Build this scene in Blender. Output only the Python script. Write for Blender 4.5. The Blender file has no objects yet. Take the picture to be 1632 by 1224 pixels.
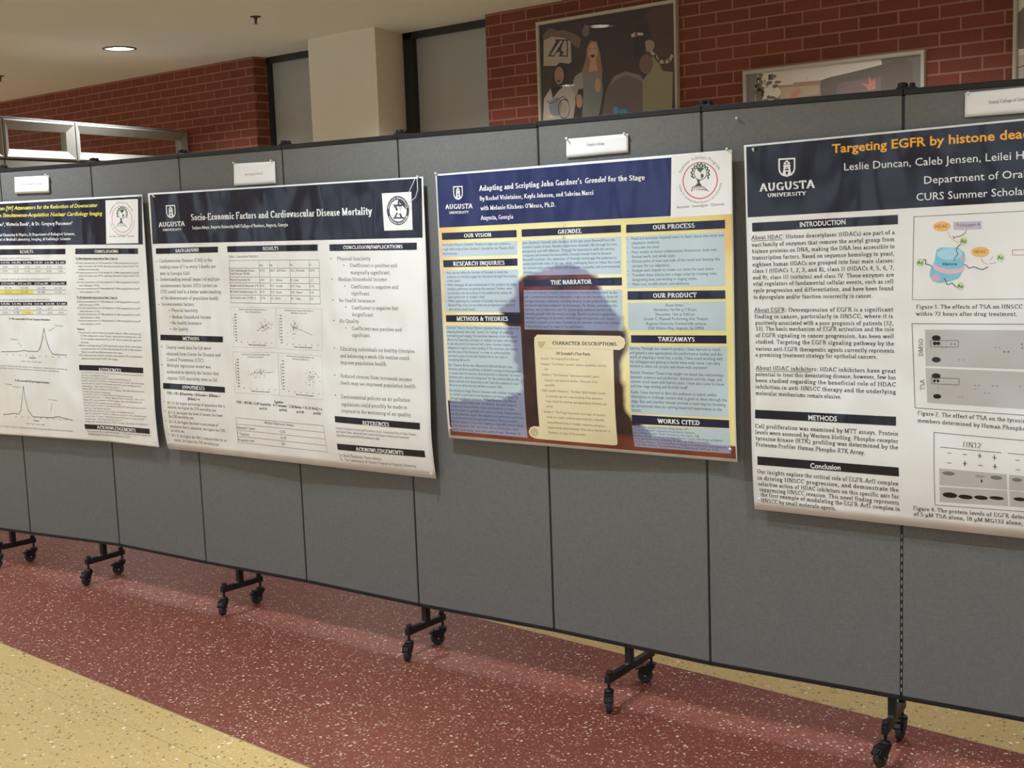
import bpy, math, random
from mathutils import Vector, Matrix

SC = bpy.context.scene
COL = SC.collection

# ------------------------------------------------------------------ camera
PITCH, ROLL, YAW, EYE = math.radians(7.4047), math.radians(-2.05598), math.radians(42.1182), 1.557
_rz = Matrix.Rotation(YAW, 3, 'Z')
_f = Vector((0, math.cos(PITCH), -math.sin(PITCH)))
_u = Vector((0, math.sin(PITCH), math.cos(PITCH)))
_r = Vector((1, 0, 0))
_c, _s = math.cos(ROLL), math.sin(ROLL)
_right, _up, _fwd = _rz @ (_c * _r + _s * _u), _rz @ (-_s * _r + _c * _u), _rz @ _f
cam_data = bpy.data.cameras.new('camera')
cam_data.sensor_width = 36.0
cam_data.lens = 2047.58 * 36.0 / 1632.0
cam_data.clip_start = 0.05
cam = bpy.data.objects.new('camera', cam_data)
COL.objects.link(cam)
m4 = Matrix((_right, _up, -_fwd)).transposed().to_4x4()
m4.translation = (0, 0, EYE)
cam.matrix_world = m4
SC.camera = cam

# ------------------------------------------------------------------ view, sky, lights
SC.view_settings.view_transform = 'Standard'
SC.view_settings.look = 'None'
SC.view_settings.gamma = 1.0
SC.view_settings.use_curve_mapping = False
SC.view_settings.exposure = 0.0
world = bpy.data.worlds.new('world')
SC.world = world
world.use_nodes = True
world.node_tree.nodes['Background'].inputs[0].default_value = (0.62, 0.78, 1.0, 1)
world.node_tree.nodes['Background'].inputs[1].default_value = 1.0

CEIL = 2.843
LAMP_W = 182.0          # each recessed downlight
FILL_W = 20.0           # soft fill lamp added at each unseen window behind the camera
LAMP_X = [-13.69, -10.99, -8.29, -5.59, -2.89, -0.19, 2.51]
LAMP_Y = [5.14, 2.2, -0.74, -3.68]
ROW_LEVEL = {5.14: 1.12, 2.2: 1.15, -0.74: 0.85, -3.68: 0.8}
WARM = (0.97, 1.065, 1.17)
WIN_X = [-11.0, -7.6, -4.2, -0.8, 2.6]
WIN_Y, WIN_W, WIN_Z0, WIN_Z1 = -5.0, 2.6, 0.5, 2.6

def add_light(name, kind, loc, energy, color):
    d = bpy.data.lights.new(name, kind)
    d.energy, d.color = energy, color
    o = bpy.data.objects.new(name, d)
    o.location = loc
    COL.objects.link(o)
    return o, d

for wx in WIN_X:  # area lamps added as soft fill from behind the camera
    o, d = add_light('window_fill', 'AREA', (wx, WIN_Y + 0.06, (WIN_Z0 + WIN_Z1) / 2), FILL_W, (0.92, 0.96, 1.0))
    d.shape, d.size, d.size_y = 'RECTANGLE', WIN_W, WIN_Z1 - WIN_Z0
    o.rotation_euler = (math.radians(90), 0, 0)
for ly in LAMP_Y:
    for lx in LAMP_X:
        o, d = add_light('downlight_beam', 'SPOT', (lx, ly, CEIL - 0.012), LAMP_W * ROW_LEVEL[ly], WARM)
        d.shadow_soft_size, d.spot_size, d.spot_blend = 0.07, math.radians(138), 0.8

# ------------------------------------------------------------------ helpers
def lin(c):
    return tuple((v / 12.92) if v <= 0.04045 else ((v + 0.055) / 1.055) ** 2.4 for v in c)

def rgb(r, g, b):
    return lin((r / 255.0, g / 255.0, b / 255.0))

def new_mat(name):
    m = bpy.data.materials.new(name)
    m.use_nodes = True
    return m, m.node_tree, m.node_tree.nodes['Principled BSDF']

def mat(name, color, rough=0.5, metal=0.0, spec=0.5, noise=0.0, nscale=40.0, bump=0.0):
    """Plain surface with a little procedural unevenness."""
    m, nt, p = new_mat(name)
    p.inputs['Roughness'].default_value = rough
    p.inputs['Metallic'].default_value = metal
    p.inputs['Specular IOR Level'].default_value = spec
    tc = nt.nodes.new('ShaderNodeTexCoord')
    n = nt.nodes.new('ShaderNodeTexNoise')
    n.inputs['Scale'].default_value = nscale
    n.inputs['Detail'].default_value = 4
    nt.links.new(tc.outputs['Object'], n.inputs['Vector'])
    mx = nt.nodes.new('ShaderNodeMix')
    mx.data_type = 'RGBA'
    mx.inputs['A'].default_value = (*[max(0, c * (1 - noise)) for c in color], 1)
    mx.inputs['B'].default_value = (*[min(1, c * (1 + noise)) for c in color], 1)
    nt.links.new(n.outputs['Fac'], mx.inputs['Factor'])
    nt.links.new(mx.outputs['Result'], p.inputs['Base Color'])
    if bump:
        b = nt.nodes.new('ShaderNodeBump')
        b.inputs['Strength'].default_value = bump
        b.inputs['Distance'].default_value = 0.002
        nt.links.new(n.outputs['Fac'], b.inputs['Height'])
        nt.links.new(b.outputs['Normal'], p.inputs['Normal'])
    return m

class MB:
    """Collects solids and links them as one mesh object."""
    def __init__(self):
        self.v, self.f, self.m, self.c = [], [], [], []
    def add(self, verts, faces, mi=0, col=None):
        b = len(self.v)
        self.v += [tuple(p) for p in verts]
        self.f += [tuple(b + i for i in f) for f in faces]
        self.m += [mi] * len(faces)
        if col is not None:
            self.c += [col] * len(verts)
    def box(self, x0, x1, y0, y1, z0, z1, M=None, mi=0):
        vs = [Vector((x, y, z)) for z in (z0, z1) for y in (y0, y1) for x in (x0, x1)]
        if M is not None:
            vs = [M @ v for v in vs]
        self.add(vs, [(0, 2, 3, 1), (4, 5, 7, 6), (0, 1, 5, 4), (2, 6, 7, 3), (0, 4, 6, 2), (1, 3, 7, 5)], mi)
    def lathe(self, prof, M=None, n=24, mi=0, caps=True):
        """prof: list of (radius, height) turned about local z."""
        vs, fs = [], []
        for r, h in prof:
            for k in range(n):
                a = 2 * math.pi * k / n
                v = Vector((r * math.cos(a), r * math.sin(a), h))
                vs.append(M @ v if M is not None else v)
        for i in range(len(prof) - 1):
            for k in range(n):
                k2 = (k + 1) % n
                fs.append((i * n + k, i * n + k2, (i + 1) * n + k2, (i + 1) * n + k))
        if caps:
            fs.append(tuple(reversed(range(n))))
            fs.append(tuple((len(prof) - 1) * n + k for k in range(n)))
        self.add(vs, fs, mi)
    def tube(self, pts, r, n=8, mi=0):
        pts = [Vector(p) for p in pts]
        rings = []
        for i, p in enumerate(pts):
            d = (pts[min(i + 1, len(pts) - 1)] - pts[max(i - 1, 0)]).normalized()
            a = d.orthogonal().normalized()
            b = d.cross(a)
            rings.append([p + r * (math.cos(2 * math.pi * k / n) * a + math.sin(2 * math.pi * k / n) * b) for k in range(n)])
        for i in range(1, len(rings)):      # keep the rings from twisting
            best = min(range(n), key=lambda s: sum((rings[i][(k + s) % n] - rings[i - 1][k]).length for k in range(n)))
            rings[i] = rings[i][best:] + rings[i][:best]
        vs = [v for ring in rings for v in ring]
        fs = [(i * n + k, i * n + (k + 1) % n, (i + 1) * n + (k + 1) % n, (i + 1) * n + k) for i in range(len(pts) - 1) for k in range(n)]
        fs += [tuple(reversed(range(n))), tuple((len(pts) - 1) * n + k for k in range(n))]
        self.add(vs, fs, mi)
    def prism(self, poly, M, depth, mi=0):
        """Outline in the local xz plane, extruded along local +y."""
        n = len(poly)
        vs = [M @ Vector((x, 0, z)) for x, z in poly] + [M @ Vector((x, depth, z)) for x, z in poly]
        fs = [tuple(range(n)), tuple(reversed(range(n, 2 * n)))]
        fs += [(i, n + i, n + (i + 1) % n, (i + 1) % n) for i in range(n)]
        self.add(vs, fs, mi)
    def build(self, name, mats, parent=None, smooth=False, bevel=0.0, solid=0.0):
        me = bpy.data.meshes.new(name)
        me.from_pydata(self.v, [], self.f)
        for m in (mats if isinstance(mats, (list, tuple)) else [mats]):
            me.materials.append(m)
        me.polygons.foreach_set('material_index', self.m)
        if self.c:
            at = me.color_attributes.new('ink', 'FLOAT_COLOR', 'POINT')
            at.data.foreach_set('color', [x for c in self.c for x in (c[0], c[1], c[2], 1.0)])
        if smooth:
            me.polygons.foreach_set('use_smooth', [True] * len(me.polygons))
        me.update()
        o = bpy.data.objects.new(name, me)
        COL.objects.link(o)
        if parent is not None:
            o.parent = parent
            o.matrix_parent_inverse = parent_inverse(parent)
        if bevel:
            b = o.modifiers.new('bevel', 'BEVEL')
            b.width, b.segments, b.limit_method = bevel, 2, 'ANGLE'
        if solid:
            s = o.modifiers.new('thickness', 'SOLIDIFY')
            s.thickness, s.offset = solid, -1.0
        return o

def world_of(o):
    m = Matrix.LocRotScale(o.location, o.rotation_euler, o.scale)
    return world_of(o.parent) @ o.matrix_parent_inverse @ m if o.parent else m

def parent_inverse(p):
    return world_of(p).inverted()

def tag(o, label, cat, group=None):
    o['label'], o['category'] = label, cat
    if group:
        o['group'] = group
    return o

def thing(name, label, cat, loc=(0, 0, 0), rotz=0.0, group=None):
    o = bpy.data.objects.new(name, None)
    o.empty_display_size = 0.05
    o.location, o.rotation_euler = loc, (0, 0, rotz)
    COL.objects.link(o)
    return tag(o, label, cat, group)

def struct(o):
    o['kind'] = 'structure'
    return o

def copy_thing(root, loc, rotz, label, group=None):
    """A copy of a thing with copies of its parts and sub-parts."""
    r = root.copy()
    COL.objects.link(r)
    r.location, r.rotation_euler = loc, (0, 0, rotz)
    r['label'] = label
    if group:
        r['group'] = group
    for ch in list(root.children):
        c = ch.copy()
        COL.objects.link(c)
        c.parent = r
        c.matrix_parent_inverse = ch.matrix_parent_inverse.copy()
        for g in list(ch.children):
            d = g.copy()
            COL.objects.link(d)
            d.parent = c
            d.matrix_parent_inverse = g.matrix_parent_inverse.copy()
    return r

# ------------------------------------------------------------------ materials
def brick_material():
    m, nt, p = new_mat('red_brick')
    tc = nt.nodes.new('ShaderNodeTexCoord')
    sep = nt.nodes.new('ShaderNodeSeparateXYZ')
    add = nt.nodes.new('ShaderNodeMath')
    add.operation = 'ADD'
    cmb = nt.nodes.new('ShaderNodeCombineXYZ')
    nt.links.new(tc.outputs['Object'], sep.inputs[0])
    nt.links.new(sep.outputs['X'], add.inputs[0])
    nt.links.new(sep.outputs['Y'], add.inputs[1])
    nt.links.new(add.outputs[0], cmb.inputs['X'])
    nt.links.new(sep.outputs['Z'], cmb.inputs['Y'])
    mp = nt.nodes.new('ShaderNodeMapping')
    mp.inputs['Location'].default_value = (BRICK_DX, BRICK_DZ, 0)
    nt.links.new(cmb.outputs[0], mp.inputs['Vector'])
    b = nt.nodes.new('ShaderNodeTexBrick')
    b.inputs['Scale'].default_value = 1.0
    b.inputs['Brick Width'].default_value = BRICK_W
    b.inputs['Row Height'].default_value = BRICK_H
    b.inputs['Mortar Size'].default_value = 0.0048
    b.inputs['Mortar Smooth'].default_value = 0.12
    b.inputs['Bias'].default_value = 0.0
    b.inputs['Color1'].default_value = (0.26, 0.068, 0.036, 1)
    b.inputs['Color2'].default_value = (0.215, 0.056, 0.031, 1)
    b.inputs['Mortar'].default_value = (0.40, 0.20, 0.145, 1)
    nt.links.new(mp.outputs[0], b.inputs['Vector'])
    n = nt.nodes.new('ShaderNodeTexNoise')
    n.inputs['Scale'].default_value = 55.0
    n.inputs['Detail'].default_value = 5
    nt.links.new(tc.outputs['Object'], n.inputs['Vector'])
    mx = nt.nodes.new('ShaderNodeMix')
    mx.data_type, mx.blend_type = 'RGBA', 'MULTIPLY'
    mx.inputs['Factor'].default_value = 0.35
    nt.links.new(b.outputs['Color'], mx.inputs['A'])
    nt.links.new(n.outputs['Color'], mx.inputs['B'])
    nt.links.new(mx.outputs['Result'], p.inputs['Base Color'])
    inv = nt.nodes.new('ShaderNodeMath')
    inv.operation = 'SUBTRACT'
    inv.inputs[0].default_value = 1.0
    nt.links.new(b.outputs['Fac'], inv.inputs[1])
    bp = nt.nodes.new('ShaderNodeBump')
    bp.inputs['Strength'].default_value = 0.5
    bp.inputs['Distance'].default_value = 0.004
    nt.links.new(inv.outputs[0], bp.inputs['Height'])
    nt.links.new(bp.outputs['Normal'], p.inputs['Normal'])
    p.inputs['Roughness'].default_value = 0.75
    p.inputs['Specular IOR Level'].default_value = 0.25
    return m

def terrazzo(name, base, base2, chips):
    """Ground stone: a coloured cement with chips of several sizes."""
    m, nt, p = new_mat(name)
    N, L = nt.nodes.new, nt.links.new
    tc = N('ShaderNodeTexCoord')
    warp = N('ShaderNodeTexNoise')
    warp.inputs['Scale'].default_value = 60.0
    L(tc.outputs['Object'], warp.inputs['Vector'])
    wm = N('ShaderNodeVectorMath')
    wm.operation = 'MULTIPLY_ADD'
    wm.inputs[1].default_value = (0.012, 0.012, 0.012)
    L(warp.outputs['Color'], wm.inputs[0])
    L(tc.outputs['Object'], wm.inputs[2])
    big = N('ShaderNodeTexNoise')
    big.inputs['Scale'].default_value = 2.2
    big.inputs['Detail'].default_value = 6
    L(tc.outputs['Object'], big.inputs['Vector'])
    mix = N('ShaderNodeMix')
    mix.data_type = 'RGBA'
    mix.inputs['A'].default_value = (*base, 1)
    mix.inputs['B'].default_value = (*base2, 1)
    L(big.outputs['Fac'], mix.inputs['Factor'])
    out = mix.outputs['Result']
    def layer(out, scale, amount, colors, radius, seed):
        v = N('ShaderNodeTexVoronoi')
        v.inputs['Scale'].default_value = scale
        v.inputs['Randomness'].default_value = 1.0
        off = N('ShaderNodeVectorMath')
        off.operation = 'ADD'
        off.inputs[1].default_value = (seed, seed * 1.7, 0.0)
        L(wm.outputs[0], off.inputs[0])
        fl = N('ShaderNodeVectorMath')
        fl.operation = 'MULTIPLY'
        fl.inputs[1].default_value = (1.0, 1.0, 0.0)
        L(off.outputs[0], fl.inputs[0])
        L(fl.outputs[0], v.inputs['Vector'])
        sp = N('ShaderNodeSeparateColor')
        L(v.outputs['Color'], sp.inputs[0])
        pick = N('ShaderNodeMath')
        pick.operation = 'LESS_THAN'
        pick.inputs[1].default_value = amount
        L(sp.outputs[0], pick.inputs[0])
        rad = N('ShaderNodeMath')
        rad.operation = 'MULTIPLY_ADD'
        rad.inputs[1].default_value = radius * 0.7
        rad.inputs[2].default_value = radius * 0.45
        L(sp.outputs[1], rad.inputs[0])
        near = N('ShaderNodeMath')
        near.operation = 'LESS_THAN'
        L(v.outputs['Distance'], near.inputs[0])
        L(rad.outputs[0], near.inputs[1])
        both = N('ShaderNodeMath')
        both.operation = 'MULTIPLY'
        L(pick.outputs[0], both.inputs[0])
        L(near.outputs[0], both.inputs[1])
        ramp = N('ShaderNodeValToRGB')
        ramp.color_ramp.interpolation = 'CONSTANT'
        el = ramp.color_ramp.elements
        while len(el) < len(colors):
            el.new(0.5)
        for i, c in enumerate(colors):
            el[i].position = i / len(colors)
            el[i].color = (*c, 1)
        L(sp.outputs[2], ramp.inputs[0])
        mx = N('ShaderNodeMix')
        mx.data_type = 'RGBA'
        L(both.outputs[0], mx.inputs['Factor'])
        L(out, mx.inputs['A'])
        L(ramp.outputs['Color'], mx.inputs['B'])
        return mx.outputs['Result']
    for k, (scale, amount, colors, radius) in enumerate(chips):
        out = layer(out, scale, amount, colors, radius, 3.1 * k)
    L(out, p.inputs['Base Color'])
    p.inputs['Roughness'].default_value = 0.42
    p.inputs['Specular IOR Level'].default_value = 0.2
    return m

def fabric_material():
    m, nt, p = new_mat('grey_panel_fabric')
    N, L = nt.nodes.new, nt.links.new
    tc = N('ShaderNodeTexCoord')
    mp = N('ShaderNodeMapping')
    mp.inputs['Scale'].default_value = (1.0, 1.0, 7.0)
    L(tc.outputs['Object'], mp.inputs['Vector'])
    n1 = N('ShaderNodeTexNoise')
    n1.inputs['Scale'].default_value = 58.0
    n1.inputs['Detail'].default_value = 3
    L(mp.outputs[0], n1.inputs['Vector'])
    mp2 = N('ShaderNodeMapping')
    mp2.inputs['Scale'].default_value = (7.0, 7.0, 1.0)
    L(tc.outputs['Object'], mp2.inputs['Vector'])
    n2 = N('ShaderNodeTexNoise')
    n2.inputs['Scale'].default_value = 58.0
    n2.inputs['Detail'].default_value = 3
    L(mp2.outputs[0], n2.inputs['Vector'])
    ad = N('ShaderNodeMath')
    ad.operation = 'ADD'
    L(n1.outputs['Fac'], ad.inputs[0])
    L(n2.outputs['Fac'], ad.inputs[1])
    hf = N('ShaderNodeMath')
    hf.operation = 'MULTIPLY'
    hf.inputs[1].default_value = 0.5
    L(ad.outputs[0], hf.inputs[0])
    mx = N('ShaderNodeMix')
    mx.data_type = 'RGBA'
    mx.inputs['A'].default_value = (0.098, 0.100, 0.096, 1)
    mx.inputs['B'].default_value = (0.236, 0.238, 0.231, 1)
    L(hf.outputs[0], mx.inputs['Factor'])
    L(mx.outputs['Result'], p.inputs['Base Color'])
    bp = N('ShaderNodeBump')
    bp.inputs['Strength'].default_value = 0.25
    bp.inputs['Distance'].default_value = 0.001
    L(hf.outputs[0], bp.inputs['Height'])
    L(bp.outputs['Normal'], p.inputs['Normal'])
    p.inputs['Roughness'].default_value = 0.92
    p.inputs['Specular IOR Level'].default_value = 0.1
    return m

def ink_material(name, rough, spec, ripple=0.0):
    """Printed paper: the ink colours come with the print."""
    m, nt, p = new_mat(name)
    a = nt.nodes.new('ShaderNodeAttribute')
    a.attribute_name = 'ink'
    nt.links.new(a.outputs['Color'], p.inputs['Base Color'])
    p.inputs['Roughness'].default_value = rough
    p.inputs['Specular IOR Level'].default_value = spec
    if ripple:
        tc = nt.nodes.new('ShaderNodeTexCoord')
        mp = nt.nodes.new('ShaderNodeMapping')
        mp.inputs['Scale'].default_value = (1.0, 1.0, 0.55)
        nt.links.new(tc.outputs['Object'], mp.inputs['Vector'])
        n = nt.nodes.new('ShaderNodeTexNoise')
        n.inputs['Scale'].default_value = 4.0
        n.inputs['Detail'].default_value = 2
        nt.links.new(mp.outputs[0], n.inputs['Vector'])
        b = nt.nodes.new('ShaderNodeBump')
        b.inputs['Strength'].default_value = 1.0
        b.inputs['Distance'].default_value = ripple
        nt.links.new(n.outputs['Fac'], b.inputs['Height'])
        nt.links.new(b.outputs['Normal'], p.inputs['Normal'])
    return m

def glass_material(name, refl=0.5, tint=(1, 1, 1)):
    m, nt, p = new_mat(name)
    nt.nodes.remove(p)
    out = nt.nodes['Material Output']
    tr = nt.nodes.new('ShaderNodeBsdfTransparent')
    tr.inputs['Color'].default_value = (*tint, 1)
    gl = nt.nodes.new('ShaderNodeBsdfGlossy')
    gl.inputs['Roughness'].default_value = 0.02
    fr = nt.nodes.new('ShaderNodeFresnel')
    fr.inputs['IOR'].default_value = 1.5
    mx = nt.nodes.new('ShaderNodeMixShader')
    ge = nt.nodes.new('ShaderNodeNewGeometry')
    inv = nt.nodes.new('ShaderNodeMath')       # only the outer faces of the pane mirror
    inv.operation = 'SUBTRACT'
    inv.inputs[0].default_value = 1.0
    nt.links.new(ge.outputs['Backfacing'], inv.inputs[1])
    mul = nt.nodes.new('ShaderNodeMath')
    mul.operation = 'MULTIPLY'
    nt.links.new(fr.outputs[0], mul.inputs[0])
    nt.links.new(inv.outputs[0], mul.inputs[1])
    nt.links.new(mul.outputs[0], mx.inputs[0])
    nt.links.new(tr.outputs[0], mx.inputs[1])
    nt.links.new(gl.outputs[0], mx.inputs[2])
    nt.links.new(mx.outputs[0], out.inputs['Surface'])
    return m

def lamp_material(name, color, strength):
    m, nt, p = new_mat(name)
    p.inputs['Base Color'].default_value = (0.9, 0.9, 0.9, 1)
    p.inputs['Emission Color'].default_value = (*color, 1)
    p.inputs['Emission Strength'].default_value = strength
    return m

BRICK_W, BRICK_H, BRICK_DX, BRICK_DZ = 0.213, 0.0659, 0.137, 0.0005
M_BRICK = brick_material()
M_CEIL = mat('painted_ceiling', (0.82, 0.825, 0.84), 0.9, noise=0.02, nscale=3, spec=0.1)
M_CREAM = mat('cream_plaster', (0.85, 0.785, 0.66), 0.85, noise=0.02, nscale=4, spec=0.2, bump=0.05)
M_WALL = mat('beige_plaster', (0.55, 0.50, 0.43), 0.85, noise=0.02, nscale=4, spec=0.2)
M_DARK = mat('dark_bronze_aluminium', (0.022, 0.021, 0.020), 0.45, noise=0.15, nscale=30)
M_FROST = mat('frosted_grey_glass', (0.42, 0.41, 0.38), 0.35, noise=0.04, nscale=2, spec=0.4)
_w = (0.80, 0.70, 0.60)
M_MAROON = terrazzo('maroon_terrazzo', (0.215, 0.066, 0.043), (0.16, 0.049, 0.032),
    [(150.0, 0.35, [(0.30, 0.13, 0.10), (0.10, 0.03, 0.022), (0.26, 0.10, 0.08)], 0.5),
     (125.0, 0.30, [(0.50, 0.37, 0.30), (0.42, 0.26, 0.20), (0.34, 0.17, 0.13)], 0.42),
     (88.0, 0.15, [(0.66, 0.53, 0.43), (0.78, 0.68, 0.56), (0.50, 0.34, 0.26)], 0.40)])
M_YELLOW = terrazzo('yellow_terrazzo', (0.56, 0.40, 0.165), (0.50, 0.355, 0.14),
    [(140.0, 0.30, [(0.60, 0.47, 0.24), (0.42, 0.29, 0.11), (0.62, 0.50, 0.30)], 0.5),
     (90.0, 0.16, [(0.22, 0.15, 0.06), (0.30, 0.20, 0.07), (0.16, 0.11, 0.05)], 0.46),
     (70.0, 0.05, [(0.74, 0.66, 0.48), (0.20, 0.14, 0.06), (0.80, 0.74, 0.60)], 0.40)])
M_STRIP = mat('divider_strip', (0.30, 0.24, 0.12), 0.4, noise=0.1)
M_FABRIC = fabric_material()
M_BLACK = mat('black_powder_coat', (0.011, 0.011, 0.012), 0.5, spec=0.35, noise=0.2, nscale=60)
M_RUBBER = mat('black_rubber', (0.030, 0.030, 0.032), 0.6, noise=0.2, nscale=80)
M_STEEL = mat('zinc_steel', (0.55, 0.55, 0.55), 0.3, metal=1.0, noise=0.1)
M_SILVER = mat('champagne_frame', (0.50, 0.46, 0.38), 0.45, noise=0.04, nscale=8)
M_ALMOND = mat('almond_frame', (0.31, 0.285, 0.24), 0.45, noise=0.03, nscale=5, spec=0.4)
M_PAPER = mat('white_card', (0.84, 0.84, 0.84), 0.7, noise=0.01, nscale=20)
M_INK = ink_material('poster_print', 0.2, 0.42, 0.045)
M_CARDINK = ink_material('card_print', 0.7, 0.3)
M_PHOTO = ink_material('photo_print', 0.5, 0.3)
M_GLASS = glass_material('picture_glass')
M_PANE = glass_material('clear_pane', tint=(0.94, 0.96, 0.95))
M_PIN = mat('clear_pin_plastic', (0.75, 0.76, 0.76), 0.2, noise=0.05)
M_LAMP = lamp_material('lamp_glow', (1.0, 0.95, 0.88), 9.0)
M_REFL = lamp_material('lit_reflector', (1.0, 0.96, 0.9), 0.8)
M_TRIM = mat('dark_trim_ring', (0.10, 0.085, 0.07), 0.5, noise=0.1)
M_BRASS = mat('sprinkler_bronze', (0.10, 0.065, 0.04), 0.4, metal=0.6, noise=0.2)

# ------------------------------------------------------------------ the setting
X0, X1, Y0, YB = -14.0, 5.0, -5.0, 6.2
FL_NEAR, FL_FAR = 2.211, 3.511          # edges of the maroon band
b = MB()
for y0, y1, mi in ((Y0, FL_NEAR, 1), (FL_NEAR, FL_FAR, 0), (FL_FAR, YB + 0.3, 1)):
    b.add([(X0, y0, 0), (X1, y0, 0), (X1, y1, 0), (X0, y1, 0), (X0, y0, -0.1), (X1, y0, -0.1), (X1, y1, -0.1), (X0, y1, -0.1)],
          [(0, 1, 2, 3), (7, 6, 5, 4), (0, 4, 5, 1), (2, 6, 7, 3), (1, 5, 6, 2), (3, 7, 4, 0)], mi)
struct(b.build('floor', [M_MAROON, M_YELLOW]))
b = MB()
b.box(X0, X1, FL_NEAR - 0.004, FL_NEAR, 0, 0.0006)
struct(b.build('trim_1', M_STRIP))
b = MB()
b.box(X0, X1, 2.0565, 2.0585, 0, 0.0005)
struct(b.build('trim_2', M_STRIP))
b = MB()
b.box(X0, X1, FL_FAR, FL_FAR + 0.004, 0, 0.0006)
struct(b.build('trim_3', M_STRIP))
b = MB()
b.box(X0, X1, Y0, YB + 0.3, CEIL, CEIL + 0.1)
struct(b.build('ceiling', M_CEIL))

BR_R, BR_L = -5.724, -8.158               # inner edges of the brick on both sides of the doors
b = MB()
b.box(BR_R, X1, YB, YB + 0.3, 0, CEIL)
struct(b.build('wall_back_right', M_BRICK))
b = MB()
b.box(X0, BR_L, YB, YB + 0.3, 0, CEIL)
struct(b.build('wall_back_left', M_BRICK))
b = MB()
plan = [(-7.205, 5.962), (-6.514, 5.966), (-6.630, YB + 0.132), (-6.630, YB + 0.3), (-7.205, YB + 0.3)]
b.add([(x, y, z) for z in (0, CEIL) for x, y in plan],
      [(4, 3, 2, 1, 0), (5, 6, 7, 8, 9)] + [(i, (i + 1) % 5, 5 + (i + 1) % 5, 5 + i) for i in range(5)])
b.box(BR_L, BR_R, YB + 0.28, YB + 0.3, 0, CEIL)
struct(b.build('wall_column', M_CREAM))
b = MB()
b.box(X0 - 0.1, X0, Y0, YB + 0.3, 0, CEIL)
struct(b.build('wall_left', M_WALL))
b = MB()
b.box(X1, X1 + 0.1, Y0, YB + 0.3, 0, CEIL)
struct(b.build('wall_right', M_WALL))
b = MB()                                   # unseen wall behind the camera, its windows added for soft fill
b.box(X0, X1, Y0 - 0.1, Y0, 0, WIN_Z0)
b.box(X0, X1, Y0 - 0.1, Y0, WIN_Z1, CEIL)
edges = [X0] + [e for wx in WIN_X for e in (wx - WIN_W / 2, wx + WIN_W / 2)] + [X1]
for i in range(0, len(edges), 2):
    b.box(edges[i], edges[i + 1], Y0 - 0.1, Y0, WIN_Z0, WIN_Z1)
struct(b.build('wall_front', M_WALL))
for i, wx in enumerate(WIN_X):
    w = struct(bpy.data.objects.new('window_%d' % (i + 3), None))
    COL.objects.link(w)
    b = MB()
    xa, xb = wx - WIN_W / 2, wx + WIN_W / 2
    for p in ((xa, xa + 0.06, WIN_Z0, WIN_Z1), (xb - 0.06, xb, WIN_Z0, WIN_Z1), (wx - 0.03, wx + 0.03, WIN_Z0, WIN_Z1), (xa, xb, WIN_Z0, WIN_Z0 + 0.06), (xa, xb, WIN_Z1 - 0.06, WIN_Z1)):
        b.box(p[0], p[1], Y0 - 0.08, Y0 - 0.03, p[2], p[3])
    b.build('window_frame', M_DARK, w)
    b = MB()
    b.box(xa, xb, Y0 - 0.058, Y0 - 0.052, WIN_Z0, WIN_Z1)
    b.build('window_pane', M_PANE, w)

YD = YB + 0.13                             # glazed bays between brick and column
def bay(name, xa, xb, left_post):
    w = struct(bpy.data.objects.new(name, None))
    COL.objects.link(w)
    b = MB()
    if left_post:
        b.box(xa, xa + 0.092, YD, YD + 0.1, 0, CEIL)
    b.box(xa, xb, YD, YD + 0.1, CEIL - 0.045, CEIL)
    b.box(xb - 0.02, xb + 0.0, YD + 0.02, YD + 0.1, 0, CEIL)
    b.box(xa, xb, YD, YD + 0.1, 0, 0.12)
    b.build('window_frame', M_DARK, w, bevel=0.003)
    b = MB()
    b.box(xa + 0.02, xb - 0.01, YD + 0.045, YD + 0.06, 0.1, CEIL - 0.03)
    b.build('window_pane', M_FROST, w)
bay('window_1', -8.235, -7.205, True)
bay('window_2', -6.632, -5.70, True)

# ------------------------------------------------------------------ glazed partition in front of the left brick wall
PA, PB = Vector((-8.335, 4.235, 0)), Vector((-9.05, 6.18, 0))
PU = (PB - PA).normalized()
PN = Vector((PU.y, -PU.x, 0))              # towards the hall
PM = Matrix((PU, -PN, Vector((0, 0, 1)))).transposed().to_4x4()
PM.translation = PA
part_root = thing('glazed_partition', 'almond framed glazed partition rising behind the divider in front of the brick wall', 'partition', PA)
def mitred_frame(u0, u1, z0, z1, w, name_glass=True):
    """Frame with a flat outer lip and a sloped face running in to the glass."""
    b = MB()
    lip, deep = 0.012, 0.045
    loops = [(0.0, 0.03), (0.0, -0.012), (lip, -0.018), (w, 0.012), (w, deep), (w - 0.01, 0.07), (0.0, 0.07)]
    vs = []
    for ins, y in loops:
        for u, z in ((u0 + ins, z0 + ins), (u1 - ins, z0 + ins), (u1 - ins, z1 - ins), (u0 + ins, z1 - ins)):
            vs.append(PM @ Vector((u, y, z)))
    fs = []
    for i in range(len(loops) - 1):
        for k in range(4):
            k2 = (k + 1) % 4
            fs.append((i * 4 + k, i * 4 + k2, (i + 1) * 4 + k2, (i + 1) * 4 + k))
    b.add(vs, fs)
    b.build('frame', M_ALMOND, part_root)
    g = MB()
    g.box(u0 + w - 0.005, u1 - w + 0.005, 0.03, 0.036, z0 + w - 0.005, z1 - w + 0.005, PM)
    g.build('glass_pane', M_PANE, part_root)
ZT_, ZJ_ = 2.338, 2.062
for u0, u1 in ((-1.30, -0.004), (0.0, 0.709), (0.715, 2.055)):
    mitred_frame(u0 + 0.003, u1 - 0.003, ZJ_ + 0.004, ZT_ - 0.006, 0.066)
b = MB()
for u0, u1 in ((-1.30, -0.004), (0.0, 0.709), (0.715, 2.055)):
    b.box(u0 + 0.003, u1 - 0.003, -0.006, 0.05, 0.0, ZJ_ - 0.004, PM)
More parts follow.
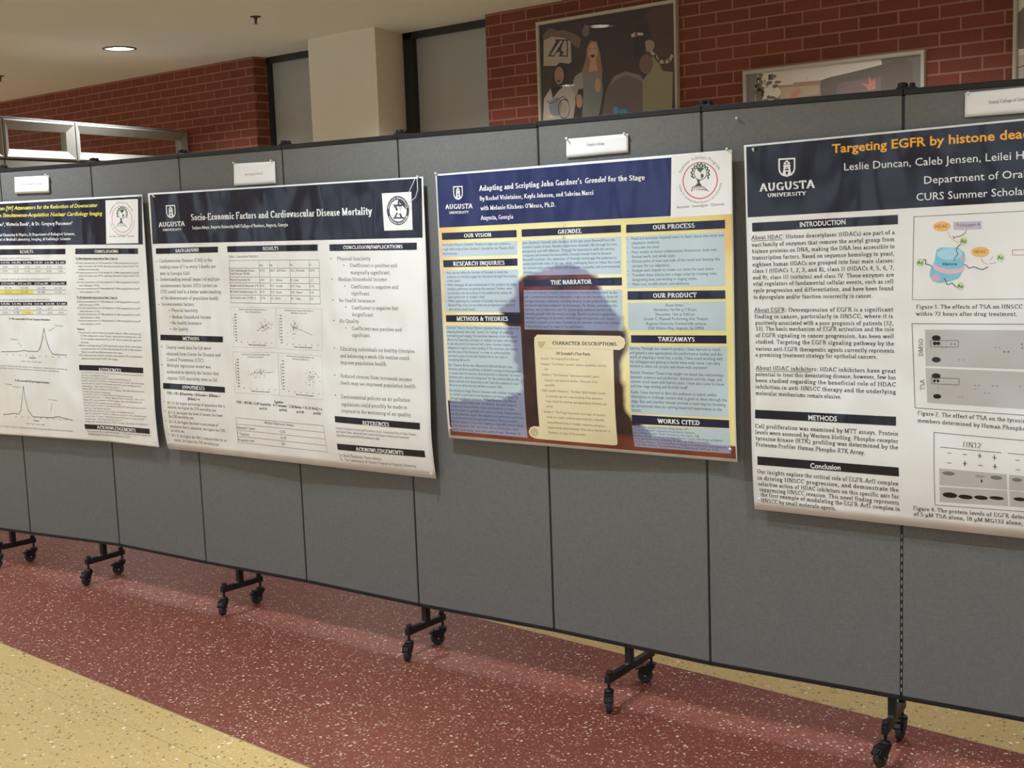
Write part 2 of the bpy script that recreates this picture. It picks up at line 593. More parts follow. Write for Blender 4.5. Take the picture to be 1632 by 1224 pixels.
b.build('base_panel', M_ALMOND, part_root, bevel=0.004)
b = MB()
b.box(-1.30, 2.055, 0.0, 0.06, ZT_ - 0.003, ZT_ + 0.008, PM)
b.build('top_cap', M_ALMOND, part_root, bevel=0.003)
b = MB()
b.box(-1.30, 2.05, 0.022, 0.045, 0.0, ZT_ - 0.004, PM)
for u in (-0.002, 0.712):
    pass
b2 = MB()
for u in (-0.004, 0.709):
    b2.box(u, u + 0.006, 0.0, 0.065, 0.0, ZT_ - 0.004, PM)
b2.box(-1.30, 2.055, 0.0, 0.06, ZJ_ - 0.004, ZJ_ + 0.004, PM)
b2.build('joint_gasket', M_DARK, part_root)

# ------------------------------------------------------------------ folding divider
JX = [(-6.768, 2.580), (-6.191, 2.705), (-5.617, 2.8278), (-5.0489, 2.9495), (-4.4648, 2.999), (-3.887, 3.0634), (-3.3001, 3.1041),
      (-2.7178, 3.1717), (-2.1208, 3.2072), (-1.5384, 3.2875), (-0.957, 3.3676), (-0.374, 3.430), (0.211, 3.480)]
PZ0, PZ1, RAIL_T, RAIL_B, THICK = 0.1812, 1.8372, 0.0165, 0.0115, 0.045
divider = thing('room_divider', 'long grey fabric folding room divider on black casters carrying the posters', 'room divider', (-3.9, 3.06, 0))

def frame_at(a, c):
    """Local frame of a panel: x along it, y into the room behind, z up."""
    A, B = Vector((*a, 0)), Vector((*c, 0))
    u = (B - A).normalized()
    M = Matrix((u, Vector((-u.y, u.x, 0)), Vector((0, 0, 1)))).transposed().to_4x4()
    M.translation = A
    return M, (B - A).length

GAP = 0.0038
for i in range(len(JX) - 1):
    M, w = frame_at(JX[i], JX[i + 1])
    up = 0.003 if i >= 7 else 0.0
    b = MB()
    b.box(GAP, w - GAP, 0.0, THICK, PZ0, PZ1 + up, M)
    pan = b.build('panel', M_FABRIC, divider, bevel=0.002)
    b = MB()
    b.box(0.001, w - 0.001, -0.0025, THICK + 0.0025, PZ1 + up, PZ1 + up + RAIL_T, M)
    b.build('top_rail', M_BLACK, pan, bevel=0.0015)
    b = MB()
    b.box(0.001, w - 0.001, -0.002, THICK + 0.002, PZ0 - RAIL_B, PZ0, M)
    b.build('bottom_rail', M_BLACK, pan, bevel=0.0012)
    b = MB()
    b.box(0.0, GAP + 0.001, 0.002, THICK - 0.002, PZ0, PZ1, M)
    b.box(w - GAP - 0.001, w, 0.002, THICK - 0.002, PZ0, PZ1, M)
    b.build('hinge_edge', M_BLACK, pan)
    if i == 9:                              # small pale blocks in the lower part of this hinge
        b = MB()
        for k in range(21):
            z = PZ0 + 0.012 + k * 0.0222
            b.box(-0.0005, 0.0012, -0.0005, 0.004, z, z + 0.011, M)
        b.build('hinge_blocks', M_SILVER, pan)

# latches that hold the panels in line, on top of the joints
for i in (1, 2, 3, 4, 5, 6, 8, 9, 10, 11):
    x, y = JX[i]
    M, w = frame_at(JX[i - 1], JX[i])
    M = M.copy()
    M.translation = Vector((x, y, 0))
    z = PZ1 + RAIL_T + (0.003 if i >= 8 else 0)
    b = MB()
    b.box(-0.022, 0.026, 0.006, 0.038, z, z + 0.005, M)
    T = M @ Matrix.Translation((-0.008, 0.022, z + 0.004))
    b.lathe([(0.011, 0), (0.0135, 0.003), (0.0135, 0.010), (0.011, 0.0135), (0.004, 0.0145)], T, 16)
    T = M @ Matrix.Translation((0.017, 0.022, z + 0.004))
    b.lathe([(0.006, 0), (0.008, 0.003), (0.008, 0.009), (0.005, 0.012)], T, 14)
    b.build('hinge_latch', M_BLACK, divider, bevel=0.001)

# feet: front end, rear end of each cross bar on the floor plan, joint they hang from, wheel positions
FEET = [((-6.83, 2.49), (-6.82, 2.66), (-6.83, 2.46), (-6.83, 2.63)),
        ((-5.772, 2.75), (-5.770, 2.916), (-5.79, 2.715), (-5.776, 2.879)),
        ((-5.168, 2.857), (-5.192, 3.041), (-5.155, 2.829), (-5.206, 3.009)),
        ((-4.289, 2.955), (-4.293, 3.139), (-4.284, 2.961), (-4.291, 3.094)),
        ((-3.278, 3.027), (-3.297, 3.217), (-3.267, 3.007), (-3.315, 3.187)),
        ((-2.414, 3.075), (-2.450, 3.352), (-2.398, 3.052), (-2.468, 3.339)),
        ((-1.553, 3.220), (-1.598, 3.422), (-1.557, 3.200), (-1.586, 3.356)),
        ((-0.66, 3.29), (-0.69, 3.49), (-0.65, 3.27), (-0.69, 3.46))]
def caster(end, contact, spin):
    """Swivel caster under the end of a cross bar."""
    ex, ey = end
    wx, wy = contact
    d = Vector((wx - ex, wy - ey, 0))
    if d.length < 0.012:
        d = Vector((math.cos(spin), math.sin(spin), 0)) * 0.02
    a = math.atan2(d.y, d.x)
    t = 0.021
    M = Matrix.Translation((ex, ey, 0)) @ Matrix.Rotation(a + spin * 0.0, 4, 'Z')
    R = 0.026
    b = MB()
    b.lathe([(0.005, 0.062), (0.005, 0.095)], M, 12)
    b.lathe([(0.013, 0.057), (0.0155, 0.060), (0.0155, 0.065), (0.009, 0.069)], M, 18)
    hood = [(-0.012, 0.056), (-0.010, 0.060), (0.012, 0.061), (t + 0.012, 0.055), (t + 0.024, 0.042), (t + 0.020, 0.034), (t + 0.008, 0.030), (t + 0.004, 0.022), (t - 0.006, 0.022), (-0.004, 0.044)]
    for yy in (-0.0145, 0.0115):
        b.prism(hood, M @ Matrix.Translation((0, yy, 0)), 0.003)
    b.box(-0.010, t + 0.014, -0.0145, 0.0145, 0.0555, 0.0595, M)
    fork = b.build('caster_fork', M_BLACK, divider, bevel=0.0008)
    W = M @ Matrix.Translation((t, 0, R)) @ Matrix.Rotation(math.radians(90), 4, 'X')
    b = MB()
    b.lathe([(0.006, -0.0095), (0.017, -0.0085), (0.0215, -0.0095), (0.0250, -0.0075), (0.026, -0.003), (0.026, 0.003), (0.0250, 0.0075), (0.0215, 0.0095), (0.017, 0.0085), (0.006, 0.0095)], W, 28)
    b.build('wheel', M_RUBBER, fork, smooth=False)
    b = MB()
    b.lathe([(0.0035, -0.0165), (0.0035, 0.0165)], W, 12)
    b.build('axle', M_STEEL, fork)
    b = MB()
    P = M @ Matrix.Translation((t + 0.016, 0, 0.052)) @ Matrix.Rotation(math.radians(24), 4, 'Y')
    b.box(-0.004, 0.018, -0.010, 0.010, -0.002, 0.002, P)
    b.build('brake_pedal', M_BLACK, fork, bevel=0.0008)
for k, (fe, re, fw, rw) in enumerate(FEET):
    F, R_ = Vector((*fe, 0)), Vector((*re, 0))
    u = (R_ - F).normalized()
    M = Matrix((u, Vector((-u.y, u.x, 0)), Vector((0, 0, 1)))).transposed().to_4x4()
    M.translation = F
    L = (R_ - F).length
    # where the bar passes under the panels
    tpost = L / 2
    for i in range(len(JX) - 1):
        A, B = Vector((*JX[i], 0)), Vector((*JX[i + 1], 0))
        d = B - A
        den = u.x * d.y - u.y * d.x
        if abs(den) > 1e-9:
            s = ((A.x - F.x) * d.y - (A.y - F.y) * d.x) / den
            q = ((A.x - F.x) * u.y - (A.y - F.y) * u.x) / den
            if -0.01 <= q <= 1.01:
                tpost = s + THICK * 0.45
    b = MB()
    b.box(-0.010, L + 0.010, -0.0095, 0.0095, 0.089, 0.113, M)
    b.box(tpost - 0.012, tpost + 0.012, -0.011, 0.011, 0.112, PZ0 - RAIL_B, M)
    b.build('foot', M_BLACK, divider, bevel=0.0015)
    b = MB()
    b.box(tpost - 0.024, tpost - 0.012, -0.0075, 0.0075, 0.113, 0.116, M)
    b.build('foot_plate', M_STEEL, divider)
    for end, tt in ((fe, 0.004), (re, L - 0.004)):
        b = MB()
        T = M @ Matrix.Translation((tt, 0, 0.113))
        b.lathe([(0.0095, 0), (0.0105, 0.002), (0.0105, 0.009), (0.008, 0.014), (0.004, 0.015)], T, 14)
        b.build('stem_nut', M_BLACK, divider)
    caster(fe, fw, -1.9 + 0.3 * k)
    caster(re, rw, -1.2 + 0.5 * k)

# ------------------------------------------------------------------ lettering
# A small book face drawn with a broad nib: l = line, i = stem with serifs, a = arc, s = serif, d = dot.
GLYPHS = {
'A': (.64, "l.07,0,.32,.66 l.32,.66,.57,0 l.16,.22,.48,.22 s.07,0 s.57,0"),
'B': (.56, "i.13,0,.66 l.13,.66,.3,.66 a.3,.51,.14,.15,90,-90 l.13,.36,.32,.36 a.32,.18,.16,.18,90,-90 l.13,0,.32,0"),
'C': (.6, "a.34,.33,.25,.33,45,315 l.52,.66,.52,.5"),
'D': (.64, "i.13,0,.66 l.13,.66,.28,.66 a.28,.33,.28,.33,90,-90 l.13,0,.28,0"),
'E': (.55, "i.13,0,.66 l.13,.66,.47,.66,.47,.55 l.13,.35,.36,.35 l.13,0,.48,0,.5,.12"),
'F': (.52, "i.13,0,.66 l.13,.66,.46,.66,.46,.55 l.13,.34,.36,.34"),
'G': (.65, "a.34,.33,.26,.33,45,330 l.55,0,.55,.28 l.45,.28,.62,.28"),
'H': (.66, "i.14,0,.66 i.52,0,.66 l.14,.35,.52,.35"),
'I': (.32, "i.16,0,.66"),
'J': (.38, "l.25,.66,.25,.14 a.14,.14,.11,.14,0,-160 s.25,.66"),
'K': (.64, "i.13,0,.66 l.15,.28,.5,.66 l.25,.38,.56,0 s.5,.66 s.56,0"),
'L': (.54, "i.13,0,.66 l.13,0,.47,0,.48,.14"),
'M': (.8, "i.14,0,.66 i.66,0,.66 l.14,.66,.4,.05 l.4,.05,.66,.66"),
'N': (.66, "i.13,0,.66 i.53,0,.66 l.13,.66,.53,0"),
'O': (.66, "a.33,.33,.27,.33,0,360"),
'P': (.53, "i.13,0,.66 l.13,.66,.28,.66 a.28,.48,.18,.18,90,-90 l.13,.3,.28,.3"),
'Q': (.66, "a.33,.33,.27,.33,0,360 l.33,.1,.42,-.1,.6,-.14"),
'R': (.6, "i.13,0,.66 l.13,.66,.28,.66 a.28,.49,.17,.17,90,-90 l.13,.32,.28,.32 l.28,.32,.52,0 s.54,0"),
'S': (.5, "a.25,.49,.17,.16,30,270 a.25,.17,.18,.17,90,-150"),
'T': (.56, "i.28,0,.64 l.05,.53,.05,.66,.51,.66,.51,.53"),
'U': (.66, "l.14,.66,.14,.24 a.33,.24,.19,.24,180,360 l.52,.24,.52,.66 s.14,.66 s.52,.66"),
'V': (.62, "l.07,.66,.31,0 l.31,0,.55,.66 s.07,.66 s.55,.66"),
'W': (.86, "l.07,.66,.25,0 l.25,0,.43,.6 l.43,.6,.6,0 l.6,0,.79,.66 s.07,.66 s.43,.63 s.79,.66"),
'X': (.62, "l.08,.66,.54,0 l.54,.66,.08,0 s.08,.66 s.54,.66 s.08,0 s.54,0"),
'Y': (.62, "l.07,.66,.31,.32 l.55,.66,.31,.32 l.31,.32,.31,0 s.07,.66 s.55,.66 s.31,0"),
'Z': (.56, "l.06,.54,.07,.66,.5,.66,.06,0,.51,0,.52,.12"),
'a': (.44, "a.21,.32,.12,.12,150,0 l.33,.32,.33,.05,.41,.02 a.19,.12,.13,.12,70,320 l.2,.25,.33,.28"),
'b': (.5, "l.12,.68,.12,0 a.27,.22,.16,.22,150,-150 s.09,.68"),
'c': (.42, "a.24,.22,.16,.22,40,320"),
'd': (.5, "l.37,.68,.37,0 a.22,.22,.16,.22,30,330 s.34,.68 s.41,0"),
'e': (.43, "a.23,.22,.16,.22,0,315 l.07,.24,.39,.24"),
'f': (.32, "l.15,0,.15,.56 a.25,.56,.1,.12,180,50 l.04,.43,.28,.43 s.15,0"),
'g': (.46, "a.22,.3,.14,.14,0,360 l.34,.41,.44,.42 a.22,-.08,.16,.11,0,360 l.15,.17,.12,.08,.28,.03"),
'h': (.5, "i.13,0,.68 a.25,.3,.12,.14,170,0 l.37,.3,.37,0 s.37,0"),
'i': (.27, "i.13,0,.43 d.13,.6"),
'j': (.28, "l.15,.43,.15,-.1 a.05,-.1,.1,.1,0,-120 d.15,.6 s.13,.43"),
'k': (.5, "i.13,0,.68 l.15,.2,.38,.43 l.24,.27,.42,0 s.4,.43 s.43,0"),
'l': (.27, "i.13,0,.68"),
'm': (.75, "i.13,0,.43 a.25,.3,.12,.14,170,0 l.37,.3,.37,0 s.37,0 a.5,.3,.12,.14,170,0 l.62,.3,.62,0 s.62,0"),
'n': (.5, "i.13,0,.43 a.25,.3,.12,.14,170,0 l.37,.3,.37,0 s.37,0"),
'o': (.48, "a.24,.22,.17,.22,0,360"),
'p': (.5, "i.13,-.2,.43 a.28,.22,.15,.22,140,-140"),
'q': (.5, "i.37,-.2,.43 a.22,.22,.15,.22,40,320"),
'r': (.35, "i.13,0,.43 a.25,.3,.12,.13,170,50"),
's': (.37, "a.18,.325,.11,.11,40,270 a.18,.11,.12,.11,90,-150"),
't': (.29, "l.14,.56,.14,.1 a.23,.1,.09,.1,180,310 l.03,.43,.27,.43"),
'u': (.5, "l.12,.43,.12,.15 a.24,.15,.12,.15,180,350 l.37,.43,.37,0 s.1,.43 s.35,.43 s.4,0"),
'v': (.46, "l.06,.43,.23,0 l.23,0,.4,.43 s.06,.43 s.4,.43"),
'w': (.68, "l.06,.43,.2,0 l.2,0,.34,.4 l.34,.4,.47,0 l.47,0,.62,.43 s.06,.43 s.33,.43 s.62,.43"),
'x': (.46, "l.06,.43,.4,0 l.39,.43,.06,0 s.06,.43 s.4,.43 s.06,0 s.4,0"),
'y': (.46, "l.06,.43,.23,0 l.4,.43,.2,-.14,.1,-.2 s.06,.43 s.4,.43"),
'z': (.42, "l.06,.35,.06,.43,.36,.43,.05,0,.37,0,.37,.09"),
'0': (.48, "a.24,.33,.17,.33,0,360"), '1': (.4, "l.1,.55,.22,.66,.22,0 s.22,0"),
'2': (.48, "a.23,.48,.16,.18,160,-30 l.37,.39,.07,0,.42,0"), '3': (.48, "a.21,.5,.15,.16,150,-90 a.21,.17,.18,.17,90,-150"),
'4': (.48, "l.32,0,.32,.66,.05,.2,.44,.2"), '5': (.48, "l.4,.66,.13,.66,.1,.38 a.2,.21,.19,.21,120,-150"),
'6': (.48, "a.24,.21,.17,.21,0,360 l.07,.21,.12,.45,.36,.66"), '7': (.48, "l.06,.55,.07,.66,.42,.66,.2,0"),
'8': (.48, "a.24,.5,.14,.15,0,360 a.24,.17,.17,.17,0,360"), '9': (.48, "a.23,.45,.17,.21,0,360 l.4,.45,.35,.2,.1,0"),
'.': (.24, "d.12,.03"), ',': (.24, "d.12,.03 l.14,.02,.08,-.1"), ':': (.26, "d.13,.03 d.13,.36"), ';': (.26, "d.13,.36 d.13,.03 l.15,.02,.09,-.1"),
'-': (.33, "l.05,.22,.28,.22"), '+': (.55, "l.05,.3,.5,.3 l.27,.08,.27,.52"), '=': (.55, "l.05,.22,.5,.22 l.05,.38,.5,.38"),
'/': (.3, "l.03,-.05,.27,.68"), '<': (.55, "l.48,.08,.08,.3,.48,.52"), '>': (.55, "l.08,.08,.48,.3,.08,.52"),
'(': (.32, "a.34,.27,.22,.43,125,235"), ')': (.32, "a-.02,.27,.22,.43,55,-55"), '[': (.32, "l.26,.7,.12,.7,.12,-.14,.26,-.14"), ']': (.32, "l.06,.7,.2,.7,.2,-.14,.06,-.14"),
"'": (.2, "l.1,.68,.09,.5"), '"': (.34, "l.1,.68,.09,.5 l.23,.68,.22,.5"), '%': (.76, "a.19,.5,.11,.16,0,360 a.57,.16,.11,.16,0,360 l.2,0,.56,.66"),
'$': (.48, "a.25,.49,.15,.14,30,270 a.25,.19,.15,.16,90,-150 l.25,-.05,.25,.73"), '&': (.74, "l.65,.42,.4,.06 a.26,.17,.19,.17,-45,-250 l.2,.33,.4,.5 a.3,.53,.1,.12,-10,210 l.22,.45,.6,.02 s.64,.43"),
'?': (.42, "a.2,.49,.14,.16,160,-60 l.25,.35,.2,.18 d.2,.03"), '!': (.28, "l.14,.66,.14,.18 d.14,.03"), '\u00b7': (.25, "d.12,.28"),
'\u00b5': (.5, "l.12,.43,.12,-.2 a.24,.15,.12,.15,180,350 l.37,.43,.37,0 s.4,0"), '\u03b2': (.5, "l.12,-.18,.12,.5 a.25,.5,.13,.17,180,-60 a.25,.18,.16,.18,80,-150"), '\u00b2': (.32, "a.14,.58,.09,.09,160,-30 l.22,.54,.05,.38,.26,.38"),
'\u00b3': (.32, "a.14,.6,.08,.08,150,-90 a.14,.46,.1,.1,90,-150"), '\u00b9': (.26, "l.06,.62,.14,.68,.14,.36"), ' ': (.25, ""),
}
NIB = {'r': (.074, .034, .02), 'h': (.098, .044, .03), 'b': (.152, .050, .03), 'i': (.152, .050, .03)}
_gcache = {}
def hull(pts):
    pts = sorted(set((round(x, 5), round(y, 5)) for x, y in pts))
    if len(pts) < 3:
        return pts
    def half(ps):
        o = []
        for p in ps:
            while len(o) > 1 and (o[-1][0] - o[-2][0]) * (p[1] - o[-2][1]) - (o[-1][1] - o[-2][1]) * (p[0] - o[-2][0]) <= 0:
                o.pop()
            o.append(p)
        return o[:-1]
    return half(pts) + half(pts[::-1])

def serif_glyph(ch, st):
    key = (ch, st)
    if key in _gcache:
        return _gcache[key]
    adv, src = GLYPHS.get(ch, GLYPHS['o'])
    a, bq, extra = NIB[st]
    hx, hy = a / 2, bq / 2
    polys = []
    def sweep(p, q, hx=hx, hy=hy):
        polys.append(hull([(x + dx, y + dy) for x, y in (p, q) for dx in (-hx, hx) for dy in (-hy, hy)]))
    def serif(x, y):
        yy = y + hy if y < 0.05 else y - hy
        w = 0.085 + extra * .6
        polys.append([(x - w, yy - hy), (x + w, yy - hy), (x + w, yy + hy), (x - w, yy + hy)])
    for tok in src.split():
        v = [float(k) for k in tok[1:].split(',')]
        c = tok[0]
        if c == 'l':
            for i in range(0, len(v) - 2, 2):
                p, q = (v[i], v[i + 1]), (v[i + 2], v[i + 3])
                p = (p[0], min(max(p[1], -.21 + hy), .68 - hy) if abs(p[1]) > 1e-6 else hy)
                q = (q[0], min(max(q[1], -.21 + hy), .68 - hy) if abs(q[1]) > 1e-6 else hy)
                sweep(p, q)
        elif c == 'i':
            x, y0, y1 = v
            polys.append([(x - hx, y0), (x + hx, y0), (x + hx, y1), (x - hx, y1)])
            serif(x, y0 if y0 > -.1 else -.2 + bq)
            serif(x, y1)
        elif c == 's':
            serif(*v)
        elif c == 'd':
            x, y = v
            r = hx * 0.95 + .01
            polys.append([(x - r, y - r * .6), (x, y - r), (x + r, y - r * .6), (x + r, y + r * .6), (x, y + r), (x - r, y + r * .6)])
        elif c == 'a':
            cx, cy, rx, ry, a0, a1 = v
            n = max(3, int(abs(a1 - a0) / 36))
            rx, ry = max(rx - hx * .35, .02), max(ry - hy, .02)
            P = [(cx + rx * math.cos(math.radians(a0 + (a1 - a0) * k / n)), cy + ry * math.sin(math.radians(a0 + (a1 - a0) * k / n))) for k in range(n + 1)]
            for k in range(n):
                sweep(P[k], P[k + 1])
    if st == 'i':
        polys = [[(x + .2 * y, y) for x, y in p] for p in polys]
    _gcache[key] = (adv + (extra if ch != ' ' else 0), polys)
    return _gcache[key]

def serif_text(txt, st):
    x, out = 0.0, []
    for ch in txt:
        adv, polys = serif_glyph(ch, st)
        out.append((x, adv, polys))
        x += adv
    return x, out

_scache = {}
def sans_text(txt, bold, slant):
    """Plain sans lettering as flat polygons, one cap height = 0.66."""
    key = (txt, bold, slant)
    if key in _scache:
        return _scache[key]
    cu = bpy.data.curves.new('letters', 'FONT')
    cu.body = txt
    cu.size = 1.0
    cu.resolution_u = 2
    cu.offset = 0.020 if bold else 0.0
    cu.shear = 0.25 if slant else 0.0
    ob = bpy.data.objects.new('letters', cu)
    COL.objects.link(ob)
    dg = bpy.context.evaluated_depsgraph_get()
    me = ob.evaluated_get(dg).to_mesh()
    k = 0.66 / SANS_CAP
    vs = [(v.co.x * k, v.co.y * k) for v in me.vertices]
    fs = [tuple(p.vertices) for p in me.polygons]
    ob.evaluated_get(dg).to_mesh_clear()
    bpy.data.objects.remove(ob)
    bpy.data.curves.remove(cu)
    x0 = min((v[0] for v in vs), default=0)
    x1 = max((v[0] for v in vs), default=1)
    _scache[key] = ([(x - x0, y) for x, y in vs], fs, x1 - x0)
    return _scache[key]
SANS_CAP = 1.0
SANS_CAP = max(y for x, y in sans_text('H', False, False)[0]) / 0.66
_scache.clear()

# ------------------------------------------------------------------ printed sheets
INKS = {'K': rgb(62, 62, 64), 'N': rgb(20, 20, 40), 'B': rgb(26, 36, 90), 'n': rgb(18, 18, 34), 'm': rgb(20, 24, 60), 'w': rgb(240, 240, 240), 'k': rgb(84, 82, 80), 'd': rgb(66, 58, 54),
        'g': rgb(120, 120, 122), 'G': rgb(205, 204, 203), 's': rgb(60, 60, 72), 'y': rgb(250, 178, 40), 'Y': rgb(232, 222, 100), 'u': rgb(46, 58, 84),
        'c': rgb(232, 220, 184), 'C': rgb(200, 186, 148), 'r': rgb(200, 92, 92), 'o': rgb(74, 60, 50), 'f': rgb(66, 92, 56), '0': rgb(160, 156, 153),
        '1': rgb(128, 196, 222), '2': rgb(172, 218, 236), '3': rgb(228, 188, 200), '4': rgb(200, 218, 170), '5': rgb(206, 180, 206), '6': rgb(240, 186, 104),
        '7': rgb(226, 176, 160), '8': rgb(196, 188, 210), '9': rgb(190, 188, 187), 'x': rgb(22, 20, 20),
        'a0': rgb(52, 42, 44), 'a1': rgb(74, 48, 48), 'a2': rgb(98, 88, 90), 'a3': rgb(126, 118, 122), 'a4': rgb(110, 86, 76), 'a5': rgb(40, 32, 34), 'a6': rgb(168, 152, 138),
        'a7': rgb(150, 116, 102), 'a8': rgb(176, 164, 156), 'a9': rgb(126, 132, 136), 'b0': rgb(142, 104, 74), 'b1': rgb(178, 138, 116), 'b2': rgb(150, 142, 132),
        'b3': rgb(118, 124, 124), 'b4': rgb(190, 178, 172), 'b5': rgb(120, 56, 50), 'b6': rgb(150, 128, 110), 'b7': rgb(166, 156, 142), 'b8': rgb(138, 130, 106),
        'b9': rgb(70, 140, 178), 'c0': rgb(112, 104, 98), 'c1': rgb(206, 196, 182), 'c2': rgb(104, 94, 80), 'c3': rgb(158, 118, 106), 'c4': rgb(172, 156, 126),
        'c5': rgb(102, 92, 84), 'c6': rgb(122, 104, 100), 'c7': rgb(190, 122, 108)}
for k_ in list(INKS):
    if len(k_) == 2:                          # the wall photographs are printed a little lighter
        INKS[k_] = tuple(min(.9, c * 1.25 + .008) for c in INKS[k_])
PRINT = {}
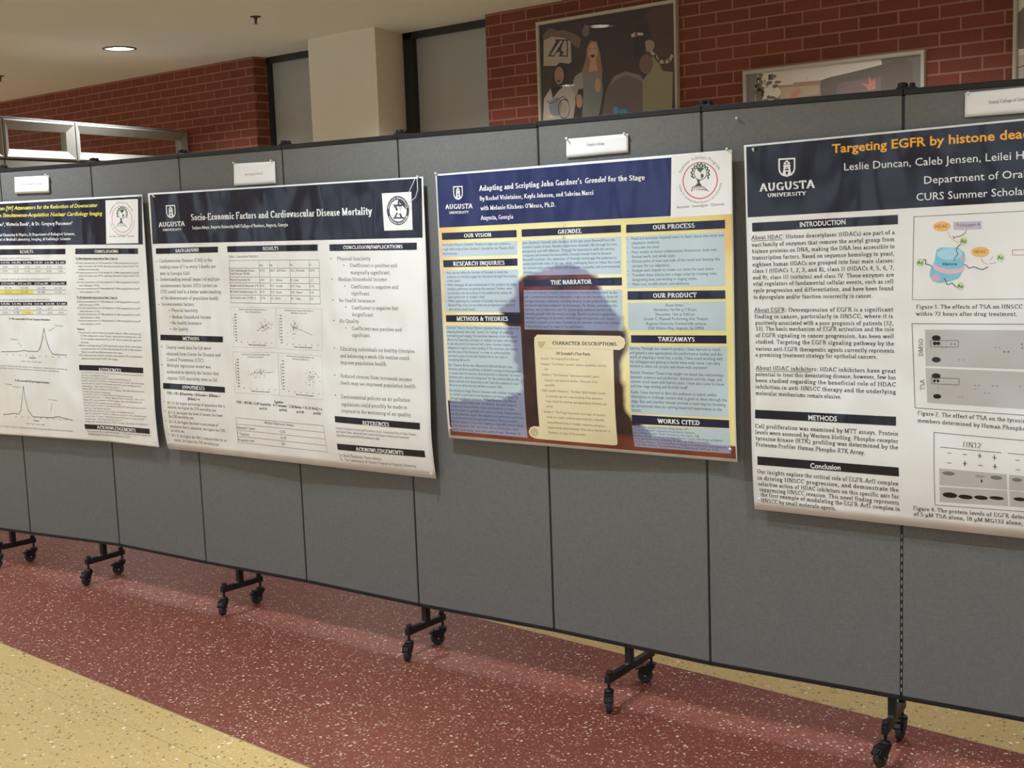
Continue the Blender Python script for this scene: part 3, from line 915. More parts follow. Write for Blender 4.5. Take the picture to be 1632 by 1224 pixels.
PRINT['p1'] = [
('#','title_banner'),
('q','N',-701.8,1698.1,939.6,1695.0,926.7,1498.3,-729.0,1521.7),
('t','Use of Tungsten [W] Attenuators for the Reduction of Downscatter',9.2,1668.9,639.2,1662.0,15.6,'Z','Y',12,64),
('t','in the Simultaneous-Acquisition Nuclear Cardiology Imaging',5.1,1637.7,667.2,1626.0,16.2,'Z','Y',5,58),
('t','Jordan Hiner¹, Victoria Rook², & Dr. Gregory Passmore³',0.0,1598.3,469.3,1590.8,15.1,'b','w',10,54),
('t','1) Department of Chemistry & Physics, 2) Department of Biological Sciences,',-6.0,1552.0,479.8,1546.6,12.3,'b','w',14,75),
('t','3) Department of Medical Laboratory, Imaging, & Radiologic Sciences',-8.5,1532.4,449.0,1525.6,12.4,'b','w',11,67),
('#','scholars_logo'),
('q','w',696.3,1687.1,914.9,1685.4,897.1,1504.5,678.3,1505.4),
('a','Summer Scholars Program',798.7,1605.8,80.8,65.2,158,25,9.7,'s','d'),
('a','Center for Undergraduate Research and Scholarship',798.7,1605.8,85.5,69.0,188,352,6.2,'s','d'),
('o','r',798.7,1605.8,67.4,54.4,2.9),
('p','o',785.2,1607.2,799.2,1610.1,796.5,1599.3,803.8,1591.9,779.9,1591.5,789.9,1600.5),
('l','o',1.2,790.4,1593.9,765.6,1586.9,760.4,1572.7),
('l','o',1.2,790.4,1593.9,767.0,1583.5,763.3,1574.8),
('l','o',1.2,790.4,1593.9,771.9,1580.5,770.9,1576.4),
('l','o',1.2,790.4,1593.9,779.4,1578.4,782.2,1577.3),
('l','o',1.2,790.4,1593.9,788.4,1577.6,795.2,1577.4),
('l','o',1.2,790.4,1593.9,797.6,1578.0,808.2,1576.7),
('l','o',1.2,790.4,1593.9,805.6,1579.7,819.0,1575.2),
('l','o',1.2,790.4,1593.9,811.1,1582.4,826.2,1573.3),
('l','o',1.2,790.4,1593.9,813.3,1585.7,828.5,1571.1),
('o','f',802.8,1628.6,25.0,20.7,2.1),
('e','f',774.0,1615.7,3.8,3.3),
('e','f',768.0,1619.5,3.8,3.3),
('e','f',771.2,1625.3,3.8,3.3),
('e','f',767.6,1630.7,3.8,3.3),
('e','f',773.4,1635.2,3.8,3.3),
('e','f',772.8,1641.4,3.8,3.3),
('e','f',780.1,1643.9,3.7,3.3),
('e','f',782.6,1649.9,3.7,3.3),
('e','f',790.4,1649.9,3.7,3.3),
('e','f',795.6,1654.8,3.7,3.3),
('e','f',802.6,1652.5,3.7,3.3),
('e','f',809.6,1655.5,3.7,3.3),
('e','f',814.8,1651.1,3.7,3.3),
('e','f',822.5,1651.8,3.7,3.3),
('e','f',825.0,1646.0,3.7,3.3),
('e','f',832.3,1644.2,3.7,3.2),
('e','f',831.7,1638.0,3.7,3.3),
('e','f',837.4,1634.1,3.7,3.2),
('e','f',833.9,1628.4,3.7,3.3),
('e','f',837.1,1623.0,3.7,3.3),
('e','f',831.2,1618.7,3.7,3.3),
('e','f',831.4,1612.5,3.7,3.3),
('p','f',788.4,1644.3,810.5,1646.9,819.3,1641.2,807.5,1633.9,804.8,1628.5,794.2,1635.9),
('p','f',805.4,1627.4,815.8,1623.3,813.6,1616.3,804.8,1611.1,803.0,1619.3),
('t','Innovate · Investigate · Discover',705.3,1532.9,874.3,1531.0,7.9,'s','d'),
('#','section_heading'),
('q','n',-339.6,1498.4,410.6,1488.7,407.8,1465.0,-343.3,1472.3),
('t','RESULTS',117.6,1473.8,206.0,1473.6,13.4,'b','w'),
('#','section_heading'),
('q','n',473.2,1488.3,892.0,1482.8,889.3,1460.0,470.4,1464.0),
('t','CONCLUSIONS',590.8,1467.4,759.4,1466.2,12.8,'b','w'),
('#','body_text'),
('t','Table 1. Percent transmission through lead and tungsten',-279.0,1453.9,185.0,1449.0,5.8,'r','k'),
('#','data_table'),
('q','n',-346.9,1446.2,407.1,1437.7,405.3,1422.5,-349.2,1429.9),
('t','0.125 (Pb)',-14.3,1430.7,44.4,1430.2,7.4,'b','w'),
('t','0.25 (Pb)',59.0,1429.7,117.1,1429.3,7.3,'b','w'),
('t','0.5 (Pb)',131.5,1428.8,188.8,1428.3,7.3,'b','w'),
('t','0.125 (W)',203.0,1427.9,259.6,1427.4,7.2,'b','w'),
('t','0.25 (W)',273.7,1426.9,329.6,1426.5,7.2,'b','w'),
('t','0.5 (W)',343.5,1426.0,398.8,1425.6,7.1,'b','w'),
('l','g',1.5,-352.3,1408.3,402.8,1401.2),
('t','90.1%',-3.7,1410.2,28.7,1410.1,7.4,'r','k'),
('t','72.1%',69.6,1409.3,101.5,1409.3,7.3,'r','k'),
('t','82.5%',141.9,1408.5,173.5,1408.4,7.3,'r','k'),
('t','78.3%',213.4,1407.7,244.5,1407.6,7.2,'r','k'),
('t','79.1%',283.9,1406.9,314.8,1406.8,7.2,'r','k'),
('t','76.1%',353.7,1406.1,384.1,1406.0,7.1,'r','k'),
('l','g',1.5,-355.0,1389.1,400.7,1383.1),
('t','75.9%',-6.1,1391.5,26.3,1391.5,7.4,'r','k'),
('t','63.1%',67.2,1390.8,99.2,1390.7,7.3,'r','k'),
('t','61.3%',139.6,1390.1,171.2,1390.0,7.3,'r','k'),
('t','80.2%',211.1,1389.4,242.3,1389.3,7.2,'r','k'),
('t','84.5%',281.8,1388.7,312.6,1388.6,7.2,'r','k'),
('t','73.6%',351.5,1388.0,382.0,1388.0,7.1,'r','k'),
('#','body_text'),
('t','Table 2. Window counts with and without attenuators',-292.3,1357.4,295.5,1355.9,5.8,'r','k'),
('#','data_table'),
('q','n',-360.6,1349.1,401.7,1346.6,399.9,1331.3,-362.9,1332.7),
('t','0.125 mm (Pb)',-22.7,1336.2,66.6,1336.0,7.4,'b','w'),
('t','0.25 mm (Pb)',88.7,1335.6,176.3,1335.5,7.3,'b','w'),
('t','0.125 mm (W)',198.0,1335.1,284.1,1334.9,7.3,'b','w'),
('t','0.25 mm (W)',305.3,1334.5,389.8,1334.4,7.2,'b','w'),
('l','g',1.5,-366.0,1311.0,397.4,1309.9),
('t','79.2%',-5.2,1315.6,44.0,1315.7,7.4,'r','k'),
('t','52.6%',106.0,1315.3,154.3,1315.4,7.3,'r','k'),
('t','63.2%',215.0,1314.9,262.4,1315.0,7.3,'r','k'),
('t','63.1%',322.1,1314.5,368.6,1314.6,7.2,'r','k'),
('l','g',1.5,-368.7,1291.6,395.3,1291.7),
('q','Y',-37.4,1310.0,74.4,1309.7,72.3,1293.3,-39.6,1293.2),
('t','150.9%',-7.6,1296.8,41.7,1297.0,7.4,'r','k'),
('q','Y',74.4,1309.7,184.0,1309.4,182.0,1293.1,72.3,1293.0),
('t','53.8%',103.7,1296.6,152.0,1296.8,7.3,'r','k'),
('t','94.2%',212.8,1296.4,260.2,1296.6,7.3,'r','k'),
('t','73.2%',319.9,1296.3,366.5,1296.5,7.2,'r','k'),
('#','body_text'),
('t','Table 3. Ratios of transmitted photons by window',-305.6,1262.0,288.7,1264.9,5.9,'r','k'),
('#','data_table'),
('q','n',-374.0,1253.7,395.7,1257.3,393.9,1241.9,-376.3,1237.2),
('t','0.125 (Pb)',-38.4,1243.4,22.2,1243.9,7.4,'b','w'),
('t','0.25 (Pb)',37.2,1243.6,97.1,1244.1,7.4,'b','w'),
('t','0.5 (Pb)',111.9,1243.8,171.0,1244.3,7.3,'b','w'),
('t','0.125 (W)',185.6,1244.0,244.0,1244.5,7.3,'b','w'),
('t','0.25 (W)',258.4,1244.2,316.0,1244.7,7.3,'b','w'),
('t','0.5 (W)',330.3,1244.4,387.2,1244.9,7.2,'b','w'),
('l','g',1.5,-379.4,1215.4,391.4,1220.3),
('t','0.91',-27.4,1222.8,6.0,1223.3,7.4,'r','k'),
('t','0.82',48.1,1223.2,81.1,1223.6,7.4,'r','k'),
('t','0.77',122.7,1223.5,155.2,1224.0,7.4,'r','k'),
('t','0.98',196.3,1223.9,228.5,1224.3,7.3,'r','k'),
('t','0.91',269.0,1224.2,300.8,1224.6,7.3,'r','k'),
('t','1.11',340.8,1224.5,372.2,1224.9,7.2,'r','k'),
('l','g',1.5,-382.2,1195.9,389.3,1202.1),
('t','0.81',-29.9,1203.9,3.6,1204.4,7.5,'r','k'),
('t','0.76',45.7,1204.4,78.7,1204.9,7.4,'r','k'),
('q','Y',101.2,1217.8,175.1,1218.1,173.1,1201.8,99.1,1201.0),
('t','0.59',120.4,1204.8,152.9,1205.3,7.4,'r','k'),
('t','0.89',194.1,1205.3,226.2,1205.8,7.3,'r','k'),
('t','0.81',266.8,1205.7,298.6,1206.2,7.3,'r','k'),
('t','0.97',338.7,1206.2,370.0,1206.6,7.2,'r','k'),
('#','spectrum_chart'),
('t','Tc-99m source with 0.125 mm Tungsten Attenuators',7.8,1176.1,279.5,1173.4,8.0,'b','d'),
('l','k',2.6,-61.1,1027.8,54.0,1030.8,92.7,1037.9,117.2,1033.2,179.4,1033.4,197.3,1045.7,214.1,1082.7,234.0,1139.3,243.7,1091.7,258.7,1046.9,276.4,1024.7,308.4,1022.1,368.5,1021.4),
('l','3',2.3,183.6,1034.0,208.3,1068.5,229.6,1102.7,245.1,1069.2,258.4,1044.1),
('l','g',1.7,262.1,1126.5,302.4,1142.1),
('l','g',1.7,54.0,1077.2,77.7,1051.9),
('t','TI-201 photopeak',1.6,1084.3,52.2,1082.9,5.8,'r','d'),
('t','Tc-99m photopeak',303.3,1149.9,359.2,1147.8,5.6,'r','d'),
('t','0',-33.2,1012.2,-22.5,1012.4,5.2,'r','d'),
('t','20',11.5,1011.7,22.1,1012.0,5.2,'r','d'),
('t','40',55.8,1011.3,66.4,1011.5,5.2,'r','d'),
('t','60',99.8,1010.9,110.3,1011.1,5.2,'r','d'),
('t','80',143.5,1010.4,153.9,1010.7,5.1,'r','d'),
('t','100',186.8,1010.0,197.1,1010.2,5.1,'r','d'),
('t','120',229.8,1009.6,240.1,1009.8,5.1,'r','d'),
('t','140',272.5,1009.2,282.7,1009.4,5.1,'r','d'),
('t','160',314.9,1008.7,325.0,1009.0,5.1,'r','d'),
('t','180',357.0,1008.3,367.0,1008.6,5.0,'r','d'),
('t','Channels',121.6,1001.4,167.1,1000.7,6.3,'b','d'),
('t','Tc-99m   TI-201 + 0.125 W   Blank',62.9,984.2,201.9,982.0,6.3,'r','d'),
('#','body_text'),
('t','Figure 3. Spectrum of the Tc-99m source collected through the tungsten attenuators showing',-346.9,963.6,364.9,955.3,6.0,'r','k'),
('t','downscatter into the TI-201 window from simultaneous acquisition imaging.',-348.3,953.1,315.5,944.7,6.0,'r','k'),
('#','spectrum_chart'),
('t','TI-201 source with 0.125 mm Tungsten Attenuators',15.6,893.5,244.2,890.4,8.1,'b','d'),
('l','k',2.7,-86.0,735.2,-42.5,738.4,-16.1,744.0,17.7,741.1,36.9,759.4,52.8,812.3,68.9,873.9,73.2,813.1,87.8,761.7,113.8,733.9,184.5,734.4,246.3,735.8,283.9,743.3,311.6,737.5,370.0,731.2),
('l','g',1.7,250.2,803.0,235.2,762.5),
('l','g',1.7,-6.7,868.1,54.5,866.5),
('t','TI-201 photopeak',-55.0,875.7,-8.1,874.4,5.9,'r','d'),
('t','Tc-99m photopeak',227.1,814.9,284.1,814.4,5.7,'r','d'),
('t','0',-5.4,726.9,5.2,726.8,5.3,'r','d'),
('t','20',37.1,726.9,47.7,726.8,5.3,'r','d'),
('t','40',79.3,726.8,89.8,726.7,5.2,'r','d'),
('t','60',121.2,726.8,131.7,726.7,5.2,'r','d'),
('t','80',162.9,726.7,173.2,726.6,5.2,'r','d'),
('t','100',204.2,726.7,214.5,726.6,5.2,'r','d'),
('t','120',245.2,726.6,255.4,726.5,5.2,'r','d'),
('t','140',286.0,726.6,296.1,726.5,5.2,'r','d'),
('t','160',326.5,726.5,336.5,726.4,5.1,'r','d'),
('t','180',366.7,726.5,376.6,726.4,5.1,'r','d'),
('t','Channels',115.5,713.8,152.9,713.3,6.4,'b','d'),
('t','TI-201   TI-201 + 0.125 W   Blank',62.9,696.7,188.3,697.2,6.4,'r','d'),
('#','body_text'),
('t','Figure 4. Spectrum of the TI-201 source collected through tungsten attenuators and blank.',-296.4,675.9,375.5,677.6,6.0,'r','k'),
('#','body_text'),
('t','Tc-99m Radioactive Source (refer to Table 2, Figure 3):',471.4,1441.7,750.5,1438.6,7.9,'b','k'),
('l','g',1.1,471.1,1439.5,750.2,1436.5),
('e','k',469.2,1425.4,2.3,1.6),
('t','Percent transmission in TI-201 window for Tc-99m energy photons using Pb',474.2,1422.1,888.7,1418.7,7.3,'r','k'),
('t','metal attenuators was 150.9%, indicating an increase in counts in the TI-201',481.7,1408.2,888.4,1405.4,7.3,'r','k'),
('t','window from downscatter.',481.3,1394.3,619.2,1393.1,7.3,'r','k'),
('e','k',468.1,1383.8,2.3,1.6),
('t','Percent transmission in TI-201 window for Tc-99m energy photons using W',473.2,1380.5,887.8,1378.9,7.3,'r','k'),
('t','metal attenuators was 79.2%, indicating a decrease in counts in the TI-201',480.7,1366.6,887.5,1365.6,7.3,'r','k'),
('t','window.',480.3,1352.7,513.2,1352.5,7.3,'r','k'),
('e','k',467.1,1342.2,2.3,1.6),
('t','Percent transmission in Tc-99m window for Tc-99m energy photons using Pb',472.2,1338.8,886.9,1339.0,7.4,'r','k'),
('t','metal attenuators is 94.4%.',479.6,1324.9,608.9,1324.6,7.4,'r','k'),
('e','k',466.4,1314.3,2.3,1.6),
('t','Percent transmission in Tc-99m window for Tc-99m energy photons using W',471.5,1311.0,886.3,1312.3,7.4,'r','k'),
('t','metal attenuators is 73.2%.',479.0,1297.1,608.2,1297.1,7.4,'r','k'),
('t','TI-201 Radioactive Source (refer to Table 2, Figure 4):',460.4,1272.7,730.6,1272.6,7.9,'b','k'),
('l','g',1.1,460.2,1270.3,730.3,1270.2),
('e','k',459.9,1258.0,2.3,1.6),
('t','Percent transmission in TI-201 window for TI-201 energy photons using Pb',465.1,1254.7,880.1,1255.7,7.4,'r','k'),
('t','metal attenuators is 71.9%.',472.5,1240.9,601.1,1240.6,7.4,'r','k'),
('e','k',459.3,1230.3,2.4,1.6),
('t','Percent transmission in TI-201 window for TI-201 energy photons using W',464.4,1227.0,879.5,1229.1,7.4,'r','k'),
('t','metal attenuators is 71.2%.',471.9,1213.2,600.4,1213.2,7.4,'r','k'),
('e','k',458.6,1202.5,2.4,1.6),
('t','Percent transmission in Tc-99m window for Tc-99m energy photons using Pb',463.7,1199.3,878.9,1202.6,7.4,'r','k'),
('t','metal attenuators is 88.3%.',471.2,1185.4,599.7,1185.8,7.4,'r','k'),
('e','k',457.9,1174.7,2.4,1.7),
('t','Percent transmission in Tc-99m window for Tc-99m energy photons using W',463.1,1171.5,878.4,1176.0,7.4,'r','k'),
('t','metal attenuators is 84.7%.',470.6,1157.7,598.9,1158.3,7.4,'r','k'),
('t','Summary:',446.8,1134.9,493.7,1134.2,8.0,'b','k'),
('e','k',452.5,1122.6,2.4,1.7),
('t','Transmission spectra show an acceptable reduction. When counting using',457.6,1119.4,877.1,1122.1,7.5,'r','k'),
('t','Tc-99m radioactive source, W metal reduced percent transmission in the',465.1,1105.3,876.8,1108.6,7.5,'r','k'),
('t','TI-201 window compared to Pb for 52.2%. This is a statistically significant',464.7,1091.0,876.5,1095.0,7.5,'r','k'),
('t','advantage.',464.4,1076.8,516.7,1076.7,7.5,'r','k'),
('e','k',451.0,1065.7,2.4,1.7),
('t','When counting using TI-201 radioactive source, W for attenuation',456.1,1062.4,875.9,1067.6,7.5,'r','k'),
('t','transmitted than are 0.25 more effective than Pb in the Tc-99m window.',463.6,1048.3,875.6,1054.0,7.5,'r','k'),
('t','There is no statistical difference between these values.',463.3,1034.1,742.3,1037.7,7.5,'r','k'),
('e','k',449.9,1022.8,2.4,1.7),
('t','This data indicates that W is a suitable replacement for Pb as an attenuator',455.0,1019.6,874.9,1026.6,7.5,'r','k'),
('t','material in dual-isotope TI-201/Tc-99m imaging.',462.6,1005.5,707.7,1009.2,7.5,'r','k'),
('#','section_heading'),
('q','n',443.1,980.1,877.5,983.8,874.8,960.3,442.4,956.7),
('t','REFERENCES',566.7,955.8,725.9,958.8,13.8,'b','w'),
('#','body_text'),
('t','Garcia EV, Faber TL, Esteves FP. Cardiac dedicated ultrafast SPECT cameras: new designs and clinical',450.9,944.7,875.9,947.8,6.1,'r','k'),
('t','implications. J Nucl Med 2011;52(2):210-217.',451.2,932.6,635.4,932.6,6.1,'r','k'),
('t','Madsen MT. Recent advances in SPECT imaging. J Nucl Med 2007;48:661-673.',451.5,920.5,790.6,923.3,6.1,'r','k'),
('t','Hendel RC, Berman DS, Di Carli MF, et al. Appropriate use criteria for cardiac radionuclide imaging.',451.8,908.4,877.2,913.1,6.2,'r','k'),
('t','Garcia EV, Faber TL, Esteves FP. Cardiac dedicated ultrafast SPECT cameras: new designs and clinical',452.1,896.3,856.2,901.1,6.2,'r','k'),
('t','implications. J Nucl Med 2011;52(2):210-217.',452.4,884.1,704.0,886.4,6.2,'r','k'),
('t','Madsen MT. Recent advances in SPECT imaging. J Nucl Med 2007;48:661-673.',452.7,872.0,878.5,878.3,6.2,'r','k'),
('t','Hendel RC, Berman DS, Di Carli MF, et al. Appropriate use criteria for cardiac radionuclide imaging.',453.0,859.9,637.7,861.2,6.2,'r','k'),
('t','Garcia EV, Faber TL, Esteves FP. Cardiac dedicated ultrafast SPECT cameras: new designs and clinical',453.3,847.7,793.1,853.0,6.2,'r','k'),
('t','implications. J Nucl Med 2011;52(2):210-217.',453.6,835.6,879.8,843.5,6.2,'r','k'),
('t','Madsen MT. Recent advances in SPECT imaging. J Nucl Med 2007;48:661-673.',453.9,823.4,858.8,831.3,6.2,'r','k'),
('t','Hendel RC, Berman DS, Di Carli MF, et al. Appropriate use criteria for cardiac radionuclide imaging.',454.2,811.3,706.4,815.4,6.2,'r','k'),
('t','Garcia EV, Faber TL, Esteves FP. Cardiac dedicated ultrafast SPECT cameras: new designs and clinical',454.5,799.1,881.1,808.6,6.2,'r','k'),
('t','implications. J Nucl Med 2011;52(2):210-217.',454.8,787.0,640.1,789.6,6.2,'r','k'),
('t','Madsen MT. Recent advances in SPECT imaging. J Nucl Med 2007;48:661-673.',455.1,774.8,795.6,782.6,6.2,'r','k'),
('t','Hendel RC, Berman DS, Di Carli MF, et al. Appropriate use criteria for cardiac radionuclide imaging.',455.4,762.6,882.4,773.7,6.2,'r','k'),
('t','Garcia EV, Faber TL, Esteves FP. Cardiac dedicated ultrafast SPECT cameras: new designs and clinical',455.7,750.4,861.4,761.3,6.2,'r','k'),
('t','implications. J Nucl Med 2011;52(2):210-217.',456.0,738.2,708.8,744.2,6.2,'r','k'),
('t','Madsen MT. Recent advances in SPECT imaging. J Nucl Med 2007;48:661-673.',456.3,726.0,883.8,738.7,6.2,'r','k'),
('#','section_heading'),
('q','n',448.7,716.7,889.1,725.1,889.0,702.3,449.4,695.3),
('t','ACKNOWLEDGEMENTS',526.9,700.4,794.6,703.5,14.0,'b','w'),
('#','body_text'),
('t','This project was supported through a CURS grant from the Center for',457.8,682.0,891.1,690.9,9.1,'r','k'),
('t','Undergraduate Research and Scholarship (CURS).',464.3,669.6,753.0,673.7,9.1,'r','k'),
]
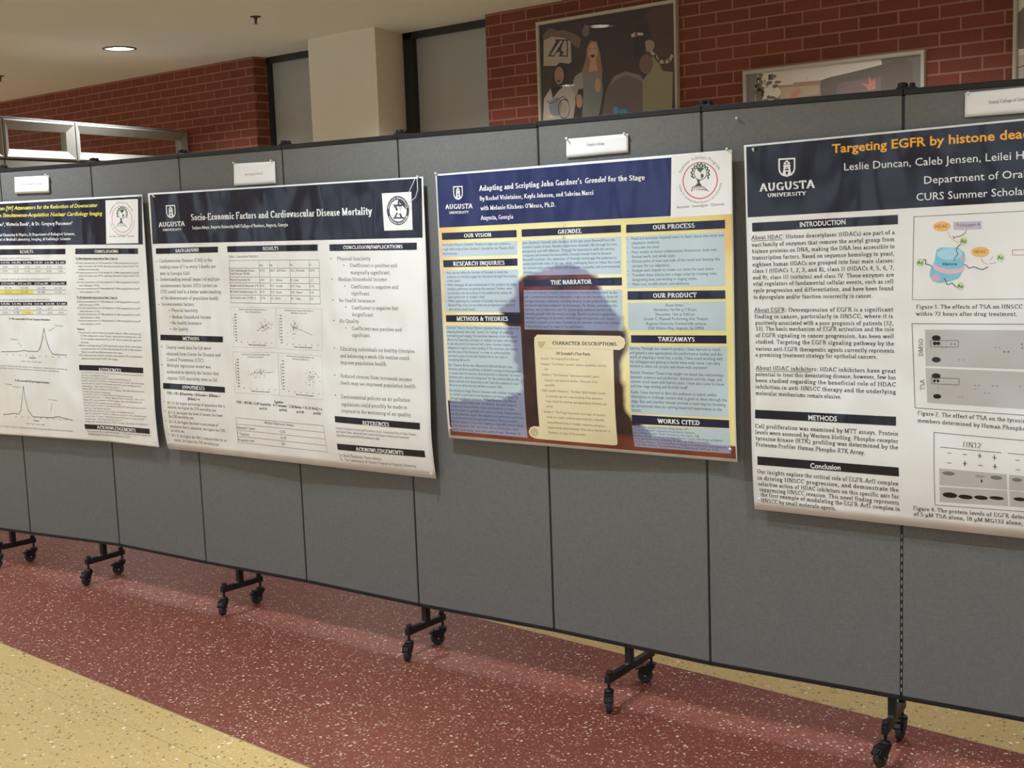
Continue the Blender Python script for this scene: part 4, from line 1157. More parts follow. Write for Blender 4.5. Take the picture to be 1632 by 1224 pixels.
PRINT['p2'] = [
('#','title_banner'),
('q','N',418.2,1698.6,1878.9,1698.4,1873.3,1497.5,415.5,1499.6),
('t','Socio-Economic Factors and Cardiovascular Disease Mortality',665.8,1587.9,1642.4,1582.7,26.1,'b','w'),
('t','Sanjana Adepu, Augusta University Hull College of Business, Augusta, Georgia',668.0,1553.9,1213.6,1552.3,12.4,'b','w'),
('#','university_logo'),
('c',545.6,1626.9,29.3,26.2),
('t','AUGUSTA',463.5,1566.9,626.7,1567.8,19.0,'b','w'),
('t','UNIVERSITY',486.1,1550.2,605.0,1549.8,9.1,'b','w'),
('#','honors_seal'),
('q','w',1693.5,1654.6,1830.4,1654.6,1829.4,1525.2,1696.8,1524.9),
('e','s',1765.2,1592.7,51.9,50.4),
('e','w',1765.8,1592.6,39.5,37.6),
('a','AUGUSTA UNIVERSITY',1765.2,1592.7,42.1,40.4,170,10,5.6,'b','w'),
('a','HONORS PROGRAM',1765.2,1592.7,48.7,47.2,205,335,5.6,'b','w'),
('p','s',1742.3,1614.3,1791.6,1612.7,1783.4,1606.5,1748.6,1607.6),
('p','s',1748.6,1607.6,1758.8,1607.3,1771.2,1587.5,1761.1,1587.8),
('p','s',1773.9,1606.8,1783.4,1606.5,1769.9,1589.7,1762.7,1589.9),
('p','s',1742.5,1571.1,1793.3,1569.7,1793.0,1564.1,1742.2,1565.5),
('p','s',1765.6,1590.9,1772.9,1590.7,1785.5,1569.9,1775.4,1570.2),
('p','s',1761.9,1591.0,1767.7,1590.9,1755.6,1570.7,1747.2,1571.0),
('p','s',1757.9,1583.6,1779.7,1583.0,1779.4,1579.5,1757.7,1580.2),
('p','s',1766.3,1624.3,1770.9,1624.1,1770.7,1611.2,1764.9,1611.4),
('#','section_heading'),
('q','n',434.1,1481.1,815.6,1483.1,813.3,1459.9,432.8,1458.6),
('t','BACKGROUND',558.2,1463.0,701.9,1465.0,13.6,'b','w'),
('#','body_text'),
('t','Cardiovascular Disease (CVD) is the',451.6,1424.4,777.1,1424.4,13.3,'r','k'),
('t','leading cause of 1 in every 3 deaths per',451.7,1399.3,797.8,1399.7,13.3,'r','k'),
('t','year in Georgia (GA).',450.8,1373.2,643.4,1372.8,13.3,'r','k'),
('t','Understanding overall impact of multiple',448.0,1348.5,815.1,1349.4,13.4,'r','k'),
('t','socioeconomic factors (SES) factors on',448.4,1322.8,797.8,1324.7,13.4,'r','k'),
('t','CVD could lead to a better understanding',447.3,1298.1,817.7,1299.6,13.4,'r','k'),
('t','of the determinants of population health.',446.9,1272.9,805.1,1273.8,13.4,'r','k'),
('t','Socioeconomic factors:',448.1,1247.6,654.8,1248.7,13.4,'r','k'),
('t','Physical Inactivity',509.7,1223.2,672.3,1223.7,13.4,'r','k'),
('t','Median Household Income',510.7,1195.5,749.3,1198.4,13.4,'r','k'),
('t','No Health Insurance',510.1,1171.3,690.6,1173.6,13.4,'r','k'),
('t','Air Quality',513.4,1146.4,606.3,1147.9,13.4,'r','k'),
('e','k',435.9,1428.4,3.2,2.0),
('e','k',431.5,1352.7,3.2,2.1),
('e','k',430.8,1252.0,3.3,2.1),
('e','k',496.3,1228.4,3.2,2.1),
('e','k',498.3,1202.7,3.2,2.1),
('e','k',499.3,1178.3,3.2,2.1),
('e','k',498.1,1152.5,3.2,2.1),
('#','section_heading'),
('q','n',430.8,1127.5,813.0,1129.3,810.8,1106.0,429.0,1104.6),
('t','METHODS',569.6,1108.6,671.8,1109.7,13.9,'b','w'),
('#','body_text'),
('t','County Level data for GA were',463.4,1070.2,738.5,1074.2,13.6,'r','k'),
('t','obtained from Center for Disease and',462.9,1043.4,793.3,1048.9,13.6,'r','k'),
('t','Control Prevention (CDC).',462.6,1019.2,696.9,1023.6,13.6,'r','k'),
('t','Multiple regression model was',462.5,995.4,732.6,999.2,13.6,'r','k'),
('t','estimated to identify the factors that',460.7,968.5,777.0,974.4,13.6,'r','k'),
('t','explain CVD mortality rates in GA.',461.6,943.4,772.2,947.9,13.7,'r','k'),
('e','k',434.7,1078.2,3.3,2.1),
('e','k',433.2,1002.4,3.3,2.1),
('#','section_heading'),
('q','n',433.1,927.4,808.9,928.3,807.8,905.1,431.7,903.4),
('t','HYPOTHESES',552.0,907.7,688.5,909.9,14.1,'b','w'),
('#','body_text'),
('t','CVD = C0 + β1Inactivity + β2Income + β3NoIns +',454.9,881.5,780.0,885.1,10.6,'b','k'),
('t','β4AirQ + e',582.6,864.3,654.3,865.8,10.4,'b','k'),
('t','β1 > 0, the higher percentage of population that is',455.3,840.8,805.5,846.1,11.1,'r','k'),
('t','inactive, the higher the CVD mortality rate.',454.2,823.3,753.4,825.9,11.1,'r','k'),
('t','β2 < 0, the higher the level of income, the lower',455.0,800.2,788.6,807.1,11.1,'r','k'),
('t','the CVD mortality rate.',454.9,784.6,614.5,785.4,11.2,'r','k'),
('t','β3 > 0, the higher the level in percentage of',454.8,761.6,754.4,765.6,11.2,'r','k'),
('t','population that is uninsured, the higher the CVD',456.4,742.2,793.9,745.2,11.2,'r','k'),
('t','mortality rate.',456.9,724.8,547.4,725.3,11.2,'r','k'),
('t','β4 > 0, the higher the PM2.5 concentration for air',459.5,703.8,799.6,706.1,11.2,'r','k'),
('t','matter, the higher the CVD mortality rate.',469.2,684.7,752.2,685.6,11.2,'r','k'),
('e','k',434.8,850.1,2.9,1.9),
('e','k',435.3,810.6,2.9,1.9),
('e','k',436.2,769.6,2.9,1.9),
('e','k',442.1,711.8,2.9,1.9),
('#','section_heading'),
('q','n',868.6,1483.3,1364.9,1482.9,1363.0,1459.4,869.3,1460.2),
('t','RESULTS',1070.3,1464.9,1156.5,1465.1,12.8,'b','w'),
('#','data_table'),
('t','Table 1. Descriptive Statistics',873.8,1438.5,1039.7,1439.0,9.7,'r','k'),
('l','g',1.3,874.2,1427.8,1367.6,1426.6),
('l','g',1.3,871.4,1398.1,1365.9,1395.7),
('l','g',1.3,870.1,1365.1,1364.2,1361.2),
('l','g',1.3,869.7,1341.6,1364.1,1339.3),
('l','g',1.3,869.2,1317.9,1364.0,1316.3),
('l','g',1.3,870.3,1294.1,1364.1,1293.2),
('l','g',1.4,871.4,1263.2,1364.8,1264.3),
('l','g',1.3,874.2,1427.8,871.4,1263.2),
('l','g',1.3,1044.3,1427.4,1041.4,1263.6),
('l','g',1.3,1101.7,1427.2,1098.8,1263.7),
('l','g',1.3,1212.3,1427.0,1209.5,1264.0),
('l','g',1.3,1314.3,1426.8,1311.5,1264.2),
('l','g',1.3,1367.6,1426.6,1364.8,1264.3),
('t','Mean',1046.3,1404.7,1066.1,1404.7,8.1,'r','k'),
('t','Max',1103.7,1404.7,1118.4,1404.8,8.1,'r','k'),
('t','Min',1214.4,1404.8,1228.7,1404.8,7.9,'r','k'),
('t','SD',1316.4,1404.8,1325.7,1404.8,7.8,'r','k'),
('t','Total Cardiovascular Disease',874.4,1385.4,1017.3,1384.9,8.3,'r','k'),
('t','327.35',1044.7,1384.8,1074.5,1384.7,8.1,'r','k'),
('t','860.9 - Jeff Davis',1102.3,1384.6,1189.8,1384.3,8.1,'r','k'),
('t','182.8 - McIntosh',1213.1,1384.2,1288.9,1384.0,8.0,'r','k'),
('t','102.43',1315.3,1383.9,1343.2,1383.8,7.9,'r','k'),
('t','Physical Inactivity (%)',872.8,1349.9,990.6,1349.2,8.3,'r','k'),
('t','26.40',1043.0,1348.9,1067.9,1348.7,8.1,'r','k'),
('t','32.5 - Calhoun',1100.6,1348.5,1168.8,1348.1,8.1,'r','k'),
('t','19 - Cobb',1211.3,1347.9,1254.1,1347.6,8.0,'r','k'),
('t','2.57',1313.5,1347.2,1332.1,1347.1,7.9,'r','k'),
('t','Income Level (in thousands of $)',872.5,1326.9,1035.6,1326.5,8.3,'r','k'),
('t','42.61',1042.8,1326.4,1067.7,1326.4,8.2,'r','k'),
('t','97.9 - Forsyth',1100.4,1326.3,1168.7,1326.1,8.1,'r','k'),
('t','23.9 - Clay',1211.2,1326.0,1263.5,1325.8,8.0,'r','k'),
('t','11.75',1313.4,1325.7,1336.6,1325.6,7.9,'r','k'),
('t','No Health Insurance (under 65)',872.0,1303.2,1025.2,1302.9,8.3,'r','k'),
('t','16.77',1042.5,1302.9,1067.3,1302.9,8.2,'r','k'),
('t','27.6 - Echols',1100.1,1302.8,1163.5,1302.7,8.1,'r','k'),
('t','10.4 - Harris',1210.9,1302.7,1272.7,1302.6,8.0,'r','k'),
('t','2.76',1313.2,1302.5,1331.8,1302.5,7.9,'r','k'),
('t','Air Quality (conc. of PM2.5)',873.1,1279.4,1016.2,1279.4,8.3,'r','k'),
('t','10.76',1043.2,1279.4,1068.1,1279.4,8.2,'r','k'),
('t','12 - Fulton',1100.7,1279.4,1154.5,1279.4,8.1,'r','k'),
('t','8.7 - Towns',1211.4,1279.4,1263.7,1279.4,8.0,'r','k'),
('t','0.62',1313.5,1279.4,1332.1,1279.4,7.9,'r','k'),
('t','Death Rate per 100,000',876.4,1373.7,988.1,1372.7,8.3,'r','k'),
('#','scatter_chart'),
('l','G',1.2,867.9,1246.7,1123.1,1246.7),
('l','G',1.2,1123.1,1246.7,1112.0,1093.1),
('l','G',1.2,1112.0,1093.1,866.3,1090.6),
('l','G',1.2,866.3,1090.6,867.9,1246.7),
('t','Cardiovascular Disease Mortality Rate vs.',914.8,1235.8,1077.6,1236.0,5.4,'r','d'),
('t','Physical Inactivity Rates',950.7,1226.6,1042.1,1226.7,5.4,'r','d'),
('t','Rate in percent by county',961.7,1099.3,1059.6,1100.3,4.9,'b','d'),
('t','1000',885.9,1215.6,898.8,1215.6,4.9,'b','g'),
('t','900',885.7,1204.3,898.6,1204.3,4.9,'b','g'),
('t','800',885.5,1192.9,898.4,1192.9,4.9,'b','g'),
('t','700',885.4,1181.5,898.2,1181.6,4.9,'b','g'),
('t','600',885.2,1170.1,898.0,1170.2,4.9,'b','g'),
('t','500',885.0,1158.8,897.8,1158.8,4.9,'b','g'),
('t','400',884.8,1147.4,897.6,1147.4,4.9,'b','g'),
('t','300',884.7,1136.0,897.4,1136.1,4.9,'b','g'),
('t','200',884.5,1124.6,897.2,1124.7,5.0,'b','g'),
('t','100',884.3,1113.1,897.0,1113.2,5.0,'b','g'),
('t','0',917.0,1108.3,924.6,1108.3,4.4,'r','d'),
('t','5',952.0,1108.6,959.5,1108.7,4.4,'r','d'),
('t','10',986.7,1108.9,994.1,1109.0,4.4,'r','d'),
('t','15',1021.2,1109.2,1028.5,1109.3,4.4,'r','d'),
('t','20',1055.3,1109.5,1062.6,1109.6,4.4,'r','d'),
('t','25',1089.2,1109.9,1096.4,1109.9,4.4,'r','d'),
('l','g',1.5,879.3,1207.8,879.5,1129.8),
('e','g',1061.7,1167.5,1.9,1.5),
('e','g',1051.3,1168.6,1.9,1.5),
('e','g',1080.4,1168.6,1.9,1.4),
('e','g',1095.0,1183.9,1.9,1.4),
('e','g',1063.5,1181.1,1.9,1.4),
('e','g',1045.0,1174.7,1.9,1.5),
('e','g',1065.6,1168.2,1.9,1.4),
('e','g',1069.8,1147.3,1.9,1.5),
('e','g',1081.1,1191.8,1.9,1.4),
('e','g',1066.3,1180.2,1.9,1.4),
('e','g',1049.1,1157.5,1.9,1.5),
('e','g',1058.6,1195.4,1.9,1.4),
('e','g',1068.2,1176.4,1.9,1.4),
('e','g',1037.5,1183.1,1.9,1.5),
('e','g',1048.2,1172.9,1.9,1.5),
('e','g',1052.3,1171.9,1.9,1.5),
('e','g',1100.7,1183.0,1.9,1.4),
('e','g',1044.5,1175.4,1.9,1.5),
('e','g',1085.1,1181.6,1.9,1.4),
('e','g',1092.8,1188.7,1.9,1.4),
('e','g',1039.6,1173.1,1.9,1.5),
('e','g',1043.7,1179.7,1.9,1.5),
('e','g',1070.1,1164.7,1.9,1.4),
('e','g',1064.0,1176.2,1.9,1.4),
('e','g',1089.2,1168.9,1.9,1.4),
('e','g',1055.1,1158.7,1.9,1.5),
('e','g',1042.1,1170.6,1.9,1.5),
('e','g',1075.2,1173.4,1.9,1.4),
('e','g',1048.9,1168.6,1.9,1.5),
('e','g',1050.5,1179.6,1.9,1.5),
('e','g',1038.4,1157.2,1.9,1.5),
('e','g',1048.6,1159.2,1.9,1.5),
('e','g',1069.6,1176.1,1.9,1.4),
('e','g',1075.1,1170.1,1.9,1.4),
('e','g',1065.5,1188.9,1.9,1.4),
('e','g',1061.9,1162.6,1.9,1.5),
('e','g',1070.6,1161.6,1.9,1.4),
('e','g',1092.2,1168.9,1.9,1.4),
('e','g',1104.3,1191.3,1.9,1.4),
('e','g',1058.8,1202.1,1.9,1.4),
('e','g',1078.5,1172.2,1.9,1.4),
('e','g',1097.2,1177.9,1.9,1.4),
('e','g',1017.1,1157.0,2.0,1.5),
('e','g',1034.3,1187.0,1.9,1.5),
('e','g',1057.0,1165.5,1.9,1.5),
('e','g',1050.4,1170.5,1.9,1.5),
('l','g',1.2,1011.3,1157.2,1084.3,1187.9),
('#','scatter_chart'),
('l','G',1.2,1126.5,1246.8,1370.6,1246.6),
('l','G',1.2,1370.6,1246.6,1365.0,1092.7),
('l','G',1.2,1365.0,1092.7,1123.5,1090.3),
('l','G',1.2,1123.5,1090.3,1126.5,1246.8),
('t','Cardiovascular Disease Mortality vs.',1171.3,1235.9,1327.4,1235.9,5.2,'r','d'),
('t','Median Income',1205.7,1226.6,1293.5,1226.6,5.2,'r','d'),
('t','Rate in percent by county',1217.2,1099.0,1313.4,1099.9,4.8,'b','d'),
('t','1000',1143.4,1215.6,1155.9,1215.6,4.8,'b','g'),
('t','900',1143.2,1204.2,1155.7,1204.3,4.8,'b','g'),
('t','800',1143.0,1192.8,1155.4,1192.9,4.8,'b','g'),
('t','700',1142.7,1181.5,1155.2,1181.5,4.8,'b','g'),
('t','600',1142.5,1170.1,1155.0,1170.1,4.8,'b','g'),
('t','500',1142.3,1158.6,1154.7,1158.7,4.8,'b','g'),
('t','400',1142.0,1147.2,1154.5,1147.3,4.8,'b','g'),
('t','300',1141.8,1135.8,1154.2,1135.9,4.8,'b','g'),
('t','200',1141.6,1124.4,1154.0,1124.5,4.8,'b','g'),
('t','100',1141.3,1112.9,1153.7,1113.0,4.8,'b','g'),
('t','0',1173.4,1108.0,1180.7,1108.1,4.3,'r','d'),
('t','5',1207.7,1108.3,1215.0,1108.4,4.3,'r','d'),
('t','10',1241.7,1108.6,1249.0,1108.7,4.3,'r','d'),
('t','15',1275.4,1108.9,1282.6,1109.0,4.3,'r','d'),
('t','20',1308.9,1109.2,1316.0,1109.3,4.2,'r','d'),
('t','25',1342.1,1109.5,1349.2,1109.5,4.2,'r','d'),
('l','g',1.4,1137.0,1207.8,1136.7,1129.7),
('e','g',1183.4,1153.5,1.9,1.4),
('e','g',1215.7,1172.7,1.9,1.4),
('e','g',1226.7,1172.4,1.9,1.4),
('e','g',1221.2,1184.7,1.9,1.4),
('e','g',1214.6,1169.0,1.9,1.4),
('e','g',1234.7,1175.8,1.9,1.4),
('e','g',1218.2,1170.2,1.9,1.4),
('e','g',1226.4,1171.9,1.9,1.4),
('e','g',1213.1,1179.8,1.9,1.4),
('e','g',1235.6,1171.1,1.9,1.4),
('e','g',1214.0,1134.4,1.9,1.4),
('e','g',1231.0,1164.7,1.9,1.4),
('e','g',1220.5,1185.7,1.9,1.4),
('e','g',1236.2,1175.5,1.9,1.4),
('e','g',1216.9,1162.4,1.9,1.4),
('e','g',1233.9,1171.7,1.9,1.4),
('e','g',1215.3,1150.2,1.9,1.4),
('e','g',1227.6,1185.9,1.9,1.4),
('e','g',1229.5,1172.6,1.9,1.4),
('e','g',1216.9,1166.3,1.9,1.4),
('e','g',1219.0,1151.3,1.9,1.4),
('e','g',1220.2,1171.3,1.9,1.4),
('e','g',1237.0,1180.9,1.8,1.4),
('e','g',1234.1,1175.1,1.9,1.4),
('e','g',1237.7,1184.1,1.8,1.4),
('e','g',1225.5,1192.4,1.9,1.4),
('e','g',1209.5,1173.7,1.9,1.4),
('e','g',1223.5,1151.8,1.9,1.4),
('e','g',1249.1,1189.9,1.8,1.4),
('e','g',1202.9,1159.5,1.9,1.4),
('e','g',1225.6,1189.7,1.9,1.4),
('e','g',1226.2,1187.0,1.9,1.4),
('e','g',1203.6,1188.1,1.9,1.4),
('e','g',1210.4,1148.3,1.9,1.4),
('e','g',1223.4,1175.4,1.9,1.4),
('e','g',1259.6,1180.2,1.8,1.4),
('e','g',1214.7,1177.0,1.9,1.4),
('e','g',1224.3,1177.7,1.9,1.4),
('e','g',1241.7,1177.9,1.8,1.4),
('e','g',1226.2,1171.7,1.9,1.4),
('e','g',1203.3,1184.8,1.9,1.4),
('e','g',1218.2,1200.1,1.9,1.4),
('e','g',1217.1,1173.2,1.9,1.4),
('e','g',1219.4,1175.0,1.9,1.4),
('e','g',1223.2,1178.1,1.9,1.4),
('e','g',1229.3,1192.8,1.9,1.4),
('l','g',1.2,1204.0,1180.9,1317.2,1148.3),
('#','scatter_chart'),
('l','G',1.2,867.4,1070.5,1122.3,1075.9),
('l','G',1.2,1122.3,1075.9,1122.5,912.2),
('l','G',1.2,1122.5,912.2,866.1,909.2),
('l','G',1.3,866.1,909.2,867.4,1070.5),
('t','Cardiovascular Disease Mortality vs. No',914.4,1060.2,1077.5,1063.5,5.4,'r','d'),
('t','Health Insurance',950.6,1051.3,1042.4,1053.1,5.4,'r','d'),
('t','Rate in percent by county',965.5,918.5,1067.5,919.8,5.0,'b','d'),
('t','1000',885.5,1038.7,898.6,1039.0,5.0,'b','g'),
('t','900',885.4,1027.0,898.5,1027.2,5.0,'b','g'),
('t','800',885.4,1015.2,898.4,1015.4,5.0,'b','g'),
('t','700',885.3,1003.4,898.4,1003.6,5.0,'b','g'),
('t','600',885.2,991.6,898.3,991.8,5.0,'b','g'),
('t','500',885.1,979.8,898.2,980.0,5.0,'b','g'),
('t','400',885.0,968.0,898.1,968.2,5.0,'b','g'),
('t','300',884.9,956.2,898.1,956.4,5.0,'b','g'),
('t','200',884.9,944.4,898.0,944.6,5.0,'b','g'),
('t','100',884.8,932.6,897.9,932.8,5.0,'b','g'),
('t','0',918.8,927.7,926.6,927.8,4.5,'r','d'),
('t','5',955.2,928.2,962.9,928.3,4.5,'r','d'),
('t','10',991.2,928.6,998.9,928.7,4.5,'r','d'),
('t','15',1027.0,929.1,1034.6,929.2,4.4,'r','d'),
('t','20',1062.4,929.5,1070.0,929.6,4.4,'r','d'),
('t','25',1097.6,930.0,1105.1,930.1,4.4,'r','d'),
('l','g',1.5,878.9,1030.5,879.6,949.9),
('e','g',1041.1,1003.7,2.0,1.5),
('e','g',1028.7,999.1,2.0,1.5),
('e','g',1003.0,1001.2,2.0,1.5),
('e','g',1053.5,1006.2,1.9,1.5),
('e','g',979.7,990.3,2.0,1.5),
('e','g',1021.8,993.8,2.0,1.5),
('e','g',987.5,999.1,2.0,1.5),
('e','g',1041.0,1005.1,2.0,1.5),
('e','g',1031.2,987.6,2.0,1.5),
('e','g',1019.3,1006.0,2.0,1.5),
('e','g',1068.3,995.1,1.9,1.5),
('e','g',1020.4,997.8,2.0,1.5),
('e','g',987.6,995.3,2.0,1.5),
('e','g',1020.9,1002.4,2.0,1.5),
('e','g',1016.8,982.8,2.0,1.5),
('e','g',1027.0,995.4,2.0,1.5),
('e','g',1043.5,986.3,1.9,1.5),
('e','g',1040.8,1002.8,2.0,1.5),
('e','g',961.8,983.8,2.0,1.5),
('e','g',1016.5,997.6,2.0,1.5),
('e','g',1028.7,998.9,2.0,1.5),
('e','g',995.3,975.4,2.0,1.5),
('e','g',968.3,983.6,2.0,1.5),
('e','g',1041.7,977.9,2.0,1.5),
('e','g',1021.2,989.3,2.0,1.5),
('e','g',988.4,992.5,2.0,1.5),
('e','g',954.8,996.9,2.0,1.5),
('e','g',1013.8,994.9,2.0,1.5),
('e','g',999.8,981.9,2.0,1.5),
('e','g',968.9,990.6,2.0,1.5),
('e','g',1003.1,993.0,2.0,1.5),
('e','g',1014.3,974.9,2.0,1.5),
('e','g',982.8,979.4,2.0,1.5),
('e','g',1054.3,996.9,1.9,1.5),
('e','g',998.1,1005.3,2.0,1.5),
('e','g',988.1,972.8,2.0,1.5),
('e','g',952.0,986.7,2.0,1.5),
('e','g',993.0,974.4,2.0,1.5),
('e','g',1024.6,1007.5,2.0,1.5),
('e','g',999.5,991.4,2.0,1.5),
('e','g',1018.8,1003.3,2.0,1.5),
('e','g',1006.8,998.1,2.0,1.5),
('e','g',1028.0,991.8,2.0,1.5),
('e','g',1021.4,999.9,2.0,1.5),
('e','g',1037.3,1000.4,2.0,1.5),
('e','g',991.2,997.1,2.0,1.5),
('l','g',1.2,967.5,989.4,1092.5,999.8),
('#','scatter_chart'),
('l','G',1.2,1128.5,1076.1,1364.4,1072.1),
('l','G',1.2,1364.4,1072.1,1363.1,909.8),
('l','G',1.2,1363.1,909.8,1124.9,911.6),
('l','G',1.2,1124.9,911.6,1128.5,1076.1),
('t','Cardiovascular Disease Mortality vs. Air',1171.8,1063.9,1322.8,1061.5,5.3,'r','d'),
('t','Quality (PM2.5)',1205.1,1053.6,1290.1,1052.2,5.3,'r','d'),
('t','Rate in percent by county',1217.2,919.2,1312.0,918.4,4.8,'b','d'),
('t','1000',1144.8,1043.1,1156.9,1042.9,4.8,'b','g'),
('t','900',1144.5,1031.1,1156.6,1030.9,4.8,'b','g'),
('t','800',1144.3,1019.1,1156.4,1019.0,4.8,'b','g'),
('t','700',1144.0,1007.1,1156.2,1007.0,4.8,'b','g'),
('t','600',1143.8,995.2,1155.9,995.0,4.8,'b','g'),
('t','500',1143.5,983.2,1155.7,983.0,4.8,'b','g'),
('t','400',1143.3,971.2,1155.4,971.0,4.8,'b','g'),
('t','300',1143.0,959.1,1155.2,959.0,4.9,'b','g'),
('t','200',1142.8,947.1,1155.0,947.0,4.9,'b','g'),
('t','100',1142.5,935.1,1154.7,935.0,4.9,'b','g'),
('t','0',1174.0,929.4,1181.3,929.3,4.4,'r','d'),
('t','5',1207.8,929.1,1215.0,929.0,4.3,'r','d'),
('t','10',1241.3,928.8,1248.4,928.7,4.3,'r','d'),
('t','15',1274.5,928.5,1281.6,928.5,4.3,'r','d'),
('t','20',1307.4,928.2,1314.4,928.2,4.3,'r','d'),
('t','25',1340.1,928.0,1347.1,927.9,4.3,'r','d'),
('l','g',1.4,1138.5,1035.0,1138.0,952.8),
('e','g',1299.8,994.0,1.8,1.4),
('e','g',1271.4,970.7,1.8,1.4),
('e','g',1313.8,973.2,1.8,1.4),
('e','g',1297.5,979.9,1.8,1.4),
('e','g',1308.1,990.0,1.8,1.4),
('e','g',1335.0,999.3,1.8,1.4),
('e','g',1316.1,1013.5,1.8,1.4),
('e','g',1314.3,992.9,1.8,1.4),
('e','g',1288.6,997.3,1.8,1.4),
('e','g',1270.8,1002.6,1.8,1.4),
('e','g',1310.4,1025.1,1.8,1.4),
('e','g',1321.7,978.1,1.8,1.4),
('e','g',1293.9,1009.2,1.8,1.4),
('e','g',1283.0,1006.1,1.8,1.4),
('e','g',1290.1,960.7,1.8,1.4),
('e','g',1285.3,979.3,1.8,1.4),
('e','g',1326.4,1003.6,1.8,1.4),
('e','g',1299.7,981.0,1.8,1.4),
('e','g',1292.7,973.1,1.8,1.4),
('e','g',1340.3,992.5,1.8,1.4),
('e','g',1290.6,981.7,1.8,1.4),
('e','g',1311.2,1000.3,1.8,1.4),
('e','g',1302.4,988.9,1.8,1.4),
('e','g',1312.0,975.4,1.8,1.4),
('e','g',1298.2,1007.0,1.8,1.4),
('e','g',1275.9,964.3,1.8,1.4),
('e','g',1298.3,995.3,1.8,1.4),
('e','g',1344.4,977.3,1.8,1.4),
('e','g',1342.1,994.2,1.8,1.4),
('e','g',1293.9,996.7,1.8,1.4),
('e','g',1315.2,985.1,1.8,1.4),
('e','g',1309.1,960.5,1.8,1.4),
('e','g',1328.4,1005.6,1.8,1.4),
('e','g',1311.5,982.6,1.8,1.4),
('e','g',1290.1,958.8,1.8,1.4),
('e','g',1318.5,970.8,1.8,1.4),
('e','g',1297.2,1005.0,1.8,1.4),
('e','g',1317.6,993.4,1.8,1.4),
('e','g',1295.3,990.9,1.8,1.4),
('e','g',1308.2,988.4,1.8,1.4),
('e','g',1300.9,983.8,1.8,1.4),
('e','g',1351.6,976.9,1.8,1.4),
('e','g',1294.2,962.6,1.8,1.4),
('e','g',1298.4,1010.4,1.8,1.4),
('e','g',1283.9,1016.3,1.8,1.4),
('e','g',1325.1,1005.7,1.8,1.4),
('l','g',1.2,1279.0,986.6,1322.8,995.7),
('#','regression_equation'),
('t','Equation',1092.8,881.8,1144.9,882.2,9.3,'b','k'),
('t','CVD = 207.96 + 3.89 Inactivity - 4.17 Income - 2.38 NoIns + 35.32 AirQ + e',871.4,867.2,1357.5,869.6,10.1,'b','k'),
('t','(p=0.12)',1005.3,851.3,1051.5,851.7,8.9,'b','k'),
('t','(p<0.05)',1119.9,853.0,1164.9,853.4,8.8,'b','k'),
('t','(p=0.29)',1216.0,851.7,1259.9,852.1,8.7,'b','k'),
('t','(p<0.05)',1308.4,852.8,1351.3,853.1,8.6,'b','k'),
('#','data_table'),
('l','g',1.3,864.1,808.5,1360.3,812.3),
('l','g',1.3,864.3,783.7,1361.9,787.3),
('l','g',1.3,864.6,759.0,1363.6,762.4),
('l','g',1.3,864.9,734.2,1365.2,737.4),
('l','g',1.3,865.1,709.4,1366.9,712.5),
('l','g',1.3,864.1,808.5,865.1,709.4),
('l','g',1.2,1360.3,812.3,1366.9,712.5),
('t','Multiple Regression Analysis',1030.1,796.6,1201.4,797.7,9.9,'r','k'),
('t','Adjusted R Square',864.8,765.4,973.6,767.1,10.1,'r','k'),
('t','0.282',1114.4,767.1,1147.4,767.3,9.9,'r','k'),
('t','F-Statistic',865.1,740.7,935.6,739.9,10.2,'r','k'),
('t','16.38',1115.9,743.2,1148.9,743.5,9.9,'r','k'),
('t','N (sample size)',865.4,716.0,961.5,717.4,10.2,'r','k'),
('t','159',1117.3,719.3,1137.1,718.7,9.9,'r','k'),
('#','section_heading'),
('q','n',1425.2,1482.0,1846.5,1481.3,1845.0,1456.8,1424.3,1457.9),
('t','CONCLUSION/IMPLICATIONS',1493.0,1463.4,1781.8,1462.7,12.6,'b','w'),
('#','body_text'),
('t','Physical Inactivity',1460.5,1423.8,1625.3,1422.4,13.1,'r','k'),
('t','Coefficient is positive and',1523.3,1399.2,1752.0,1397.3,13.0,'r','k'),
('t','marginally significant.',1524.9,1373.5,1720.2,1373.1,13.1,'r','k'),
('t','Median Household Income',1462.2,1349.1,1700.5,1348.9,13.2,'r','k'),
('t','Coefficient is negative and',1524.7,1322.6,1754.6,1322.1,13.1,'r','k'),
('t','significant.',1525.5,1299.1,1618.1,1298.4,13.1,'r','k'),
('t','No Health Insurance',1461.1,1273.0,1640.9,1272.7,13.2,'r','k'),
('t','Coefficient is negative but',1524.3,1247.0,1749.1,1248.0,13.2,'r','k'),
('t','insignificant.',1524.1,1223.1,1634.9,1223.0,13.2,'r','k'),
('t','Air Quality',1461.0,1198.0,1558.1,1198.4,13.3,'r','k'),
('t','Coefficient was positive and',1520.9,1172.6,1764.4,1173.3,13.2,'r','k'),
('t','significant.',1521.7,1148.4,1614.7,1149.3,13.3,'r','k'),
('t','Educating individuals on healthy lifestyles',1459.9,1096.8,1822.2,1099.2,13.4,'r','k'),
('t','and balancing a work-life routine could',1459.0,1071.4,1796.4,1074.9,13.4,'r','k'),
('t','improve population health.',1458.5,1046.6,1691.4,1049.8,13.4,'r','k'),
('t','Reduced stresses from increased income',1458.4,997.3,1805.6,1000.0,13.5,'r','k'),
('t','levels may see improved population health.',1457.8,971.7,1827.7,976.3,13.5,'r','k'),
('t','Environmental policies on air pollution',1458.9,921.1,1796.2,926.8,13.6,'r','k'),
('t','regulations could possibly be made in',1457.9,893.5,1781.7,900.7,13.6,'r','k'),
('t','response to the worsening of air quality.',1457.4,869.5,1801.9,875.2,13.6,'r','k'),
('e','k',1430.5,1430.6,2.9,2.0),
('e','k',1493.7,1405.2,2.8,2.0),
('e','k',1431.3,1355.5,2.9,2.1),
('e','k',1494.6,1330.6,2.8,2.0),
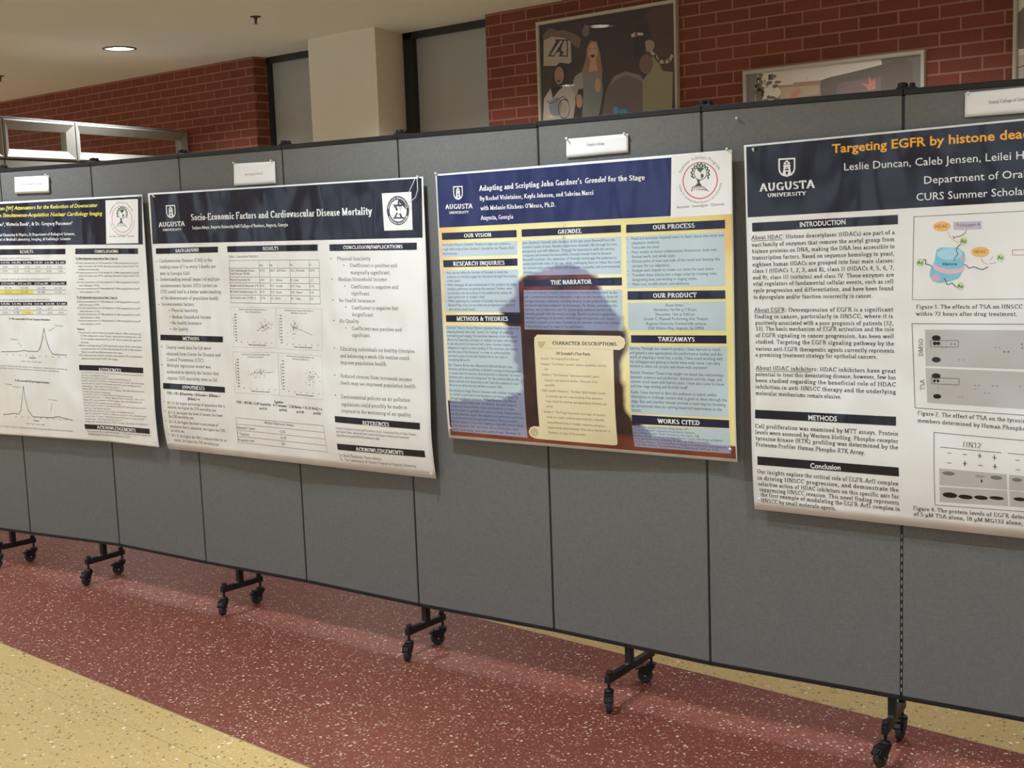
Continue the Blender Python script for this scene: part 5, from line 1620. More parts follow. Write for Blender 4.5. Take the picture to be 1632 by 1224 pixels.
('e','k',1432.0,1280.0,2.9,2.1),
('e','k',1495.2,1255.6,2.8,2.0),
('e','k',1431.9,1205.4,2.9,2.1),
('e','k',1492.5,1179.9,2.8,2.1),
('e','k',1430.9,1105.1,2.9,2.1),
('e','k',1428.6,1005.2,2.9,2.1),
('e','k',1429.5,930.7,2.9,2.1),
('#','section_heading'),
('q','n',1422.9,853.5,1838.2,855.7,1837.4,832.0,1424.1,830.5),
('t','REFERENCES',1565.1,831.5,1695.6,834.3,13.4,'b','w'),
('#','body_text'),
('t','Centers for Disease Control and Prevention. (n.d.). Interactive Atlas of Heart Disease',1425.4,805.2,1819.2,809.3,8.5,'r','k'),
('t','and Stroke Tables. Retrieved from Centers for Disease Control and Prevention:',1425.8,792.5,1787.4,795.7,8.5,'r','k'),
('t','https://nccd.cdc.gov/DHDSPAtlas/Reports.aspx',1425.8,778.6,1643.4,781.2,8.5,'r','k'),
('#','section_heading'),
('q','n',1423.6,749.7,1850.2,757.5,1851.1,733.5,1423.2,726.5),
('t','ACKNOWLEDGEMENTS',1519.3,730.8,1752.1,735.3,13.6,'b','w'),
('#','body_text'),
('t','Dr. Mark Thompson, Thesis Advisor',1426.2,701.2,1641.7,704.3,10.9,'r','k'),
('t','Dr. Tim Sadenwasser & Honors Program at Augusta University',1428.9,685.1,1803.5,691.8,11.0,'r','k'),
]
PRINT['p3'] = [
('#','title_banner'),
('q','B',191.1,1703.0,1095.0,1713.9,1089.1,1542.7,191.9,1529.4),
('t',"Adapting and Scripting John Gardner's",369.8,1645.0,776.8,1651.3,17.5,'b','w'),
('t','Grendel',785.7,1652.1,864.1,1653.2,16.5,'i','w'),
('t','for the Stage',871.8,1653.2,1002.7,1652.6,16.3,'b','w'),
('t','By Rachel Visintainer, Kayla Johnson, and Sabrina Nacci',369.8,1613.9,818.4,1616.0,13.9,'b','w'),
('t',"with Melanie Kitchens O'Meara, Ph.D.",372.0,1582.1,673.7,1584.4,13.9,'b','w'),
('t','Augusta, Georgia',371.7,1550.5,505.5,1551.7,13.9,'b','w'),
('#','university_logo'),
('c',279.8,1642.4,20.2,22.7),
('t','AUGUSTA',222.6,1590.3,339.5,1589.9,15.9,'b','w'),
('t','UNIVERSITY',237.9,1574.4,322.2,1573.9,8.3,'b','w'),
('#','scholars_logo'),
('q','w',1095.1,1715.9,1291.1,1723.8,1289.8,1543.0,1088.9,1537.9),
('a','Summer Scholars Program',1188.7,1642.4,67.1,62.0,158,25,9.5,'s','d'),
('a','Center for Undergraduate Research and Scholarship',1188.7,1642.4,71.0,65.6,188,352,6.1,'s','d'),
('o','r',1188.7,1642.4,56.0,51.7,3.5),
('p','o',1177.4,1643.9,1188.8,1646.5,1187.4,1636.2,1194.1,1629.2,1174.2,1629.0,1181.8,1637.5),
('l','o',1.5,1182.8,1631.2,1162.8,1624.8,1159.6,1611.4),
('l','o',1.5,1182.8,1631.2,1164.2,1621.5,1161.8,1613.3),
('l','o',1.5,1182.8,1631.2,1168.5,1618.7,1168.1,1614.7),
('l','o',1.5,1182.8,1631.2,1174.9,1616.6,1177.3,1615.5),
('l','o',1.5,1182.8,1631.2,1182.5,1615.7,1188.2,1615.4),
('l','o',1.5,1182.8,1631.2,1190.1,1616.0,1199.0,1614.6),
('l','o',1.5,1182.8,1631.2,1196.5,1617.5,1208.1,1613.1),
('l','o',1.5,1182.8,1631.2,1200.9,1620.0,1214.1,1611.2),
('l','o',1.5,1182.8,1631.2,1202.4,1623.1,1216.2,1609.1),
('o','f',1190.2,1664.0,20.8,19.6,2.5),
('e','f',1167.4,1652.2,3.1,3.1),
('e','f',1162.1,1655.8,3.1,3.1),
('e','f',1164.3,1661.3,3.1,3.1),
('e','f',1160.8,1666.4,3.1,3.1),
('e','f',1165.2,1670.7,3.1,3.1),
('e','f',1164.2,1676.6,3.1,3.1),
('e','f',1170.1,1678.8,3.1,3.1),
('e','f',1171.7,1684.5,3.1,3.1),
('e','f',1178.1,1684.5,3.1,3.1),
('e','f',1182.0,1689.1,3.1,3.1),
('e','f',1188.1,1686.8,3.1,3.1),
('e','f',1193.6,1689.6,3.1,3.1),
('e','f',1198.3,1685.3,3.1,3.1),
('e','f',1204.6,1685.8,3.1,3.1),
('e','f',1207.2,1680.3,3.1,3.1),
('e','f',1213.4,1678.6,3.1,3.1),
('e','f',1213.4,1672.7,3.1,3.1),
('e','f',1218.5,1668.9,3.1,3.1),
('e','f',1216.0,1663.5,3.1,3.1),
('e','f',1219.1,1658.3,3.1,3.1),
('e','f',1214.6,1654.3,3.1,3.1),
('e','f',1215.3,1648.4,3.1,3.1),
('p','f',1176.9,1679.2,1195.1,1681.4,1202.8,1675.8,1193.7,1669.0,1191.9,1664.0,1182.4,1671.1),
('p','f',1192.4,1662.9,1201.4,1658.8,1200.1,1652.2,1193.3,1647.3,1191.2,1655.2),
('t','Innovate · Investigate · Discover',1111.0,1564.5,1267.5,1568.8,7.7,'s','d'),
('#','background_art'),
('bg',191.9,1529.4,1288.4,1543.0,1292.8,827.6,203.2,818.2),
('#','section_heading'),
('q','m',201.7,1511.7,516.1,1514.7,516.3,1491.5,202.3,1488.2),
('t','OUR VISION',298.2,1494.2,413.4,1495.1,13.1,'b','w'),
('#','section_heading'),
('q','m',536.8,1515.9,914.2,1520.8,914.3,1499.1,536.8,1492.1),
('t','GRENDEL',677.5,1498.7,770.2,1499.9,13.0,'i','w'),
('#','section_heading'),
('q','m',933.5,1521.1,1267.9,1526.8,1267.9,1502.3,932.8,1496.8),
('t','OUR PROCESS',1027.2,1504.2,1169.7,1506.8,13.4,'b','w'),
('#','section_heading'),
('q','m',202.7,1419.9,517.1,1422.7,516.1,1399.3,203.3,1395.9),
('t','RESEARCH INQUIRIES',246.5,1400.3,465.1,1402.7,13.9,'b','w'),
('#','section_heading'),
('q','m',205.7,1233.3,521.1,1240.2,521.8,1214.5,206.4,1210.6),
('t','METHODS & THEORIES',252.3,1215.0,471.2,1218.9,14.1,'b','w'),
('#','section_heading'),
('q','m',539.2,1353.8,914.8,1361.5,914.1,1336.9,539.3,1332.0),
('t','THE NARRATOR',646.7,1338.2,803.8,1341.4,14.0,'b','w'),
('#','section_heading'),
('q','m',933.9,1319.1,1266.3,1323.8,1266.5,1299.3,934.1,1292.8),
('t','OUR PRODUCT',1024.4,1299.5,1173.3,1302.5,14.0,'b','w'),
('#','section_heading'),
('q','m',944.3,1184.6,1268.7,1192.4,1268.8,1168.7,944.4,1161.4),
('t','TAKEAWAYS',1040.4,1168.6,1165.7,1171.2,13.4,'b','w'),
('#','section_heading'),
('q','m',942.3,938.4,1274.7,942.9,1274.3,919.3,942.9,910.1),
('t','WORKS CITED',1034.4,918.3,1179.1,921.7,13.6,'b','w'),
('#','text_panel'),
('bx',200.8,1476.0,517.8,1479.8,516.6,1435.0,201.6,1430.7),
('t',"Use Robert Breen's Chamber Theatre to adapt and complete a",202.3,1467.7,491.9,1467.8,8.4,'s','u'),
('t',"rough draft script of John Gardner's Grendel for the Theatre AUG",202.6,1452.7,504.2,1453.4,8.5,'s','u'),
('t','fall production.',202.8,1437.7,267.4,1438.0,8.5,'s','u'),
('#','text_panel'),
('bx',537.0,1480.0,914.3,1485.8,913.5,1372.6,536.0,1367.0),
('t',"John Gardner's Grendel tells the story of the epic poem Beowulf from the",538.0,1468.5,890.9,1472.5,8.5,'s','u'),
('t',"monster's point of view. Readers experience Grendel's life through his own",538.3,1455.1,898.2,1459.0,8.5,'s','u'),
('t','perspective and self-reflection. Through his interactions with the various',538.5,1441.6,889.2,1445.4,8.5,'s','u'),
('t','creatures and humans he encounters, Grendel reveals how he became',538.7,1428.2,878.0,1431.7,8.5,'s','u'),
('t',"Beowulf's monster. Our adaptation of Grendel encourages the audience to",538.9,1414.7,896.1,1418.3,8.5,'s','u'),
('t','understand both sides of the tale, while challenging them to relate the novel',539.1,1401.2,908.4,1404.8,8.5,'s','u'),
('t','to current socio-political issues such as gender inequality and environmental',539.3,1387.8,908.0,1391.2,8.5,'s','u'),
('t','concerns.',539.6,1374.3,576.7,1374.6,8.5,'s','u'),
('#','text_panel'),
('bx',930.7,1485.8,1265.7,1493.4,1266.5,1335.8,933.2,1327.9),
('t','Read and annotate required texts to learn about the novel and',951.2,1475.2,1263.1,1479.4,8.3,'s','u'),
('t','adaptation methods.',951.3,1461.4,1050.1,1462.8,8.3,'s','u'),
('t','Transcribe the novel.',951.3,1447.6,1049.8,1449.0,8.3,'s','u'),
('t','Meet weekly to foster collaboration: brainstorm, look over',951.3,1433.8,1241.9,1438.0,8.4,'s','u'),
('t','finished work, and divide tasks.',951.4,1419.9,1103.6,1422.2,8.4,'s','u'),
('t','Discuss point of view and style of the novel and develop the',951.4,1406.1,1249.6,1410.6,8.4,'s','u'),
('t','narrator for our adaptation.',951.5,1392.2,1084.2,1394.3,8.4,'s','u'),
('t','Analyze each chapter to create our vision for each scene.',951.5,1378.3,1231.4,1382.8,8.4,'s','u'),
('t','Translate these visions into a stage script by creating roles,',951.6,1364.4,1241.4,1369.1,8.4,'s','u'),
('t','designating lines and writing in staging notes.',951.6,1350.5,1174.3,1354.2,8.4,'s','u'),
('t','Make cuts, modifications, and additions.',951.6,1336.6,1149.7,1340.0,8.4,'s','u'),
('e','u',935.7,1478.7,1.6,1.3),
('e','u',935.8,1451.0,1.6,1.3),
('e','u',935.9,1437.2,1.6,1.3),
('e','u',936.0,1409.4,1.6,1.3),
('e','u',936.1,1381.6,1.6,1.3),
('e','u',936.2,1367.7,1.6,1.3),
('e','u',936.3,1339.8,1.6,1.3),
('#','text_panel'),
('bx',202.7,1386.1,518.1,1387.3,518.9,1247.7,204.4,1244.5),
('t','How can we utilize the narrator of Grendel to invite the',215.3,1373.1,474.1,1375.2,8.7,'s','u'),
('t','audience to critically engage the literature through the content',215.8,1359.5,510.6,1362.0,8.7,'s','u'),
('t','of the show?',216.3,1345.8,274.3,1346.3,8.7,'s','u'),
('t','What messages do we communicate to the audience by using',216.8,1332.1,506.6,1335.1,8.7,'s','u'),
('t','multiple performers to portray the narrator? Further, what',217.3,1318.4,491.0,1321.4,8.7,'s','u'),
('t','connections can we portray to the audience by casting the',217.7,1304.7,490.4,1307.9,8.7,'s','u'),
('t','same performer in multiple roles?',218.2,1291.0,376.3,1293.0,8.7,'s','u'),
('t','When exploring the character of Grendel, the monster of the',218.7,1277.3,503.3,1281.1,8.8,'s','u'),
('t','Beowulf tale, how can we relate his perspective to historical',219.2,1263.6,499.1,1267.5,8.8,'s','u'),
('t','and current social issues?',219.7,1249.8,335.3,1251.5,8.8,'s','u'),
('e','u',205.8,1376.8,1.7,1.3),
('e','u',207.2,1335.5,1.7,1.3),
('e','u',208.8,1280.0,1.7,1.3),
('#','text_panel'),
('bx',537.7,1320.0,914.9,1324.0,915.5,1197.4,537.1,1192.3),
('t','In line with chamber theatre, our adaptation maintains the narrator as the',539.5,1308.0,896.6,1311.1,8.6,'s','u'),
('t','self. Conventional theatrical adaptations might cut the narrator in favor of',539.8,1294.4,897.1,1297.8,8.6,'s','u'),
('t','dialogue because a character narrating directly to the audience interrupts',540.1,1280.8,895.1,1284.5,8.6,'s','u'),
('t','the fourth wall many adaptors try to maintain. For Breen, maintaining the',540.4,1267.2,894.0,1271.1,8.6,'s','u'),
('t','narrator was an important tool for encouraging audience members to',540.7,1253.6,874.9,1257.5,8.6,'s','u'),
('t','mentally grapple with the events on stage. Besides audience engagement,',541.0,1239.9,893.9,1244.3,8.6,'s','u'),
('t',"Gardner's portrayal of Grendel's mind through introspection and chaotic",541.3,1226.3,886.4,1230.9,8.6,'s','u'),
('t','narration compels us to retain Grendel as the narrator divided into multiple',541.7,1212.6,904.5,1217.7,8.6,'s','u'),
('t','roles and portrayed on stage by five performers.',542.0,1199.0,770.0,1202.3,8.6,'s','u'),
('#','text_panel'),
('bx',933.8,1283.7,1267.2,1291.3,1267.3,1206.0,935.1,1199.4),
('t','Show times:',1067.1,1273.9,1129.4,1275.3,8.7,'s','u'),
('t','November 7th-9th at 7:30 pm',1027.1,1259.9,1170.9,1262.1,8.7,'s','u'),
('t','November 10th at 3:00 pm',1032.7,1245.9,1165.8,1248.2,8.7,'s','u'),
('t','Grover C. Maxwell Performing Arts Theatre',990.3,1231.4,1209.1,1235.7,8.8,'s','u'),
('t','Augusta University Summerville campus',997.9,1217.2,1203.0,1221.7,8.8,'s','u'),
('t','2500 Walton Way, Augusta, Ga 30904',1004.4,1203.4,1195.1,1207.9,8.8,'s','u'),
('#','text_panel'),
('bx',203.8,1198.5,521.3,1202.4,533.4,833.8,211.1,833.2),
('t',"Chamber Theatre: Robert Breen's chamber theatre is a method for",207.1,1186.8,515.9,1191.2,8.6,'s','u'),
('t','adapting literary texts that "shows" the "telling" of a story by',207.3,1173.1,491.0,1177.2,8.6,'s','u'),
('t','maintaining and staging "the narrative elements of the literature"',207.5,1159.5,508.4,1163.8,8.6,'s','u'),
('t','(Breen 4). Featuring a narrator or multiple narrators who engage',207.8,1145.8,505.2,1150.1,8.6,'s','u'),
('t','in epic discourse to show and tell a story, chamber theatre',208.0,1132.1,478.8,1136.1,8.6,'s','u'),
('t','adaptations require a close reading of "the structure, the theme,',208.2,1118.4,506.6,1122.8,8.6,'s','u'),
('t','and the tone of the literature" in order to understand the',208.4,1104.6,475.0,1108.6,8.6,'s','u'),
('t',"narrator's point of view and maintain his or her style of",208.7,1090.9,464.0,1094.8,8.7,'s','u'),
('t','storytelling (Breen 5).',208.9,1077.2,303.9,1078.6,8.7,'s','u'),
('t',"Epic Theatre: Breen was influenced by Bertolt Brecht's epic",209.3,1059.4,483.4,1063.2,8.7,'s','u'),
('t',"theories and drew specifically on Brecht's concept of estrangement",209.7,1045.6,516.2,1049.9,8.7,'s','u'),
('t','to issues how the narrator should perform a character "to create',210.1,1031.7,515.6,1036.2,8.7,'s','u'),
('t','distance and a sense of strangeness" for the audience (Breen 44).',210.4,1017.9,509.9,1022.3,8.7,'s','u'),
('t','Breen claimed such distancing would "alert the audience to view',210.8,1004.0,506.7,1008.5,8.7,'s','u'),
('t','life as in an otherwise too familiar occasion" (44).',211.1,990.1,438.6,993.7,8.7,'s','u'),
('t',"Novelizing the Stage: Breen's intention with chamber theatre was",210.1,971.6,515.6,975.9,8.7,'s','u'),
('t','to remain in servitude to the literature and literary analysis. To',210.4,958.1,502.2,962.4,8.7,'s','u'),
('t',"reinvigorate Breen's intention, Michael Bowman uses Mikhail",210.6,944.6,493.8,948.9,8.7,'s','u'),
('t',"Bakhtin's theory of the novel. For Bakhtin, the novel draws on",210.9,931.1,495.8,935.5,8.7,'s','u'),
('t','multiple and diverse forms, styles, and disciplines to create',211.1,917.6,484.9,922.0,8.8,'s','u'),
('t','narrative that is negotiable and open to multiple interpretations',211.4,904.1,512.7,909.0,8.8,'s','u'),
('t','namely, Bowman argues that adaptors and performers write and',211.6,890.6,519.9,895.7,8.8,'s','u'),
('t','revise the narrative through performance. Doing so enables',211.9,877.1,496.1,881.9,8.8,'s','u'),
('t',"Bakhtin's theory of the novel, creating a negotiable interpretation",212.1,863.5,518.7,868.9,8.8,'s','u'),
('t','of the literature that "welcomes" and accommodates other',212.4,850.0,500.1,855.1,8.8,'s','u'),
('t','voices, other values, (and) other points of view" (Bowman 13).',212.6,836.4,507.3,841.8,8.8,'s','u'),
('#','text_panel'),
('bx',935.9,1150.4,1270.0,1160.1,1273.5,949.5,940.4,941.9),
('t','Sabrina: Through our research project, I have learned so much',939.1,1140.2,1248.6,1146.0,8.9,'s','u'),
('t','and gained a new appreciation for performance studies and the',939.2,1126.7,1253.9,1132.4,8.9,'s','u'),
('t','work of adapting a novel into a script, I have loved working with',939.3,1113.2,1255.7,1118.8,9.0,'s','u'),
('t','my colleagues and getting to know them even more. I am very',939.5,1099.6,1247.3,1105.0,9.0,'s','u'),
('t','excited to share our project and show with everyone!',939.6,1086.0,1204.8,1090.6,9.0,'s','u'),
('t','Rachel: Chamber Theatre has taught me about the relationships',941.1,1066.0,1258.4,1070.6,9.0,'s','u'),
('t','between audience and performer, literature and the stage, and',941.4,1052.0,1252.7,1057.2,9.0,'s','u'),
('t','current social issues with literary texts. I have also come to know',941.7,1038.1,1260.7,1044.0,9.0,'s','u'),
('t','and love stage writing and Grendel itself!',942.0,1024.1,1139.2,1028.2,9.0,'s','u'),
('t','Kayla: I have learned to dare the audience to search within',942.1,1005.5,1235.2,1011.1,9.0,'s','u'),
('t','themselves to challenge content that is given to them through the',942.4,991.4,1268.1,997.7,9.0,'s','u'),
('t','stage. Epic and chamber theater provide a road map for breaking',942.6,977.3,1264.4,983.5,9.0,'s','u'),
('t','up conventional ideas for serving theatrical experiments to the',942.8,963.2,1251.9,969.1,9.0,'s','u'),
('t','masses.',943.1,949.1,978.5,949.8,9.0,'s','u'),
('#','text_panel'),
('bx',941.9,904.8,1275.5,917.7,1276.8,842.2,947.1,837.8),
('t','Gardner, John. Grendel. New York, Vintage Books, 1971.',945.3,898.1,1140.5,902.5,6.3,'s','u'),
('t','Anonymous. Beowulf. Translated by Francis Barton Gummere.',946.5,889.0,1161.6,893.5,6.3,'s','u'),
('t','Breen, Robert. Chamber Theatre. Evanston, IL, Wm Caxton, 1986.',947.7,879.9,1176.7,884.3,6.3,'s','u'),
('t','Bowman, Michael. "Novelizing" the Stage: Chamber Theatre After Breen and Bakhtin."',948.9,870.8,1256.0,876.3,6.3,'s','u'),
('t','      Text and Performance Quarterly 15, 1995, pp. 1-23.',950.1,861.6,1155.1,865.0,6.3,'s','u'),
('t','Kitchens, Melanie. "Activating Meta-Pedagogy in an Adaptation and Staging of',951.3,852.5,1261.8,857.1,6.3,'s','u'),
('t','      The Other Hamlet." Text and Performance Quarterly 39, 2019, pp. 37-53.',952.5,843.4,1236.9,847.2,6.3,'s','u'),
('#','parchment_scroll'),
('p','c',587.4,1176.8,905.1,1181.6,919.6,1174.2,923.1,1160.7,917.7,1146.0,903.8,1137.7,879.1,1137.9,885.0,847.7,883.1,838.6,874.2,835.7,583.5,833.8,563.3,834.4,545.8,841.4,539.9,854.6,546.9,868.7,562.4,875.4,585.2,875.3,574.6,1146.2,575.9,1166.7),
('e','C',562.9,855.2,16.5,14.6),
('p','C',589.0,1154.4,621.4,1155.7,613.4,1141.3,601.9,1133.8,592.1,1138.5),
('l','C',1.2,593.1,1133.5,876.3,1137.8),
('t','CHARACTER DESCRIPTIONS',646.5,1145.9,892.3,1150.2,10.9,'b','d'),
('t',"Of Grendel's Five Parts",661.7,1114.4,793.1,1116.3,9.3,'b','d'),
('t','Grendel: "The Original/The Observer"',599.1,1096.3,752.9,1099.1,7.0,'r','d'),
('t','Shadow 1: "The Nihilist" Grendel\'s darkest, murderous, nihilistic',599.2,1078.9,854.3,1083.3,7.0,'r','d'),
('t','side',613.2,1062.7,627.7,1063.1,7.0,'r','d'),
('t','Shadow 2: "The Performer" Represents Grendel\'s poetic,',600.8,1044.7,829.0,1047.5,7.0,'r','d'),
('t','dramatic, and theatrical abilities. Often part of the',613.1,1026.8,820.0,1031.0,7.0,'r','d'),
('t','ensemble',613.2,1010.4,652.9,1012.4,7.0,'r','d'),
('t','Baby Grendel (Shadow 3): "The Baby" Both friendly Grendel',602.5,993.0,849.6,996.2,7.0,'r','d'),
('t','at a younger age and a representation of his innocence,',616.8,975.7,839.2,979.1,7.0,'r','d'),
('t','hope, desire for meaning, and appreciation of beauty and',617.6,958.7,852.5,962.9,7.0,'r','d'),
('t','poetry',618.0,941.8,643.4,942.7,7.0,'r','d'),
('t','Shadow 4: "The Fringe" Represents the fringes of Grendel\'s',604.7,923.5,848.1,927.0,7.0,'r','d'),
('t','mind. As a result, scattered and nonspecific, embodies',617.8,906.5,841.6,911.2,7.0,'r','d'),
('t','many different traits of Grendel, sometimes acting as a',618.9,889.3,842.9,892.5,7.0,'r','d'),
('t','mixture of the above Shadows. Often acts as the partner of',619.2,872.3,860.6,877.0,7.0,'r','d'),
('t','Shadow 1, or a part of the ensemble.',620.6,855.5,769.6,859.0,7.1,'r','d'),
]
